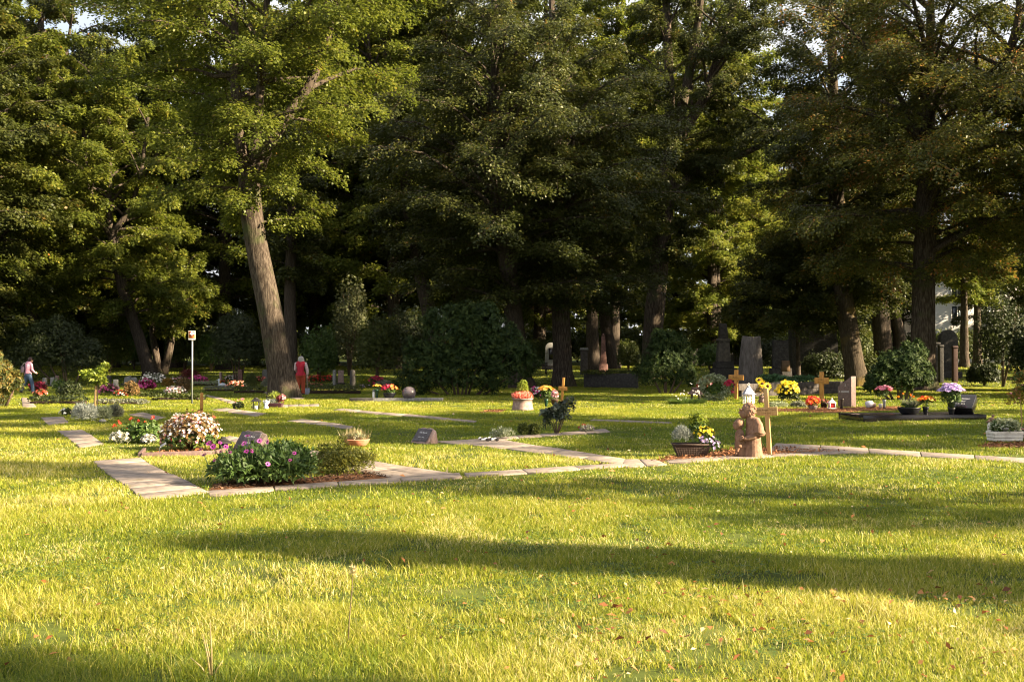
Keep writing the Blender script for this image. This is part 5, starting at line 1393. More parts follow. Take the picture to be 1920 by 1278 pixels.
m = MB(); r = np.random.default_rng(15); c = np.column_stack([r.uniform(-0.6, 0.5, 26), r.normal(0, 0.15, 26), r.uniform(0.15, 0.75, 26)]); c[:, 2] *= 0.5 + 0.6 * (c[:, 0] > -0.1)
bloom_at(m, r, c, np.tile([0, -0.5, 0.6], (26, 1)), 0.032, 5, 0.3); m.build('blossoms', P_white, t)

# white lantern
p = at(1404, 757); u = U(p)
t = thing('white_lantern', 'white filigree lantern with a glass body and ring on top', 'lantern', p)
w_ = 19 * u; h_ = 17 * u
MB().box((0, 0, 0.012), (w_ * 1.08, w_ * 1.08, 0.024), bevel=0.004).build('base', WHITE_PT, t)
fr = MB()
for sx in (-1, 1):
    for sy in (-1, 1): fr.box((sx * w_ * 0.46, sy * w_ * 0.46, 0.024 + h_ / 2), (0.022, 0.022, h_), bevel=0.003)
for s in (-1, 1):
    for k in (-0.23, 0, 0.23):
        fr.box((k * w_, s * w_ * 0.46, 0.024 + h_ / 2), (0.010, 0.010, h_)); fr.box((s * w_ * 0.46, k * w_, 0.024 + h_ / 2), (0.010, 0.010, h_))
    for k in (0.3, 0.62):
        fr.box((0, s * w_ * 0.462, 0.024 + h_ * k), (w_ * 0.9, 0.008, 0.010)); fr.box((s * w_ * 0.462, 0, 0.024 + h_ * k), (0.008, w_ * 0.9, 0.010))
fr.build('frame', WHITE_PT, t)
MB().frustum(0.024 + h_, 0.024 + h_ + 0.02, (w_ * 1.22, w_ * 1.22), (w_ * 1.16, w_ * 1.16)).frustum(0.046 + h_, 0.046 + h_ + 11 * u, (w_ * 1.05, w_ * 1.05), (w_ * 0.36, w_ * 0.36), bevel=0.004).lathe([(3.4 * u, 0.046 + h_ + 11 * u), (3 * u, 0.046 + h_ + 13 * u), (1 * u, 0.046 + h_ + 15 * u)], 12).build('roof', surf('lantern_roof', mono((0.42, 0.42, 0.50)), 10, rough=0.35, bump=0.03, metallic=0.2), t)
rg = MB(); a = np.linspace(0, 2 * PI, 15); rg.tube(np.column_stack([np.cos(a) * 2.2 * u, np.zeros(15), 0.046 + h_ + 17 * u + np.sin(a) * 2.2 * u]), 0.008, 6, cap=False); rg.build('ring', WHITE_PT, t, smooth_=True)
MB().lathe([(0.07, 0.026), (0.075, 0.20), (0.04, 0.215)], 14).build('candle', WHITE_PT, t, smooth_=True)

# sunflowers in a brown jug behind the tall cross
p = at(1428, 756); u = U(p)
t = thing('flower_vase', 'brown jug with two sunflowers and dried stems behind the pale cross', 'flower vase', p)
MB().lathe([(5 * u, 0), (6 * u, 2 * u), (6.2 * u, 6 * u), (4.4 * u, 10 * u), (5.4 * u, 14 * u), (4.6 * u, 14 * u)], 16).build('vase', RUST, t, smooth_=True)
m, e, st = MB(), MB(), MB(); r = np.random.default_rng(2)
for x, y, R, o in ((1423, 713, 8, (-0.5, -0.6, 0.6)), (1438, 724, 9, (0.3, -0.9, 0.35)), (1428, 720, 8, (0.0, -0.9, 0.4)), (1424, 728, 6, (-0.4, -0.8, 0.2))):
    lx, lz = local(x, y, p)
    for lay in range(2): bloom_at(m, r, np.array([[lx, -0.05, lz]]), np.array([o]), R * u, 13, 0.15 + 0.15 * lay, 0.36)
    e.ball((lx + o[0] * 0.03, -0.05 + o[1] * 0.03, lz + o[2] * 0.03), (3 * u, 3 * u, 3 * u), 12, 8)
    st.tube([(0, 0, 10 * u), (lx * 0.5, -0.02, lz * 0.6), (lx, -0.04, lz)], 0.012, 6)
m.build('blossoms', P_yellow, t); e.build('flower_centres', M_dark_eye, t); st.build('stems', M_stem, t)
m = MB(); bush(m, 290, [(-2 * u, 0, 20 * u, 9 * u, 6 * u, 7 * u)], 70, 3, 0.11, 0.04, rise=0.3); m.build('foliage', L_bronze, t)

p = at(1477, 756); u = U(p)
t = mound('chrysanthemum_bush', 'ball of yellow chrysanthemums on dark foliage behind the pale cross', 'flower bush', p, 43 * u, 40 * u, L_yew, 291, n=520, L=0.07, W=0.04, nl=7)
m = MB(); blooms(m, 292, [(0, 0, 19 * u, 20 * u, 19 * u, 21 * u)], 230, 0.062, 9, 0.3, zlow=20 * u); m.build('blossoms', P_yellow, t)
for x, y, wpx, hpx, lf, lab, sd in ((1458, 764, 44, 12, L_pale, 'cream coloured ground cover before the chrysanthemum ball', 293), (1498, 764, 34, 13, L_grey, 'grey green cushion plant right of the cream ground cover', 294)):
    p = at(x, y); u = U(p)
    mound('cushion_plant', lab, 'plant', p, wpx * u, hpx * u, lf, sd, n=420, k=4, L=0.05, W=0.02, nl=7)
p = at(1524, 768); u = U(p)
pot_plant('begonia_pot', 'pot of glowing orange red begonias before the wooden cross', 'potted plant', p, bowl_prof(9 * u, 8 * u), CLAY, 25 * u, 20 * u, 5 * u, L_bronze, 295, [(P_red, 130, 0.055, 5, 0.4), (P_orange, 70, 0.05, 5, 0.4)], n=200, L=0.06, W=0.04)
p = at(1545, 765); u = U(p)
pot_plant('flower_pot', 'dark pot with withered plants between the begonias and the red lantern', 'potted plant', p, pot_prof(7 * u, 11 * u), IRON, 17 * u, 7 * u, 9 * u, L_bronze, 296, [(P_crimson, 14, 0.04, 5, 0.4)], n=80, L=0.07, W=0.03)
p = at(1560, 767); u = U(p)
t = thing('candle_house', 'white candle house with red glass panes left of the brown stele', 'grave light', p)
MB().frustum(0, 3 * u, (15 * u, 13 * u), (13 * u, 11 * u), bevel=0.005).build('base', WHITE_PT, t)
MB().box((0, 0, 7.5 * u), (10 * u, 9 * u, 9 * u), bevel=0.004).build('body', RED_PT, t)
fr = MB()
for sx in (-1, 1):
    for sy in (-1, 1): fr.box((sx * 5 * u, sy * 4.5 * u, 7.5 * u), (1.6 * u, 1.6 * u, 9.4 * u))
fr.build('posts', WHITE_PT, t)
MB().frustum(12.2 * u, 18 * u, (14 * u, 12.5 * u), (3 * u, 3 * u), bevel=0.004).lathe([(1.2 * u, 18 * u), (0.9 * u, 21 * u), (0.2 * u, 22 * u)], 8).build('roof', WHITE_PT, t)

# brown stele with slanting top
p = at(1588, 762); u = U(p)
t = thing('grave_stele', 'brown polished stele with a slanting cut top and sunlit right side', 'gravestone', p, math.radians(-54))
m = MB(); w_, d_, h_ = 30 * u, 14 * u, 57 * u
m.prism([(-w_ / 2, -0.1), (w_ / 2, -0.1), (w_ / 2, h_), (-w_ / 2, h_ - 20 * u)], -d_ / 2, d_ / 2, bevel=0.004)
b = m.build('stele', BROWN_ST, t)
lettering('lettering', 'E. ANDERS', 0.085, SILVER_TXT, b, (-0.02, -d_ / 2 - 0.003, 28 * u), (PI / 2, 0, 0))
lettering('lettering', 'J.', 0.10, SILVER_TXT, b, (0.04, -d_ / 2 - 0.003, 41 * u), (PI / 2, 0, 0))
p = at(1578, 767); u = U(p)
t = thing('grave_vase', 'empty dark metal vase before the brown stele', 'vase', p)
MB().lathe([(2.6 * u, 0), (3 * u, 1 * u), (2.8 * u, 9 * u), (4.4 * u, 19 * u), (4.6 * u, 20 * u), (3.8 * u, 20 * u)], 16).build('vase', surf('bronze', mono((0.045, 0.038, 0.034)), 10, rough=0.35, bump=0.05, metallic=0.6), t, smooth_=True)
p = at(1630, 765); u = U(p)
t = thing('glass_jar', 'overturned glass jar lying right of the stele', 'jar', p)
MB().lathe([(5 * u, 0), (6.5 * u, 1 * u), (6.5 * u, 8 * u), (5 * u, 10 * u), (5.2 * u, 12 * u)], 16, M=Matrix.Translation((-5 * u, 0, 6.5 * u)) @ Euler((0, 1.35, 0.3)).to_matrix().to_4x4()).build('jar', surf('frosted_glass', mono((0.62, 0.60, 0.66), 0.2), 8, rough=0.25, bump=0.1), t, smooth_=True)
t = thing('clay_shard', 'broken brown clay pot lying beside the glass jar', 'pot', at(1642, 765))
MB().lathe([(4 * u, 0), (6 * u, 8 * u), (6.6 * u, 8.2 * u), (6.6 * u, 10 * u), (5.6 * u, 10 * u)], 14, M=Matrix.Translation((0, 0, 5.4 * u)) @ Euler((0, -1.45, -0.5)).to_matrix().to_4x4()).build('pot', CLAY, t, smooth_=True)
t = thing('white_cup', 'small white cup left of the vase of pink roses', 'cup', at(1651, 765))
MB().lathe([(3 * u, 0), (3.6 * u, 8 * u), (3.9 * u, 8.6 * u), (3.2 * u, 8.6 * u)], 14).build('cup', WHITE_PT, t, smooth_=True)
p = at(1658, 765); u = U(p)
vase('flat cushion of pink roses in a slim grey vase', p, 16 * u, 3.6 * u, ZINC, 24 * u, 15 * u, [(P_rose, 12, 0.115)], 301, npet=11, cup=0.5, leafn=46)

# black granite frame with bowls and the tilted black stone
A_, B_ = at(1619, 791), at(1850, 786)
ct = (A_ + B_) / 2; ang = math.atan2(B_.y - A_.y, B_.x - A_.x); ln = (B_ - A_).length
t = thing('granite_grave_border', 'low black granite grave frame lying in the grass at right', 'grave slab', ct, ang)
MB().box((0, 0.06, 0.05), (ln, 0.12, 0.20), bevel=0.006).build('front_kerb', BLACK_GR, t)
MB().box((0, 1.34, 0.05), (ln, 0.12, 0.20), bevel=0.006).build('back_kerb', BLACK_GR, t)
for s in (-1, 1): MB().box((s * (ln / 2 - 0.06), 0.70, 0.05), (0.12, 1.156, 0.20), bevel=0.006).build('side_kerb', BLACK_GR, t)
MB().box((0, 0.70, 0.04), (ln - 0.244, 1.156, 0.19), bevel=0.004).build('cover_slab', BLACK_GR, t)
topz = ct.z + 0.135
def onf(px, yo):
    d = ct.y + yo
    return Vector(((px - CX) / F_PX * d, d, topz))
p = onf(1704, 0.35); u = U(p)
t = pot_plant('flower_bowl', 'wide black bowl of spiky leaves on the black granite', 'potted plant', p, bowl_prof(21 * u, 14 * u), BLACK_PL, 30 * u, 12 * u, 12 * u, L_mid, 310, n=100, L=0.09, W=0.02)
m = MB(); r = np.random.default_rng(9); n_ = 260
a = r.uniform(0, 2 * PI, n_); c = np.column_stack([np.cos(a) * 10 * u * r.random(n_) + 0.05, np.sin(a) * 0.08, np.full(n_, 13 * u)])
d = np.column_stack([np.cos(a) * 0.8, np.sin(a) * 0.8, r.uniform(0.5, 1.4, n_)]); m.leaves(c, d, np.tile([0, 0, 1.0], (n_, 1)) + r.normal(0, 0.3, (n_, 3)), r.uniform(0.15, 0.36, n_), 0.014, r.random(n_)); m.build('blades', L_grey, t)
m, st = MB(), MB()
for x, y in ((1693, 738), (1706, 740), (1684, 743), (1713, 744)):
    lx, lz = local(x, y, p); st.tube([(lx * 0.6, 0, 14 * u), (lx, 0, lz)], 0.005, 5); bloom_at(m, r, np.repeat([[lx, 0, lz]], 3, 0), r.normal(0, 0.5, (3, 3)) + np.array([0, -.3, .6]), 0.04, 6, 0.5)
m.build('blossoms', P_orange, t); st.build('flower_stems', M_stem, t)
p = onf(1735, 0.30); u = U(p)
t = vase('orange and yellow gerberas in a black vase on the black granite', p, 15 * u, 6.2 * u, BLACK_PL, 18 * u, 16 * u, [(P_orange, 7, 0.085), (P_gold, 4, 0.08), (P_red, 3, 0.075)], 311, npet=14, cup=0.35, leafn=36, eye=0.018)
p = onf(1783, 0.28); u = U(p)
vase('tall bunch of lilac chrysanthemums in a black vase on the black granite', p, 13 * u, 7 * u, BLACK_PL, 44 * u, 23 * u, [(P_lilac, 46, 0.085)], 312, npet=12, cup=0.35, leafn=230, spreadr=0.62)
p = onf(1803, 0.55); u = U(p)
t = thing('tilted_gravestone', 'polished black stone block tilted back on the granite frame', 'gravestone', p, math.radians(-38))
a = math.radians(38); W_, H_, T_ = 0.62, 0.56, 0.24
blk = MB().box((0, 0, 0), (W_, H_, T_), bevel=0.01).build('block', BLACK_GR, t, loc=(0, 0.06, 0.262), rot=(a, 0, 0))
MB().box((0, 0.30, 0.11), (W_ * 0.6, 0.12, 0.215), bevel=0.006).build('support', BLACK_GR, t)
for s, sz, zz in (('Klaus Jürgen', 0.085, 0.10), ('Müller', 0.085, -0.01), ('1948 - 2012', 0.05, -0.11)):
    lettering('lettering', s, sz, SILVER_TXT, blk, (-0.02, zz, T_ / 2 + 0.0015), (0, 0, 0))

# planter and rose tree at the right edge
p = at(1884, 828); u = U(p)
t = thing('planter_box', 'whitewashed wooden planter with bushy green plants at the right edge', 'planter', p, 0.06)
fx = MB()
for q in range(3):
    fx.box((0, -0.155, 0.055 + q * 0.062), (0.54 + 0.02 * q, 0.02, 0.056), bevel=0.004); fx.box((0, 0.155, 0.055 + q * 0.062), (0.54 + 0.02 * q, 0.02, 0.056), bevel=0.004)
for s in (-1, 1):
    for q in range(3): fx.box((s * (0.272 + 0.01 * q), 0, 0.055 + q * 0.062), (0.02, 0.288, 0.056), bevel=0.004)
fx.build('boards', CREAM, t)
MB().box((0, 0, 0.11), (0.515, 0.284, 0.17)).build('soil', SOIL, t)
m = MB(); bush(m, 320, lobes_for(0.56, 0.24, 320, 7, 0.6), 420, 4, 0.07, 0.024, up=0.7, rise=0.4)
o = m.build('foliage', L_pale, t, loc=(0, 0, 0.2))
m = MB(); bush(m, 321, lobes_for(0.54, 0.18, 321, 7, 0.6), 260, 4, 0.07, 0.024, up=0.7, rise=0.4); m.build('foliage', L_mid, t, loc=(0, 0, 0.2))
st = MB().ball((0, 0, 0), (0.085, 0.05, 0.03), 12, 8); tag(st.build('flat_stone', GREY_ST, loc=p + Vector((-0.05, -0.13, 0.26)), smooth_=True), 'pale flat stone lying in the planter box', 'stone')
p2 = at(1858, 824); u = U(p2)
t = thing('bird_post', 'pale rounded post with a small bird on top left of the planter', 'garden ornament', p2)
MB().lathe([(0.075, -0.05), (0.07, 0.05), (0.062, 0.20), (0.066, 0.28), (0.045, 0.34), (0.01, 0.35)], 16).build('post', CREAM, t, smooth_=True)
b = MB(); b.ball((0.02, 0, 0.40), (0.055, 0.035, 0.05), 14, 10).ball((0.045, 0, 0.47), (0.028, 0.026, 0.028), 12, 8).tube([(0.07, 0, 0.47), (0.095, 0, 0.465)], [0.010, 0.002], 6).tube([(-0.02, 0, 0.38), (-0.09, 0, 0.34)], [0.028, 0.012], 8)
b.build('bird', surf('bird_clay', mono((0.20, 0.12, 0.075), 0.5), 25, rough=0.7, bump=0.2), t, smooth_=True)
p = at(1915, 806); u = U(p)
t = thing('rose_tree', 'slim standard rose with orange leaves at the right edge of the frame', 'small tree', p)
MB().tube([(0, 0, -0.05), (0.01, 0, 0.2), (0.0, 0, 0.45), (-0.02, 0, 0.8)], [0.016, 0.014, 0.013, 0.008], 7).build('trunk', WOOD, t, smooth_=True)
lb = [((x - 1915) * u, 0, zpix(y, p.y) - p.z, a * u, a * u * 0.8, b * u) for x, y, a, b in ((1912, 755, 18, 14), (1900, 742, 12, 12), (1918, 735, 16, 14), (1907, 715, 8, 14), (1925, 710, 14, 16), (1895, 755, 9, 8), (1935, 745, 14, 20))]
m = MB(); bush(m, 330, lb, 330, 4, 0.055, 0.028, up=0.6, inner=0.3); m.build('crown', L_orange, t)
m = MB(); bush(m, 331, lb[2:5], 180, 4, 0.055, 0.028, up=0.6, inner=0.3); m.build('crown_top', L_mid, t)
m = MB(); blooms(m, 332, lb, 18, 0.03, 6, 0.4); m.build('blossoms', P_pink, t)
p = at(1918, 824); u = U(p)
mound('daisy_mound', 'grey leaved daisies right of the planter at the frame edge', 'flower mound', p, 30 * u, 26 * u, L_grey, 333, [(P_pink, 18, 0.04, 7, 0.3), (P_white, 20, 0.03, 7, 0.3)], n=220, L=0.05, W=0.02)
# ------------------------------------------------------------------ graves at the back left: headstones, mounds of flowers, hedges
for q, (x, y0, y1, wpx, mat, kind, lab) in enumerate((
    (84, 722, 708, 7, GREY_ST, 0, 'pale short headstone, leftmost behind the red flowers'),
    (99, 724, 707, 8, GREY_ST, 0, 'grey short headstone between a pale one and a brown one'),
    (107, 724, 704, 6, BROWN_ST, 0, 'slim brown headstone right of two grey ones'),
    (203, 724, 703, 11, DARK_ST, 1, 'dark squat headstone behind the lime green little tree'),
    (217, 728, 711, 9, GREY_ST, 0, 'small grey headstone right of the dark squat one'),
    (238, 722, 704, 13, GREY_ST, 2, 'pale leaning headstone behind the magenta flowers'),
    (251, 724, 707, 12, GREY_ST, 1, 'low grey headstone right of the leaning one'),
    (306, 716, 703, 10, DARK_ST, 1, 'dark headstone at the forked trunk'),
    (339, 716, 704, 9, BROWN_ST, 1, 'brown headstone left of the sign post behind pink flowers'),
    (350, 716, 705, 10, RED_ST, 1, 'reddish rounded headstone just left of the sign post'),
    (414, 716, 697, 4, PINK_ST, 0, 'thin pink pillar stone right of the sign post'),
    (451, 718, 692, 8, RED_ST, 0, 'tall red brown pillar stone left of the leaning linden'),
    (497, 712, 692, 10, GREY_ST, 1, 'rounded grey headstone just left of the linden trunk'),
    (627, 724, 693, 7, GREY_ST, 3, 'pale grey pillar stone right of the person in red'),
    (639, 720, 694, 11, PINK_ST, 0, 'rust coloured stele behind the pale grey pillar'),
    (661, 731, 693, 11, DARK_ST, 3, 'dark pillar stone left of the crimson flowers'))):
    p = at(x, y0); u = U(p); w_, h_ = wpx * u, (y0 - y1) * u
    m = MB()
    if kind == 0: m.frustum(-0.1, h_, (w_ * 1.02, 0.2), (w_ * 0.94, 0.17), bevel=0.02)
    elif kind == 3: m.lathe([(w_ * 0.54, -0.1), (w_ * 0.5, h_ * 0.2), (w_ * 0.47, h_ * 0.9), (w_ * 0.40, h_ * 0.97), (w_ * 0.2, h_)], 16, sy=0.8)
    elif kind == 1:
        a = np.linspace(0, PI, 9)
        m.prism([(w_ / 2, -0.1)] + [(math.cos(v) * w_ / 2, h_ * 0.78 + math.sin(v) * h_ * 0.22) for v in a] + [(-w_ / 2, -0.1)], -0.09, 0.09, bevel=0.012)
    else: m.prism([(-w_ / 2, -0.1), (w_ / 2, -0.1), (w_ * 0.62, h_), (-w_ * 0.30, h_ * 0.8)], -0.08, 0.08, bevel=0.012)
    t = thing('headstone', lab, 'gravestone', p, 0.1 * (q % 5 - 2), 'small headstones of the back graves')
    b = m.build('stone', mat, t)
    MB().box((0, 0.0, 0.02), (w_ * 1.5, 0.34, 0.14), bevel=0.015).build('plinth', DARK_ST, t)

MOUND_LIST = [
    (70, 736, 34, 22, L_red, [(P_crimson, 120, 0.06)], 'dark red flowers right of the walking person'),
    (76, 743, 24, 12, L_box, [(P_salmon, 50, 0.07), (P_red, 30, 0.06)], 'salmon pink flowers below the dark red ones'),
    (203, 741, 42, 20, L_box, [(P_magenta, 120, 0.06), (P_pink, 70, 0.06)], 'magenta and pink flowers right of the pale stake'),
    (224, 744, 26, 13, L_box, [(P_red, 60, 0.06), (P_white, 36, 0.05)], 'red and white flowers right of the magenta mound'),
    (275, 734, 36, 24, L_red, [(P_magenta, 170, 0.07)], 'bright magenta bush below the white flowering bush'),
    (287, 724, 48, 26, L_box, [(P_white, 190, 0.07)], 'high white flowering bush behind the magenta bush'),
    (328, 744, 44, 20, L_box, [(P_white, 150, 0.055), (P_pink, 60, 0.06)], 'dome of white and pink flowers left of the sign post'),
    (372, 721, 38, 18, L_box, [(P_magenta, 120, 0.08)], 'magenta flowers right of the sign post'),
    (332, 718, 30, 10, L_box, [(P_pink, 60, 0.07), (P_white, 40, 0.07)], 'low pink and white flowers beyond the white dome'),
    (436, 715, 30, 13, L_box, [(P_white, 60, 0.07), (P_pink, 30, 0.07)], 'whitish flowers left of the tall red brown pillar'),
    (444, 728, 44, 15, L_box, [(P_salmon, 110, 0.06), (P_white, 40, 0.05)], 'salmon and white flowers before the red brown pillar'),
    (421, 722, 22, 10, L_box, [(P_orange, 30, 0.06), (P_crimson, 24, 0.06)], 'orange and dark red flowers left of the salmon ones'),
    (486, 718, 34, 14, L_box, [(P_salmon, 60, 0.07), (P_crimson, 24, 0.07)], 'red tinted flowers before the rounded grey headstone'),
    (592, 718, 34, 16, L_box, [(P_red, 70, 0.07), (P_salmon, 30, 0.07)], 'red flowers behind the person in red'),
    (617, 716, 28, 14, L_box, [(P_red, 80, 0.07)], 'red flowers left of the pale grey pillar'),
    (590, 726, 36, 8, L_box, [(P_salmon, 60, 0.05)], 'low salmon flowers at the edge of the green border'),
    (681, 722, 34, 20, L_lime, [(P_yellow, 22, 0.06)], 'yellow green plant right of the dark pillar stone'),
    (706, 727, 30, 24, L_box, [(P_crimson, 110, 0.07)], 'crimson flower ball above the black bowl'),
    (684, 728, 26, 8, L_box, [(P_lilac, 20, 0.05), (P_yellow, 14, 0.05)], 'low lilac and yellow flowers below the yellow green plant'),
    (112, 738, 30, 30, L_mid, [(P_white, 14, 0.05)], 'green plant left of the dark spiky bush'),
    (131, 750, 48, 38, L_yew, [], 'dark spiky evergreen above the black low hedge'),
    (246, 746, 28, 34, L_bronze, [], 'brownish upright bush right of the red and white flowers'),
    (314, 726, 24, 18, L_orange, [], 'yellowing bush right of the white flowering bush'),
    (355, 716, 40, 26, L_red, [], 'dark red japanese maple behind the sign post'),
    (344, 740, 26, 34, L_bronze, [], 'dark brown bush touching the sign post'),
    (470, 734, 22, 36, L_box, [], 'dark upright conifer left of the linden trunk'),
    (505, 728, 30, 22, L_grey, [], 'grey green bush at the left foot of the linden'),
    (604, 712, 24, 24, L_lime, [], 'lime green round shrub behind the person in red'),
    (722, 734, 36, 22, L_grey, [], 'blue grey ground cover right of the crimson flower ball')]
for q, (x, y, wpx, hpx, lf, pet, lab) in enumerate(MOUND_LIST):
    p = at(x, y); u = U(p)
    mound('flower_mound' if pet else 'grave_shrub', lab, 'flower mound' if pet else 'shrub', p, wpx * u, hpx * u, lf, 400 + q, [(m_, c, R, 6, 0.35) for m_, c, R in pet], n=420 if pet else 800, k=4, L=0.075, W=0.03, flat=0.7, nl=6, rise=0.3 if not pet else 0.15)
for q, (x, y, wpx, hpx, lf, lab) in enumerate((
    (110, 757, 100, 14, L_yew, 'black low clipped hedge at the far left graves'),
    (228, 757, 88, 8, L_grey, 'grey low border left of the sign post path'),
    (335, 750, 96, 12, L_box, 'low green border under the white flower dome'),
    (282, 744, 40, 9, L_box, 'short low hedge under the magenta bush'),
    (412, 733, 52, 9, L_grey, 'pale low border right of the sign post'),
    (468, 737, 56, 13, L_box, 'dark low border left of the linden trunk'),
    (618, 738, 116, 16, L_box, 'long low green border right of the person in red'),
    (385, 722, 44, 7, L_pale, 'pale strip of ground cover behind the lawn path'))):
    p = at(x, y); u = U(p); w_, h_ = wpx * u, hpx * u; n_ = max(4, int(w_ / 0.35))
    t = thing('low_hedge', lab, 'hedge', p)
    lb = [(-w_ / 2 + w_ * (i + 0.5) / n_, 0.05 * math.sin(i), h_ * 0.45, w_ / n_ * 0.8, 0.35, h_ * 0.55) for i in range(n_)]
    m = MB(); bush(m, 450 + q, lb, int(260 * w_), 4, 0.075, 0.035, inner=0.15); m.build('foliage', lf, t)
    MB().box((0, 0, h_ * 0.2), (w_, 0.4, h_ * 0.4), bevel=0.05).build('soil_core', SOIL, t)
p = at(316, 722)
t = thing('goose_figure', 'pale stone goose between the salmon flowers and the pink pillar', 'figurine', at(417, 727))
m = MB().ball((0, 0, 0.14), (0.24, 0.13, 0.13), 16, 10).tube([(-0.16, 0, 0.18), (-0.20, 0, 0.32), (-0.17, 0, 0.42)], [0.07, 0.045, 0.05], 10).ball((-0.19, 0, 0.44), (0.08, 0.05, 0.055), 12, 8).tube([(-0.25, 0, 0.43), (-0.33, 0, 0.41)], [0.025, 0.008], 6)
m.build('body', surf('goose_stone', mono((0.42, 0.45, 0.50)), 10, rough=0.7, bump=0.1), t, smooth_=True)

# ------------------------------------------------------------------ sign post
p = at(360, 757); u = U(p)
t = thing('sign_post', 'grey pole with a small orange and red sign bearing a white cross', 'sign', p)
MB().tube([(0, 0, -0.1), (0, 0, zpix(622, p.y) - p.z)], 0.030, 12).build('pole', ZINC, t, smooth_=True)
z1, z0 = zpix(620, p.y) - p.z, zpix(637, p.y) - p.z
W_ = 13 * u
s = MB().box((0, -0.06, (z0 + z1) / 2), (W_, 0.02, z1 - z0), bevel=0.004).build('sign_plate', WHITE_PT, t)
hh = z1 - z0
MB().box((0, -0.073, z1 - hh * 0.42), (W_ * 0.92, 0.006, hh * 0.78)).build('orange_field', ORANGE_PT, s)
MB().box((0, -0.079, z1 - hh * 0.34), (W_ * 0.66, 0.006, hh * 0.50)).box((0, -0.079, z1 - hh * 0.72), (W_ * 0.70, 0.006, hh * 0.05)).build('red_field', RED_PT, s)
MB().box((0, -0.085, z1 - hh * 0.34), (W_ * 0.20, 0.006, hh * 0.44)).box((-W_ * 0.19, -0.085, z1 - hh * 0.34), (W_ * 0.18, 0.006, hh * 0.16)).box((W_ * 0.19, -0.085, z1 - hh * 0.34), (W_ * 0.18, 0.006, hh * 0.16)).build('white_cross', WHITE_PT, s)

# ------------------------------------------------------------------ people
SKIN = surf('skin', mono((0.50, 0.30, 0.22), 0.08), 20, rough=0.6, bump=0)
def blob(parent, name, mat, prims, vox=0.010, it=6):
    m = MB()
    for q in prims:
        if q[0] == 't':
            m.tube(q[1], q[2], 14, True, flat=q[3] if len(q) > 3 else 1.0)
            for e in (0, -1): m.ball(q[1][e], (q[2][e] * 0.98, q[2][e] * 0.98 * (q[3] if len(q) > 3 else 1.0), q[2][e] * 0.98), 12, 8)
        else: m.ball(q[1], q[2], 16, 12)
    o = m.build(name, mat, parent)
    return modified(o, ('REMESH', dict(mode='VOXEL', voxel_size=vox)), ('SMOOTH', dict(factor=0.5, iterations=it)))
def hand(w, d, s):
    """palm, four fingers and a thumb: wrist w, pointing along d (down), s = +1 / -1 thumb side"""
    w = np.array(w, float); d = nrm(np.array(d, float)); a = nrm(np.cross(d, [0, 1, 0])); b = np.cross(a, d)
    out = [('t', [w, w + d * 0.045, w + d * 0.085], [0.027, 0.034, 0.034])]
    for k, ln in enumerate((0.066, 0.078, 0.072, 0.055)):
        o = w + d * 0.085 + a * (-0.030 + 0.020 * k)
        out.append(('t', [o, o + d * ln * 0.5 + b * 0.006, o + d * ln * 0.9 + b * 0.022], [0.0095, 0.009, 0.0075]))
    o = w + d * 0.03 + a * s * 0.030
    out.append(('t', [o, o + a * s * 0.02 + d * 0.03, o + a * s * 0.022 + d * 0.055], [0.012, 0.010, 0.008]))
    return out
def head(c, face, r=0.098):
    """c: centre of the head, face: unit vector the face looks along"""
    c = np.array(c); f = np.array(face); sd = np.cross(f, [0, 0, 1])
    out = [('b', c, (r * 0.80, r * 0.90, r * 1.12)), ('b', c + f * 0.022 + np.array([0, 0, -0.045]), (r * 0.62, r * 0.66, r * 0.68)),
           ('t', [c + f * 0.088 + np.array([0, 0, 0.012]), c + f * 0.106 + np.array([0, 0, -0.022])], [0.009, 0.015]), ('t', [c + f * 0.074 - sd * 0.018 + np.array([0, 0, -0.052]), c + f * 0.074 + sd * 0.018 + np.array([0, 0, -0.052])], [0.010, 0.010])]
    for s in (-1, 1): out.append(('b', c + sd * s * 0.082 + np.array([0, 0, -0.01]), (0.018, 0.018, 0.030)))
    return out
def eyes(parent, c, f, r=0.098):
    c = np.array(c); f = np.array(f); sd = np.cross(f, [0, 0, 1]); m = MB()
    for s in (-1, 1): m.ball(c + f * 0.082 + sd * s * 0.031 + np.array([0, 0, 0.008]), 0.010, 8, 6)
    m.build('eyes', M_dark_eye, parent)

# woman in red, seen from behind
p = px_at(564, 47.0)
t = thing('person', 'grey haired person in a red waistcoat and orange red trousers seen from behind', 'person', p)
t.scale = (1.18, 1.1, 1.0)
F = (0.0, 1.0, 0.0); hc = (0.01, 0.02, 1.565)
blob(t, 'body', SKIN, head(hc, F) + [('t', [(0, 0, 1.30), (0.005, 0.01, 1.46)], [0.065, 0.050]),
     ('t', [(0, 0, 0.95), (0, 0, 1.15), (0, 0, 1.34)], [0.13, 0.12, 0.13], 0.7), ('t', [(-0.17, 0, 1.36), (-0.21, 0.06, 1.10), (-0.15, 0.24, 0.98)], [0.050, 0.042, 0.032]),
     ('t', [(0.17, 0, 1.36), (0.23, 0.0, 1.10), (0.245, 0.02, 0.86)], [0.050, 0.042, 0.030]), ('t', [(-0.09, 0, 0.92), (-0.09, 0, 0.50), (-0.10, 0.01, 0.10)], [0.085, 0.060, 0.042]), ('t', [(0.09, 0, 0.92), (0.10, 0, 0.50), (0.10, -0.01, 0.10)], [0.085, 0.060, 0.042])]
     + hand((0.245, 0.02, 0.86), (0.02, -0.02, -1), -1) + hand((-0.15, 0.24, 0.98), (0.3, 0.7, -0.4), 1))
eyes(t, hc, F)
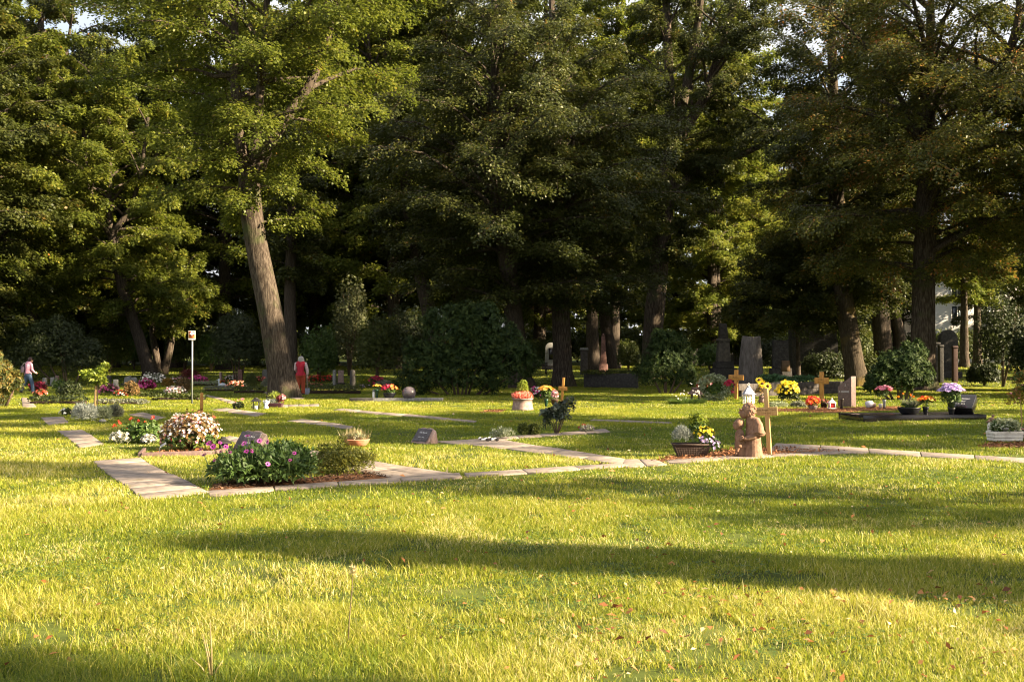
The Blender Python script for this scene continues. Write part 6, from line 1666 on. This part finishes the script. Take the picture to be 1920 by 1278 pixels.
blob(t, 'hair', surf('grey_hair', mono((0.36, 0.34, 0.33), 0.3), 30, (4, 4, 0.8), rough=0.7, bump=0.5), [('b', (0.01, -0.005, 1.595), (0.108, 0.112, 0.112)), ('t', [(0.01, -0.03, 1.58), (0.01, -0.035, 1.49)], [0.100, 0.088], 0.85), ('t', [(-0.07, 0.0, 1.56), (-0.075, 0.0, 1.48)], [0.045, 0.040]), ('t', [(0.09, 0.0, 1.56), (0.095, 0.0, 1.48)], [0.045, 0.040])], 0.012)
blob(t, 'shirt', surf('pink_print_shirt', [(0.42, (0.55, 0.34, 0.36)), (0.5, (0.70, 0.58, 0.56)), (0.6, (0.40, 0.26, 0.32))], 30, rough=0.85, bump=0.1), [('t', [(-0.17, 0, 1.375), (-0.215, 0.055, 1.12), (-0.17, 0.20, 1.01)], [0.068, 0.058, 0.048]), ('t', [(0.17, 0, 1.375), (0.235, 0.0, 1.12), (0.247, 0.015, 0.93)], [0.068, 0.060, 0.048]), ('t', [(0, 0.0, 1.42), (0, 0.01, 1.455)], [0.072, 0.062])], 0.012)
blob(t, 'waistcoat', surf('red_waistcoat', mono((0.42, 0.012, 0.036), 0.25), 9, rough=0.75, bump=0.4), [('t', [(0.0, 0, 0.86), (0.0, 0, 1.02), (0, 0, 1.20), (0, 0, 1.34)], [0.205, 0.185, 0.190, 0.195], 0.66), ('t', [(-0.13, 0, 1.36), (0, 0, 1.405), (0.13, 0, 1.36)], [0.080, 0.085, 0.080]), ('t', [(0, 0.0, 1.42), (0, 0.0, 1.455)], [0.080, 0.074])], 0.012)
blob(t, 'trousers', surf('orange_red_trousers', mono((0.30, 0.050, 0.020), 0.3), 8, rough=0.85, bump=0.4), [('t', [(0, 0, 0.80), (0, 0, 0.95)], [0.175, 0.165], 0.72), ('t', [(-0.085, 0, 0.86), (-0.09, -0.01, 0.50), (-0.095, 0.0, 0.09)], [0.112, 0.085, 0.066]), ('t', [(0.085, 0, 0.86), (0.095, 0.0, 0.50), (0.10, -0.01, 0.09)], [0.112, 0.085, 0.066])], 0.012)
blob(t, 'shoes', IRON, [('t', [(-0.095, -0.05, 0.045), (-0.10, 0.16, 0.04)], [0.045, 0.042]), ('t', [(0.10, -0.06, 0.045), (0.11, 0.15, 0.04)], [0.045, 0.042])], 0.012)
t = thing('spade', 'spade with a grey blade held upright beside the person in red', 'spade', p + Vector((0.275, -0.02, 0)))
MB().tube([(0.02, 0, 0.26), (0, 0, 0.86)], 0.018, 10).box((0, 0, 0.87), (0.12, 0.03, 0.03), bevel=0.008).build('handle', surf('grey_wood', mono((0.28, 0.23, 0.20)), 10, rough=0.8), t)
b = MB(); b.prism([(-0.10, 0.30), (0.12, 0.30), (0.125, 0.12), (0.08, 0.0), (0.01, -0.04), (-0.06, 0.0), (-0.105, 0.12)], -0.008, 0.008, bevel=0.003); b.build('blade', surf('blue_grey_steel', mono((0.22, 0.24, 0.30)), 14, rough=0.45, bump=0.1, metallic=0.3), t)

# walking person in pink
p = px_at(53, 49.0)
t = thing('person', 'dark haired person in a pink jumper and jeans walking right with a dark shoulder bag', 'person', p, 0.0)
F = tuple(nrm(np.array([0.75, 0.66, 0.0]))); hc = (0.10, 0.06, 1.53)
blob(t, 'body', SKIN, head(hc, F) + [('t', [(0.03, 0, 1.28), (0.075, 0.03, 1.43)], [0.062, 0.050]), ('t', [(0, 0, 0.92), (0.01, 0, 1.12), (0.03, 0, 1.32)], [0.12, 0.115, 0.12], 0.75),
     ('t', [(0.17, -0.06, 1.32), (0.20, -0.06, 1.08), (0.25, 0.10, 0.96)], [0.048, 0.040, 0.030]), ('t', [(-0.10, 0.08, 1.32), (-0.16, 0.08, 1.08), (-0.10, 0.18, 0.92)], [0.048, 0.040, 0.030]),
     ('t', [(0.06, -0.05, 0.90), (0.20, -0.03, 0.50), (0.23, 0.0, 0.10)], [0.085, 0.060, 0.042]), ('t', [(-0.05, 0.05, 0.90), (-0.13, 0.03, 0.52), (-0.28, -0.02, 0.16)], [0.085, 0.060, 0.042])]
     + hand((0.25, 0.10, 0.96), (0.5, 0.6, -0.3), 1) + hand((-0.10, 0.18, 0.92), (0.3, 0.5, -0.6), -1))
eyes(t, hc, F)
blob(t, 'hair', surf('dark_hair', mono((0.035, 0.014, 0.014), 0.3), 30, rough=0.6, bump=0.4), [('b', (0.085, 0.045, 1.565), (0.105, 0.105, 0.105)), ('t', [(0.06, 0.02, 1.55), (0.05, 0.01, 1.46)], [0.090, 0.070])], 0.012)
blob(t, 'jumper', surf('pink_jumper', mono((0.56, 0.27, 0.36), 0.12), 9, rough=0.9, bump=0.3), [('t', [(-0.01, 0, 0.90), (0.0, 0, 1.04), (0.02, 0, 1.22), (0.03, 0, 1.33)], [0.180, 0.165, 0.178, 0.165], 0.76), ('t', [(-0.10, 0.06, 1.335), (0.03, 0, 1.375), (0.155, -0.05, 1.335)], [0.075, 0.075, 0.075]), ('t', [(0.165, -0.06, 1.33), (0.21, -0.06, 1.08), (0.245, 0.07, 0.98)], [0.068, 0.060, 0.048]), ('t', [(-0.10, 0.08, 1.33), (-0.16, 0.08, 1.08), (-0.115, 0.15, 0.96)], [0.068, 0.058, 0.048])], 0.012)
blob(t, 'jeans', surf('blue_jeans', mono((0.075, 0.115, 0.19), 0.25), 9, rough=0.9, bump=0.3), [('t', [(0, 0, 0.80), (0, 0, 0.93)], [0.165, 0.155], 0.78), ('t', [(0.065, -0.045, 0.86), (0.20, -0.03, 0.50), (0.235, 0.0, 0.09)], [0.108, 0.082, 0.066]), ('t', [(-0.06, 0.045, 0.86), (-0.13, 0.03, 0.52), (-0.27, -0.02, 0.17)], [0.108, 0.082, 0.064])], 0.012)
blob(t, 'shoes', IRON, [('t', [(0.20, -0.04, 0.045), (0.38, 0.07, 0.04)], [0.045, 0.040]), ('t', [(-0.33, -0.05, 0.10), (-0.22, 0.02, 0.035)], [0.045, 0.040])], 0.012)
t = thing('shoulder_bag', 'dark shoulder bag hanging on the back of the walking person in pink', 'bag', p + Vector((-0.24, -0.10, 0.92)))
b = MB().box((0, 0, 0.16), (0.14, 0.30, 0.36), rot=(0, 0.12, 0.5), bevel=0.04); b.build('pouch', surf('dark_cloth', mono((0.020, 0.014, 0.026)), 14, rough=0.85, bump=0.2), t)
MB().tube([(0.0, -0.04, 0.32), (0.12, -0.06, 0.46), (0.20, -0.02, 0.50), (0.22, 0.08, 0.44)], 0.014, 8).build('strap', surf('pale_strap', mono((0.5, 0.42, 0.38)), 14, rough=0.85), t)

# ------------------------------------------------------------------ monuments and walls at the back
p = at(1470, 738)
t = thing('retaining_wall', 'low brown stone retaining wall behind the pale stump monument', 'wall', p)
A_, B_ = at(1385, 744), at(1592, 736)
d = B_ - A_; L_ = d.length; an = math.atan2(d.y, d.x); m = MB(); r = random.Random(5)
for row in range(2):
    x = -0.2 * row
    while x < L_:
        wd = min(r.uniform(0.7, 1.1), L_ - x + 0.3)
        c = A_ + d * ((x + wd / 2) / L_)
        m.box((c.x - p.x, c.y - p.y + 0.004 * r.random(), 0.14 + row * 0.285 - 0.02), (wd - 0.014, 0.3, 0.275), rot=(0, 0, an), bevel=0.018); x += wd
m.build('stone_blocks', WALL_ST, t)
p = at(1418, 736); u = U(p)
t = thing('stump_monument', 'tall grey stone shaped like a broken tree stump', 'monument', p + Vector((0, 1.2, 0)))
rows = [(29, -2), (27, 12), (24, 36), (22, 60), (19.5, 86), (18, 104), (17, 106)]
mb = MB(); n_ = 26; r = np.random.default_rng(4); V = []
ph = r.uniform(0, 6, 4)
for R, z in rows:
    a = np.arange(n_) * 2 * PI / n_
    rr = R * u * (1 + 0.05 * np.sin(7 * a + ph[0]) + 0.04 * np.sin(11 * a + ph[1]) + r.normal(0, 0.008, n_))
    V.append(np.column_stack([np.cos(a) * rr + (z / 106) * 2 * u, np.sin(a) * rr * 0.8, np.full(n_, z * u) + (0.03 * np.sin(2 * a + 1) if z > 100 else 0)]))
V = np.concatenate(V); i, j = np.meshgrid(np.arange(len(rows) - 1), np.arange(n_), indexing='ij'); k = (j + 1) % n_
mb.add(V, [np.stack([i * n_ + j, i * n_ + k, (i + 1) * n_ + k, (i + 1) * n_ + j], -1).reshape(-1, 4), (np.arange(n_) + (len(rows) - 1) * n_)[None]])
mb.build('stump', surf('stump_stone', [(0.3, (0.045, 0.036, 0.032)), (0.5, (0.095, 0.080, 0.072)), (0.75, (0.16, 0.14, 0.128))], 5, (2.5, 2.5, 0.5), rough=0.9, bump=0.9, detail=9, dist=0.05), t)
p = at(1482, 722); u = U(p)
t = thing('ground_cover_hedge', 'fresh green leafy cushion growing on top of the retaining wall', 'shrub', at(1490, 737) + Vector((0, 0.5, 0.45)))
m = MB(); u = U(at(1490, 737)); lb = [(-52 * u + 17 * u * i, 0.1 * math.sin(i * 2), 5 * u + 2.0 * u * math.sin(i * 1.7), 14 * u, 12 * u, (9 - 0.5 * i) * u) for i in range(6)]
bush(m, 500, lb, 700, 4, 0.12, 0.06, rise=0.2); m.build('foliage', fmat('fresh_leaf', (0.03, 0.07, 0.025), (0.06, 0.13, 0.045), (0.11, 0.20, 0.07)), t)
p = px_at(1356, 66.0); u = U(p); zb = p.z
t = thing('pillar_monument', 'tall dark stone pillar on a stepped base before the back lawn', 'monument', p)
z = lambda py: zpix(py, 66.0) - zb
MB().frustum(-0.2, z(690), (46 * u, 1.4), (44 * u, 1.3), bevel=0.03).frustum(z(690) + 0.003, z(678), (36 * u, 1.1), (32 * u, 1.0), bevel=0.03).build('base', DARK_ST, t)
MB().frustum(z(678) + 0.003, z(640), (25 * u, 0.8), (20 * u, 0.66), bevel=0.03).frustum(z(640) + 0.003, z(634), (23 * u, 0.74), (21 * u, 0.7), bevel=0.02).build('shaft', surf('weathered_stone', [(0.3, (0.045, 0.040, 0.034)), (0.5, (0.10, 0.085, 0.070)), (0.75, (0.18, 0.15, 0.12))], 5, rough=0.9, bump=0.6, detail=9), t)
MB().frustum(z(634) + 0.003, z(606), (17 * u, 0.55), (12 * u, 0.42), bevel=0.03).build('upper_shaft', WALL_ST, t)
p = px_at(1463, 60.0); u = U(p); zb = p.z; z = lambda py: zpix(py, 60.0) - zb
t = thing('slab_monument', 'black upright slab gravestone right of the stump monument', 'monument', p)
MB().frustum(-0.1, z(690), (40 * u, 0.9), (36 * u, 0.8), bevel=0.03).build('base', DARK_ST, t)
MB().frustum(z(690) + 0.003, z(638), (30 * u, 0.4), (28 * u, 0.34), bevel=0.03).build('slab', DARK_ST, t)
MB().frustum(z(696), z(676), (14 * u, 0.4), (12 * u, 0.36), c=(4 * u, -0.7)).build('urn_block', surf('rusty_stone', mono((0.14, 0.085, 0.045), 0.4), 9, rough=0.9, bump=0.4), t)
# stepped dark monument with a green emblem
p = px_at(1522, 74.0); u = U(p); zb = p.z; z = lambda py: zpix(py, 74.0) - zb
t = thing('stepped_monument', 'dark stepped stone monument carrying a small green emblem', 'monument', p)
m = MB(); D0 = 1.6
m.box((0, 0, (z(636) - 0.4) / 2), (86 * u, D0, z(636) + 0.4), bevel=0.03)
m.box((1 * u, 0, (z(608) + z(636)) / 2 + 0.001), (80 * u, D0 * 0.92, z(608) - z(636)), bevel=0.03)
m.box((-2 * u, 0, (z(599) + z(608)) / 2 + 0.003), (58 * u, D0 * 0.85, z(599) - z(608)), bevel=0.03)
m.box((-6 * u, 0, (z(588) + z(599)) / 2 + 0.005), (44 * u, D0 * 0.8, z(588) - z(599)), bevel=0.03)
m.build('stone_mass', DARK_ST, t)
cop = surf('green_copper', mono((0.14, 0.26, 0.24), 0.25), 12, rough=0.7, bump=0.1)
e = MB(); cx_ = (1524 - 1522) * u; zc = z(617)
for s in (-1, 1):
    e.prism([(cx_ + s * 0.4 * u, zc + 1 * u), (cx_ + s * 2.9 * u, zc + 1 * u), (cx_ + s * 1.2 * u, zc + 7 * u), (cx_ + s * 0.4 * u, zc + 7.2 * u)], -D0 * 0.46 - 0.05, -D0 * 0.46 - 0.004)
    e.prism([(cx_ + s * 0.4 * u, zc - 1 * u), (cx_ + s * 3.1 * u, zc - 0.6 * u), (cx_ + s * 1.9 * u, zc - 6 * u), (cx_ + s * 0.9 * u, zc - 6 * u)], -D0 * 0.46 - 0.05, -D0 * 0.46 - 0.004)
e.build('emblem', cop, t)
# dark wall and stones in the middle
A_, B_ = px_at(1096, 59.0), px_at(1196, 58.0)
p = (A_ + B_) / 2; u = U(p)
t = thing('dark_wall', 'low dark stone wall between the grey trunk and the round shrub', 'wall', p)
L_ = (B_ - A_).length
MB().box((0, 0, 0.36), (L_, 0.34, 0.86), rot=(0, 0, math.atan2((B_ - A_).y, (B_ - A_).x)), bevel=0.03).build('wall', DARK_ST, t)
m = MB(); bush(m, 510, [(-L_ / 2 + L_ * (i + .5) / 7, 0, 0.80, 0.32, 0.25, 0.13) for i in range(7)], 420, 4, 0.10, 0.05); m.build('ivy', L_box, t)
p = px_at(1131, 79.0); u = U(p); zb = p.z; z = lambda py: zpix(py, 79.0) - zb
t = thing('obelisk', 'slender red stone obelisk standing on the back lawn', 'monument', p)
MB().frustum(-0.2, z(682), (17 * u, 0.68), (16 * u, 0.62), bevel=0.02).build('base', RED_ST, t)
MB().frustum(z(682) + 0.003, z(630), (12 * u, 0.46), (6.4 * u, 0.26), bevel=0.015).build('shaft', RED_ST, t)
MB().frustum(z(630) + 0.003, z(624.5), (6.4 * u, 0.26), (1.0 * u, 0.04)).build('tip', RED_ST, t)
p = px_at(1095, 76.0); u = U(p); zb = p.z; z = lambda py: zpix(py, 76.0) - zb
t = thing('pillar_gravestone', 'squat stone pillar with a capped top left of the obelisk', 'gravestone', p)
MB().frustum(-0.2, z(656), (14 * u, 0.55), (12 * u, 0.5), bevel=0.02).build('shaft', WALL_ST, t)
MB().frustum(z(656) + 0.003, z(652), (16 * u, 0.6), (14 * u, 0.56), bevel=0.02).build('cap', GREY_ST, t)
p = px_at(1032, 84.0); u = U(p); zb = p.z; z = lambda py: zpix(py, 84.0) - zb
t = thing('arched_gravestone', 'dark arched gravestone with an inset panel left of the grey trunk', 'gravestone', p)
a = np.linspace(0, PI, 11); w_ = 20 * u
MB().prism([(w_ / 2, -0.2)] + [(math.cos(v) * w_ / 2, z(652) + math.sin(v) * 10 * u) for v in a] + [(-w_ / 2, -0.2)], -0.2, 0.2, bevel=0.03).build('stone', GREY_ST, t)
MB().box((2 * u, -0.21, (z(674) + z(652)) / 2), (10 * u, 0.04, z(652) - z(674))).build('panel', BLACK_GR, t)
MB().box((0, 0.1, 0.1), (w_ * 1.6, 1.0, 0.5), bevel=0.03).build('plinth', WALL_ST, t)
p = px_at(1008, 76.0); u = U(p)
t = thing('park_bench', 'dark wooden bench between the middle trunks', 'bench', p, 0.1)
DKW = surf('dark_wood', mono((0.030, 0.020, 0.014), 0.4), 10, (1, 6, 6), rough=0.8)
for q in range(3): MB().box((0, -0.2 + q * 0.15, 0.44), (1.5, 0.12, 0.04), bevel=0.006).build('seat_slat', DKW, t)
for q in range(2): MB().box((0, 0.24, 0.62 + q * 0.17), (1.5, 0.035, 0.12), rot=(-0.15, 0, 0), bevel=0.006).build('back_slat', DKW, t)
for s in (-1, 1):
    MB().box((s * 0.6, -0.17, 0.19), (0.07, 0.06, 0.46)).build('leg', IRON, t)
    MB().box((s * 0.6, 0.20, 0.40), (0.07, 0.06, 0.90)).build('leg', IRON, t)
    MB().box((s * 0.6, 0.0, 0.405), (0.06, 0.34, 0.04)).build('support', IRON, t)
# right: stones and small pillars near the white house
p = px_at(1777, 72.0); u = U(p); zb = p.z; z = lambda py: zpix(py, 72.0) - zb
t = thing('dark_gravestone', 'broad black gravestone with a rounded top right of the chestnut trunk', 'gravestone', p)
w_ = 34 * u
MB().prism([(w_ / 2, -0.2)] + [(math.cos(v) * w_ / 2, z(640) + math.sin(v) * 22 * u) for v in a] + [(-w_ / 2, -0.2)], -0.25, 0.25, bevel=0.03).build('stone', DARK_ST, t)
MB().box((0, -0.1, 0.15), (w_ * 1.25, 0.9, 0.5), bevel=0.03).build('plinth', DARK_ST, t)
for x, y1, wpx, mat, lab, d_ in ((1764, 650, 8, DARK_ST, 'slim stone post left before the black rounded gravestone', 66.0), (1790, 652, 9, surf('dark_red_stone', mono((0.06, 0.032, 0.026), 0.4), 8, rough=0.85, bump=0.3), 'reddish stone post right before the black rounded gravestone', 67.0), (1757, 645, 9, DARK_ST, 'dark stone post beside the chestnut trunk', 69.0)):
    p = px_at(x, d_); u = U(p)
    t = thing('stone_post', lab, 'post', p)
    MB().frustum(-0.2, zpix(y1, d_) - p.z, (wpx * u, 0.3), (wpx * u * 0.9, 0.27), bevel=0.02).build('shaft', mat, t)
    MB().frustum(zpix(y1, d_) - p.z + 0.003, zpix(y1, d_) - p.z + 0.12, (wpx * u * 1.2, 0.36), (wpx * u, 0.3), bevel=0.02).build('cap', mat, t)
# the far wall with small white graves
A_, B_ = px_at(1275, 104.0), px_at(1475, 108.0)
p = (A_ + B_) / 2
t = thing('far_wall', 'long dark wall crossing the far end of the back lawn', 'wall', p)
L_ = (B_ - A_).length + 8; an = math.atan2((B_ - A_).y, (B_ - A_).x)
zt = zpix(656, 106.0) - p.z
MB().box((0, 0, zt / 2 - 0.2), (L_, 0.4, zt + 0.4), rot=(0, 0, an), bevel=0.03).build('wall', DARK_ST, t)
MB().box((0, 0, zt + 0.06), (L_, 0.52, 0.12), rot=(0, 0, an), bevel=0.02).build('coping', WALL_ST, t)
proto = None; r = random.Random(6)
for q in range(22):
    x = 1298 + q * 6.4 + r.uniform(-2, 2)
    if 1345 < x < 1366 or 1398 < x < 1438: continue
    d_ = 112 + r.uniform(0, 4); pp = px_at(x, d_)
    if proto is None:
        proto = thing('white_grave_marker', 'small white grave marker seen beyond the far dark wall', 'grave marker', pp, 0, 'white grave markers beyond the far wall')
        MB().frustum(-0.2, 1.35, (0.42, 0.2), (0.34, 0.16), bevel=0.03).build('stone', WHITE_PT, proto)
    else:
        copy_thing(proto, 'small white grave marker seen beyond the far dark wall', pp, r.uniform(-.3, .3), (r.uniform(0.7, 1.3), 1, r.uniform(0.85, 1.2)))

# ------------------------------------------------------------------ houses beyond the trees
def house(label, px0, px1, py_base, py_top, d, wallm, roofm, win, depth=9, gable=False):
    p = px_at((px0 + px1) / 2, d); u = d / F_PX
    W_ = (px1 - px0) * u; H_ = zpix(py_top, d) - p.z
    t = thing('house', label, 'house', p)
    MB().box((0, depth / 2, H_ / 2 - 0.5), (W_, depth, H_ + 1.0), bevel=0.04).build('wall', wallm, t)
    r_ = MB(); r_.prism([(-W_ / 2 - 0.5, H_ + 0.02), (W_ / 2 + 0.5, H_ + 0.02), (W_ / 2 - 2.2, H_ + 3.2), (-W_ / 2 + 2.2, H_ + 3.2)], -0.5, depth + 0.5, bevel=0.05)
    ro = r_.build('roof', roofm, t)
    MB().box((W_ * 0.2, depth * 0.5, H_ + 3.6), (0.8, 0.8, 1.6), bevel=0.04).build('chimney', RED_ST, ro)
    for x, y, ww, hh in win:
        xx, zz = (x - (px0 + px1) / 2) * u, zpix(y, d) - p.z
        f = MB()
        for s in (-1, 1): f.box((xx + s * ww / 2, -0.03, zz), (0.09, 0.10, hh + 0.09)); f.box((xx, -0.03, zz + s * hh / 2), (ww - 0.09, 0.10, 0.09))
        f.box((xx, -0.03, zz), (0.06, 0.09, hh - 0.09))
        fo = f.build('window', WHITE_PT, t)
        MB().box((xx, -0.005, zz), (ww - 0.05, 0.04, hh - 0.05)).build('pane', surf('window_pane', mono((0.05, 0.06, 0.07)), 3, rough=0.08, bump=0, spec=0.6), fo)
        MB().box((xx, -0.09, zz - hh / 2 - 0.09), (ww + 0.3, 0.22, 0.08)).build('sill', GREY_ST, fo)
    return t
ROOF = surf('roof_tile', mono((0.16, 0.06, 0.04), 0.3), 10, (1, 1, 4), rough=0.85)
WHITEW = surf('white_render', mono((0.78, 0.76, 0.76), 0.06), 2, rough=0.9, bump=0.05)
house('white house half hidden by the trees at the right', 1742, 1960, 640, 520, 118.0, WHITEW, ROOF, [(1795, 588, 1.3, 1.7), (1852, 588, 1.3, 1.7), (1895, 588, 1.3, 1.7), (1795, 545, 1.3, 1.6), (1852, 545, 1.3, 1.6)])
house('pale house glimpsed between the dark trunks in the middle', 975, 1062, 668, 600, 140.0, surf('cream_render', mono((0.66, 0.56, 0.48), 0.06), 2, rough=0.9, bump=0.05), ROOF, [(1005, 640, 1.2, 1.5), (1035, 640, 1.2, 1.5)])
house('white house glimpsed behind the mossy trunk', 1528, 1600, 668, 575, 130.0, WHITEW, ROOF, [(1548, 600, 1.2, 1.8), (1568, 600, 1.2, 1.8), (1548, 635, 1.2, 1.8)])

# ------------------------------------------------------------------ tall stalks in the foreground grass
p = at(652, 1210)
t = thing('grass_stalk', 'single tall dark seed stalk standing in the front lawn', 'grass stalk', p)
u = U(p)
MB().tube([(0, 0, 0), (0.010, 0, 0.16), (0.022, 0, 0.30), (0.030, 0, 0.42)], [0.0042, 0.0038, 0.0032, 0.002], 6).build('stem', surf('dry_dark_stem', mono((0.11, 0.085, 0.045)), 10, rough=0.9, bump=0), t, smooth_=True)
m = MB(); bush(m, 520, [(0.029, 0, 0.40, 0.012, 0.012, 0.05)], 30, 3, 0.022, 0.006, rise=0.8); m.build('seed_head', L_dry, t)
p = at(395, 1275)
t = thing('dry_weed', 'bent pale dry weed with several thin stems at the bottom left', 'weed', p)
st = MB()
for a_, b_, c_ in (((0, 0, 0), (-0.035, 0, 0.05), (-0.075, 0, 0.085)), ((0, 0, 0), (-0.012, 0, 0.09), (-0.03, 0, 0.17)), ((0.004, 0, 0), (0.0, 0.01, 0.11), (-0.006, 0.01, 0.21)), ((0.006, 0, 0), (0.022, 0, 0.04), (0.045, 0, 0.075)), ((0.002, 0, 0), (-0.006, 0.01, 0.08), (-0.018, 0.0, 0.15))):
    st.tube([tuple(1.35 * v for v in k) for k in (a_, b_, c_)], [0.0052, 0.0042, 0.0022], 6)
st.build('stems', L_dry, t, smooth_=True)

bake_all()
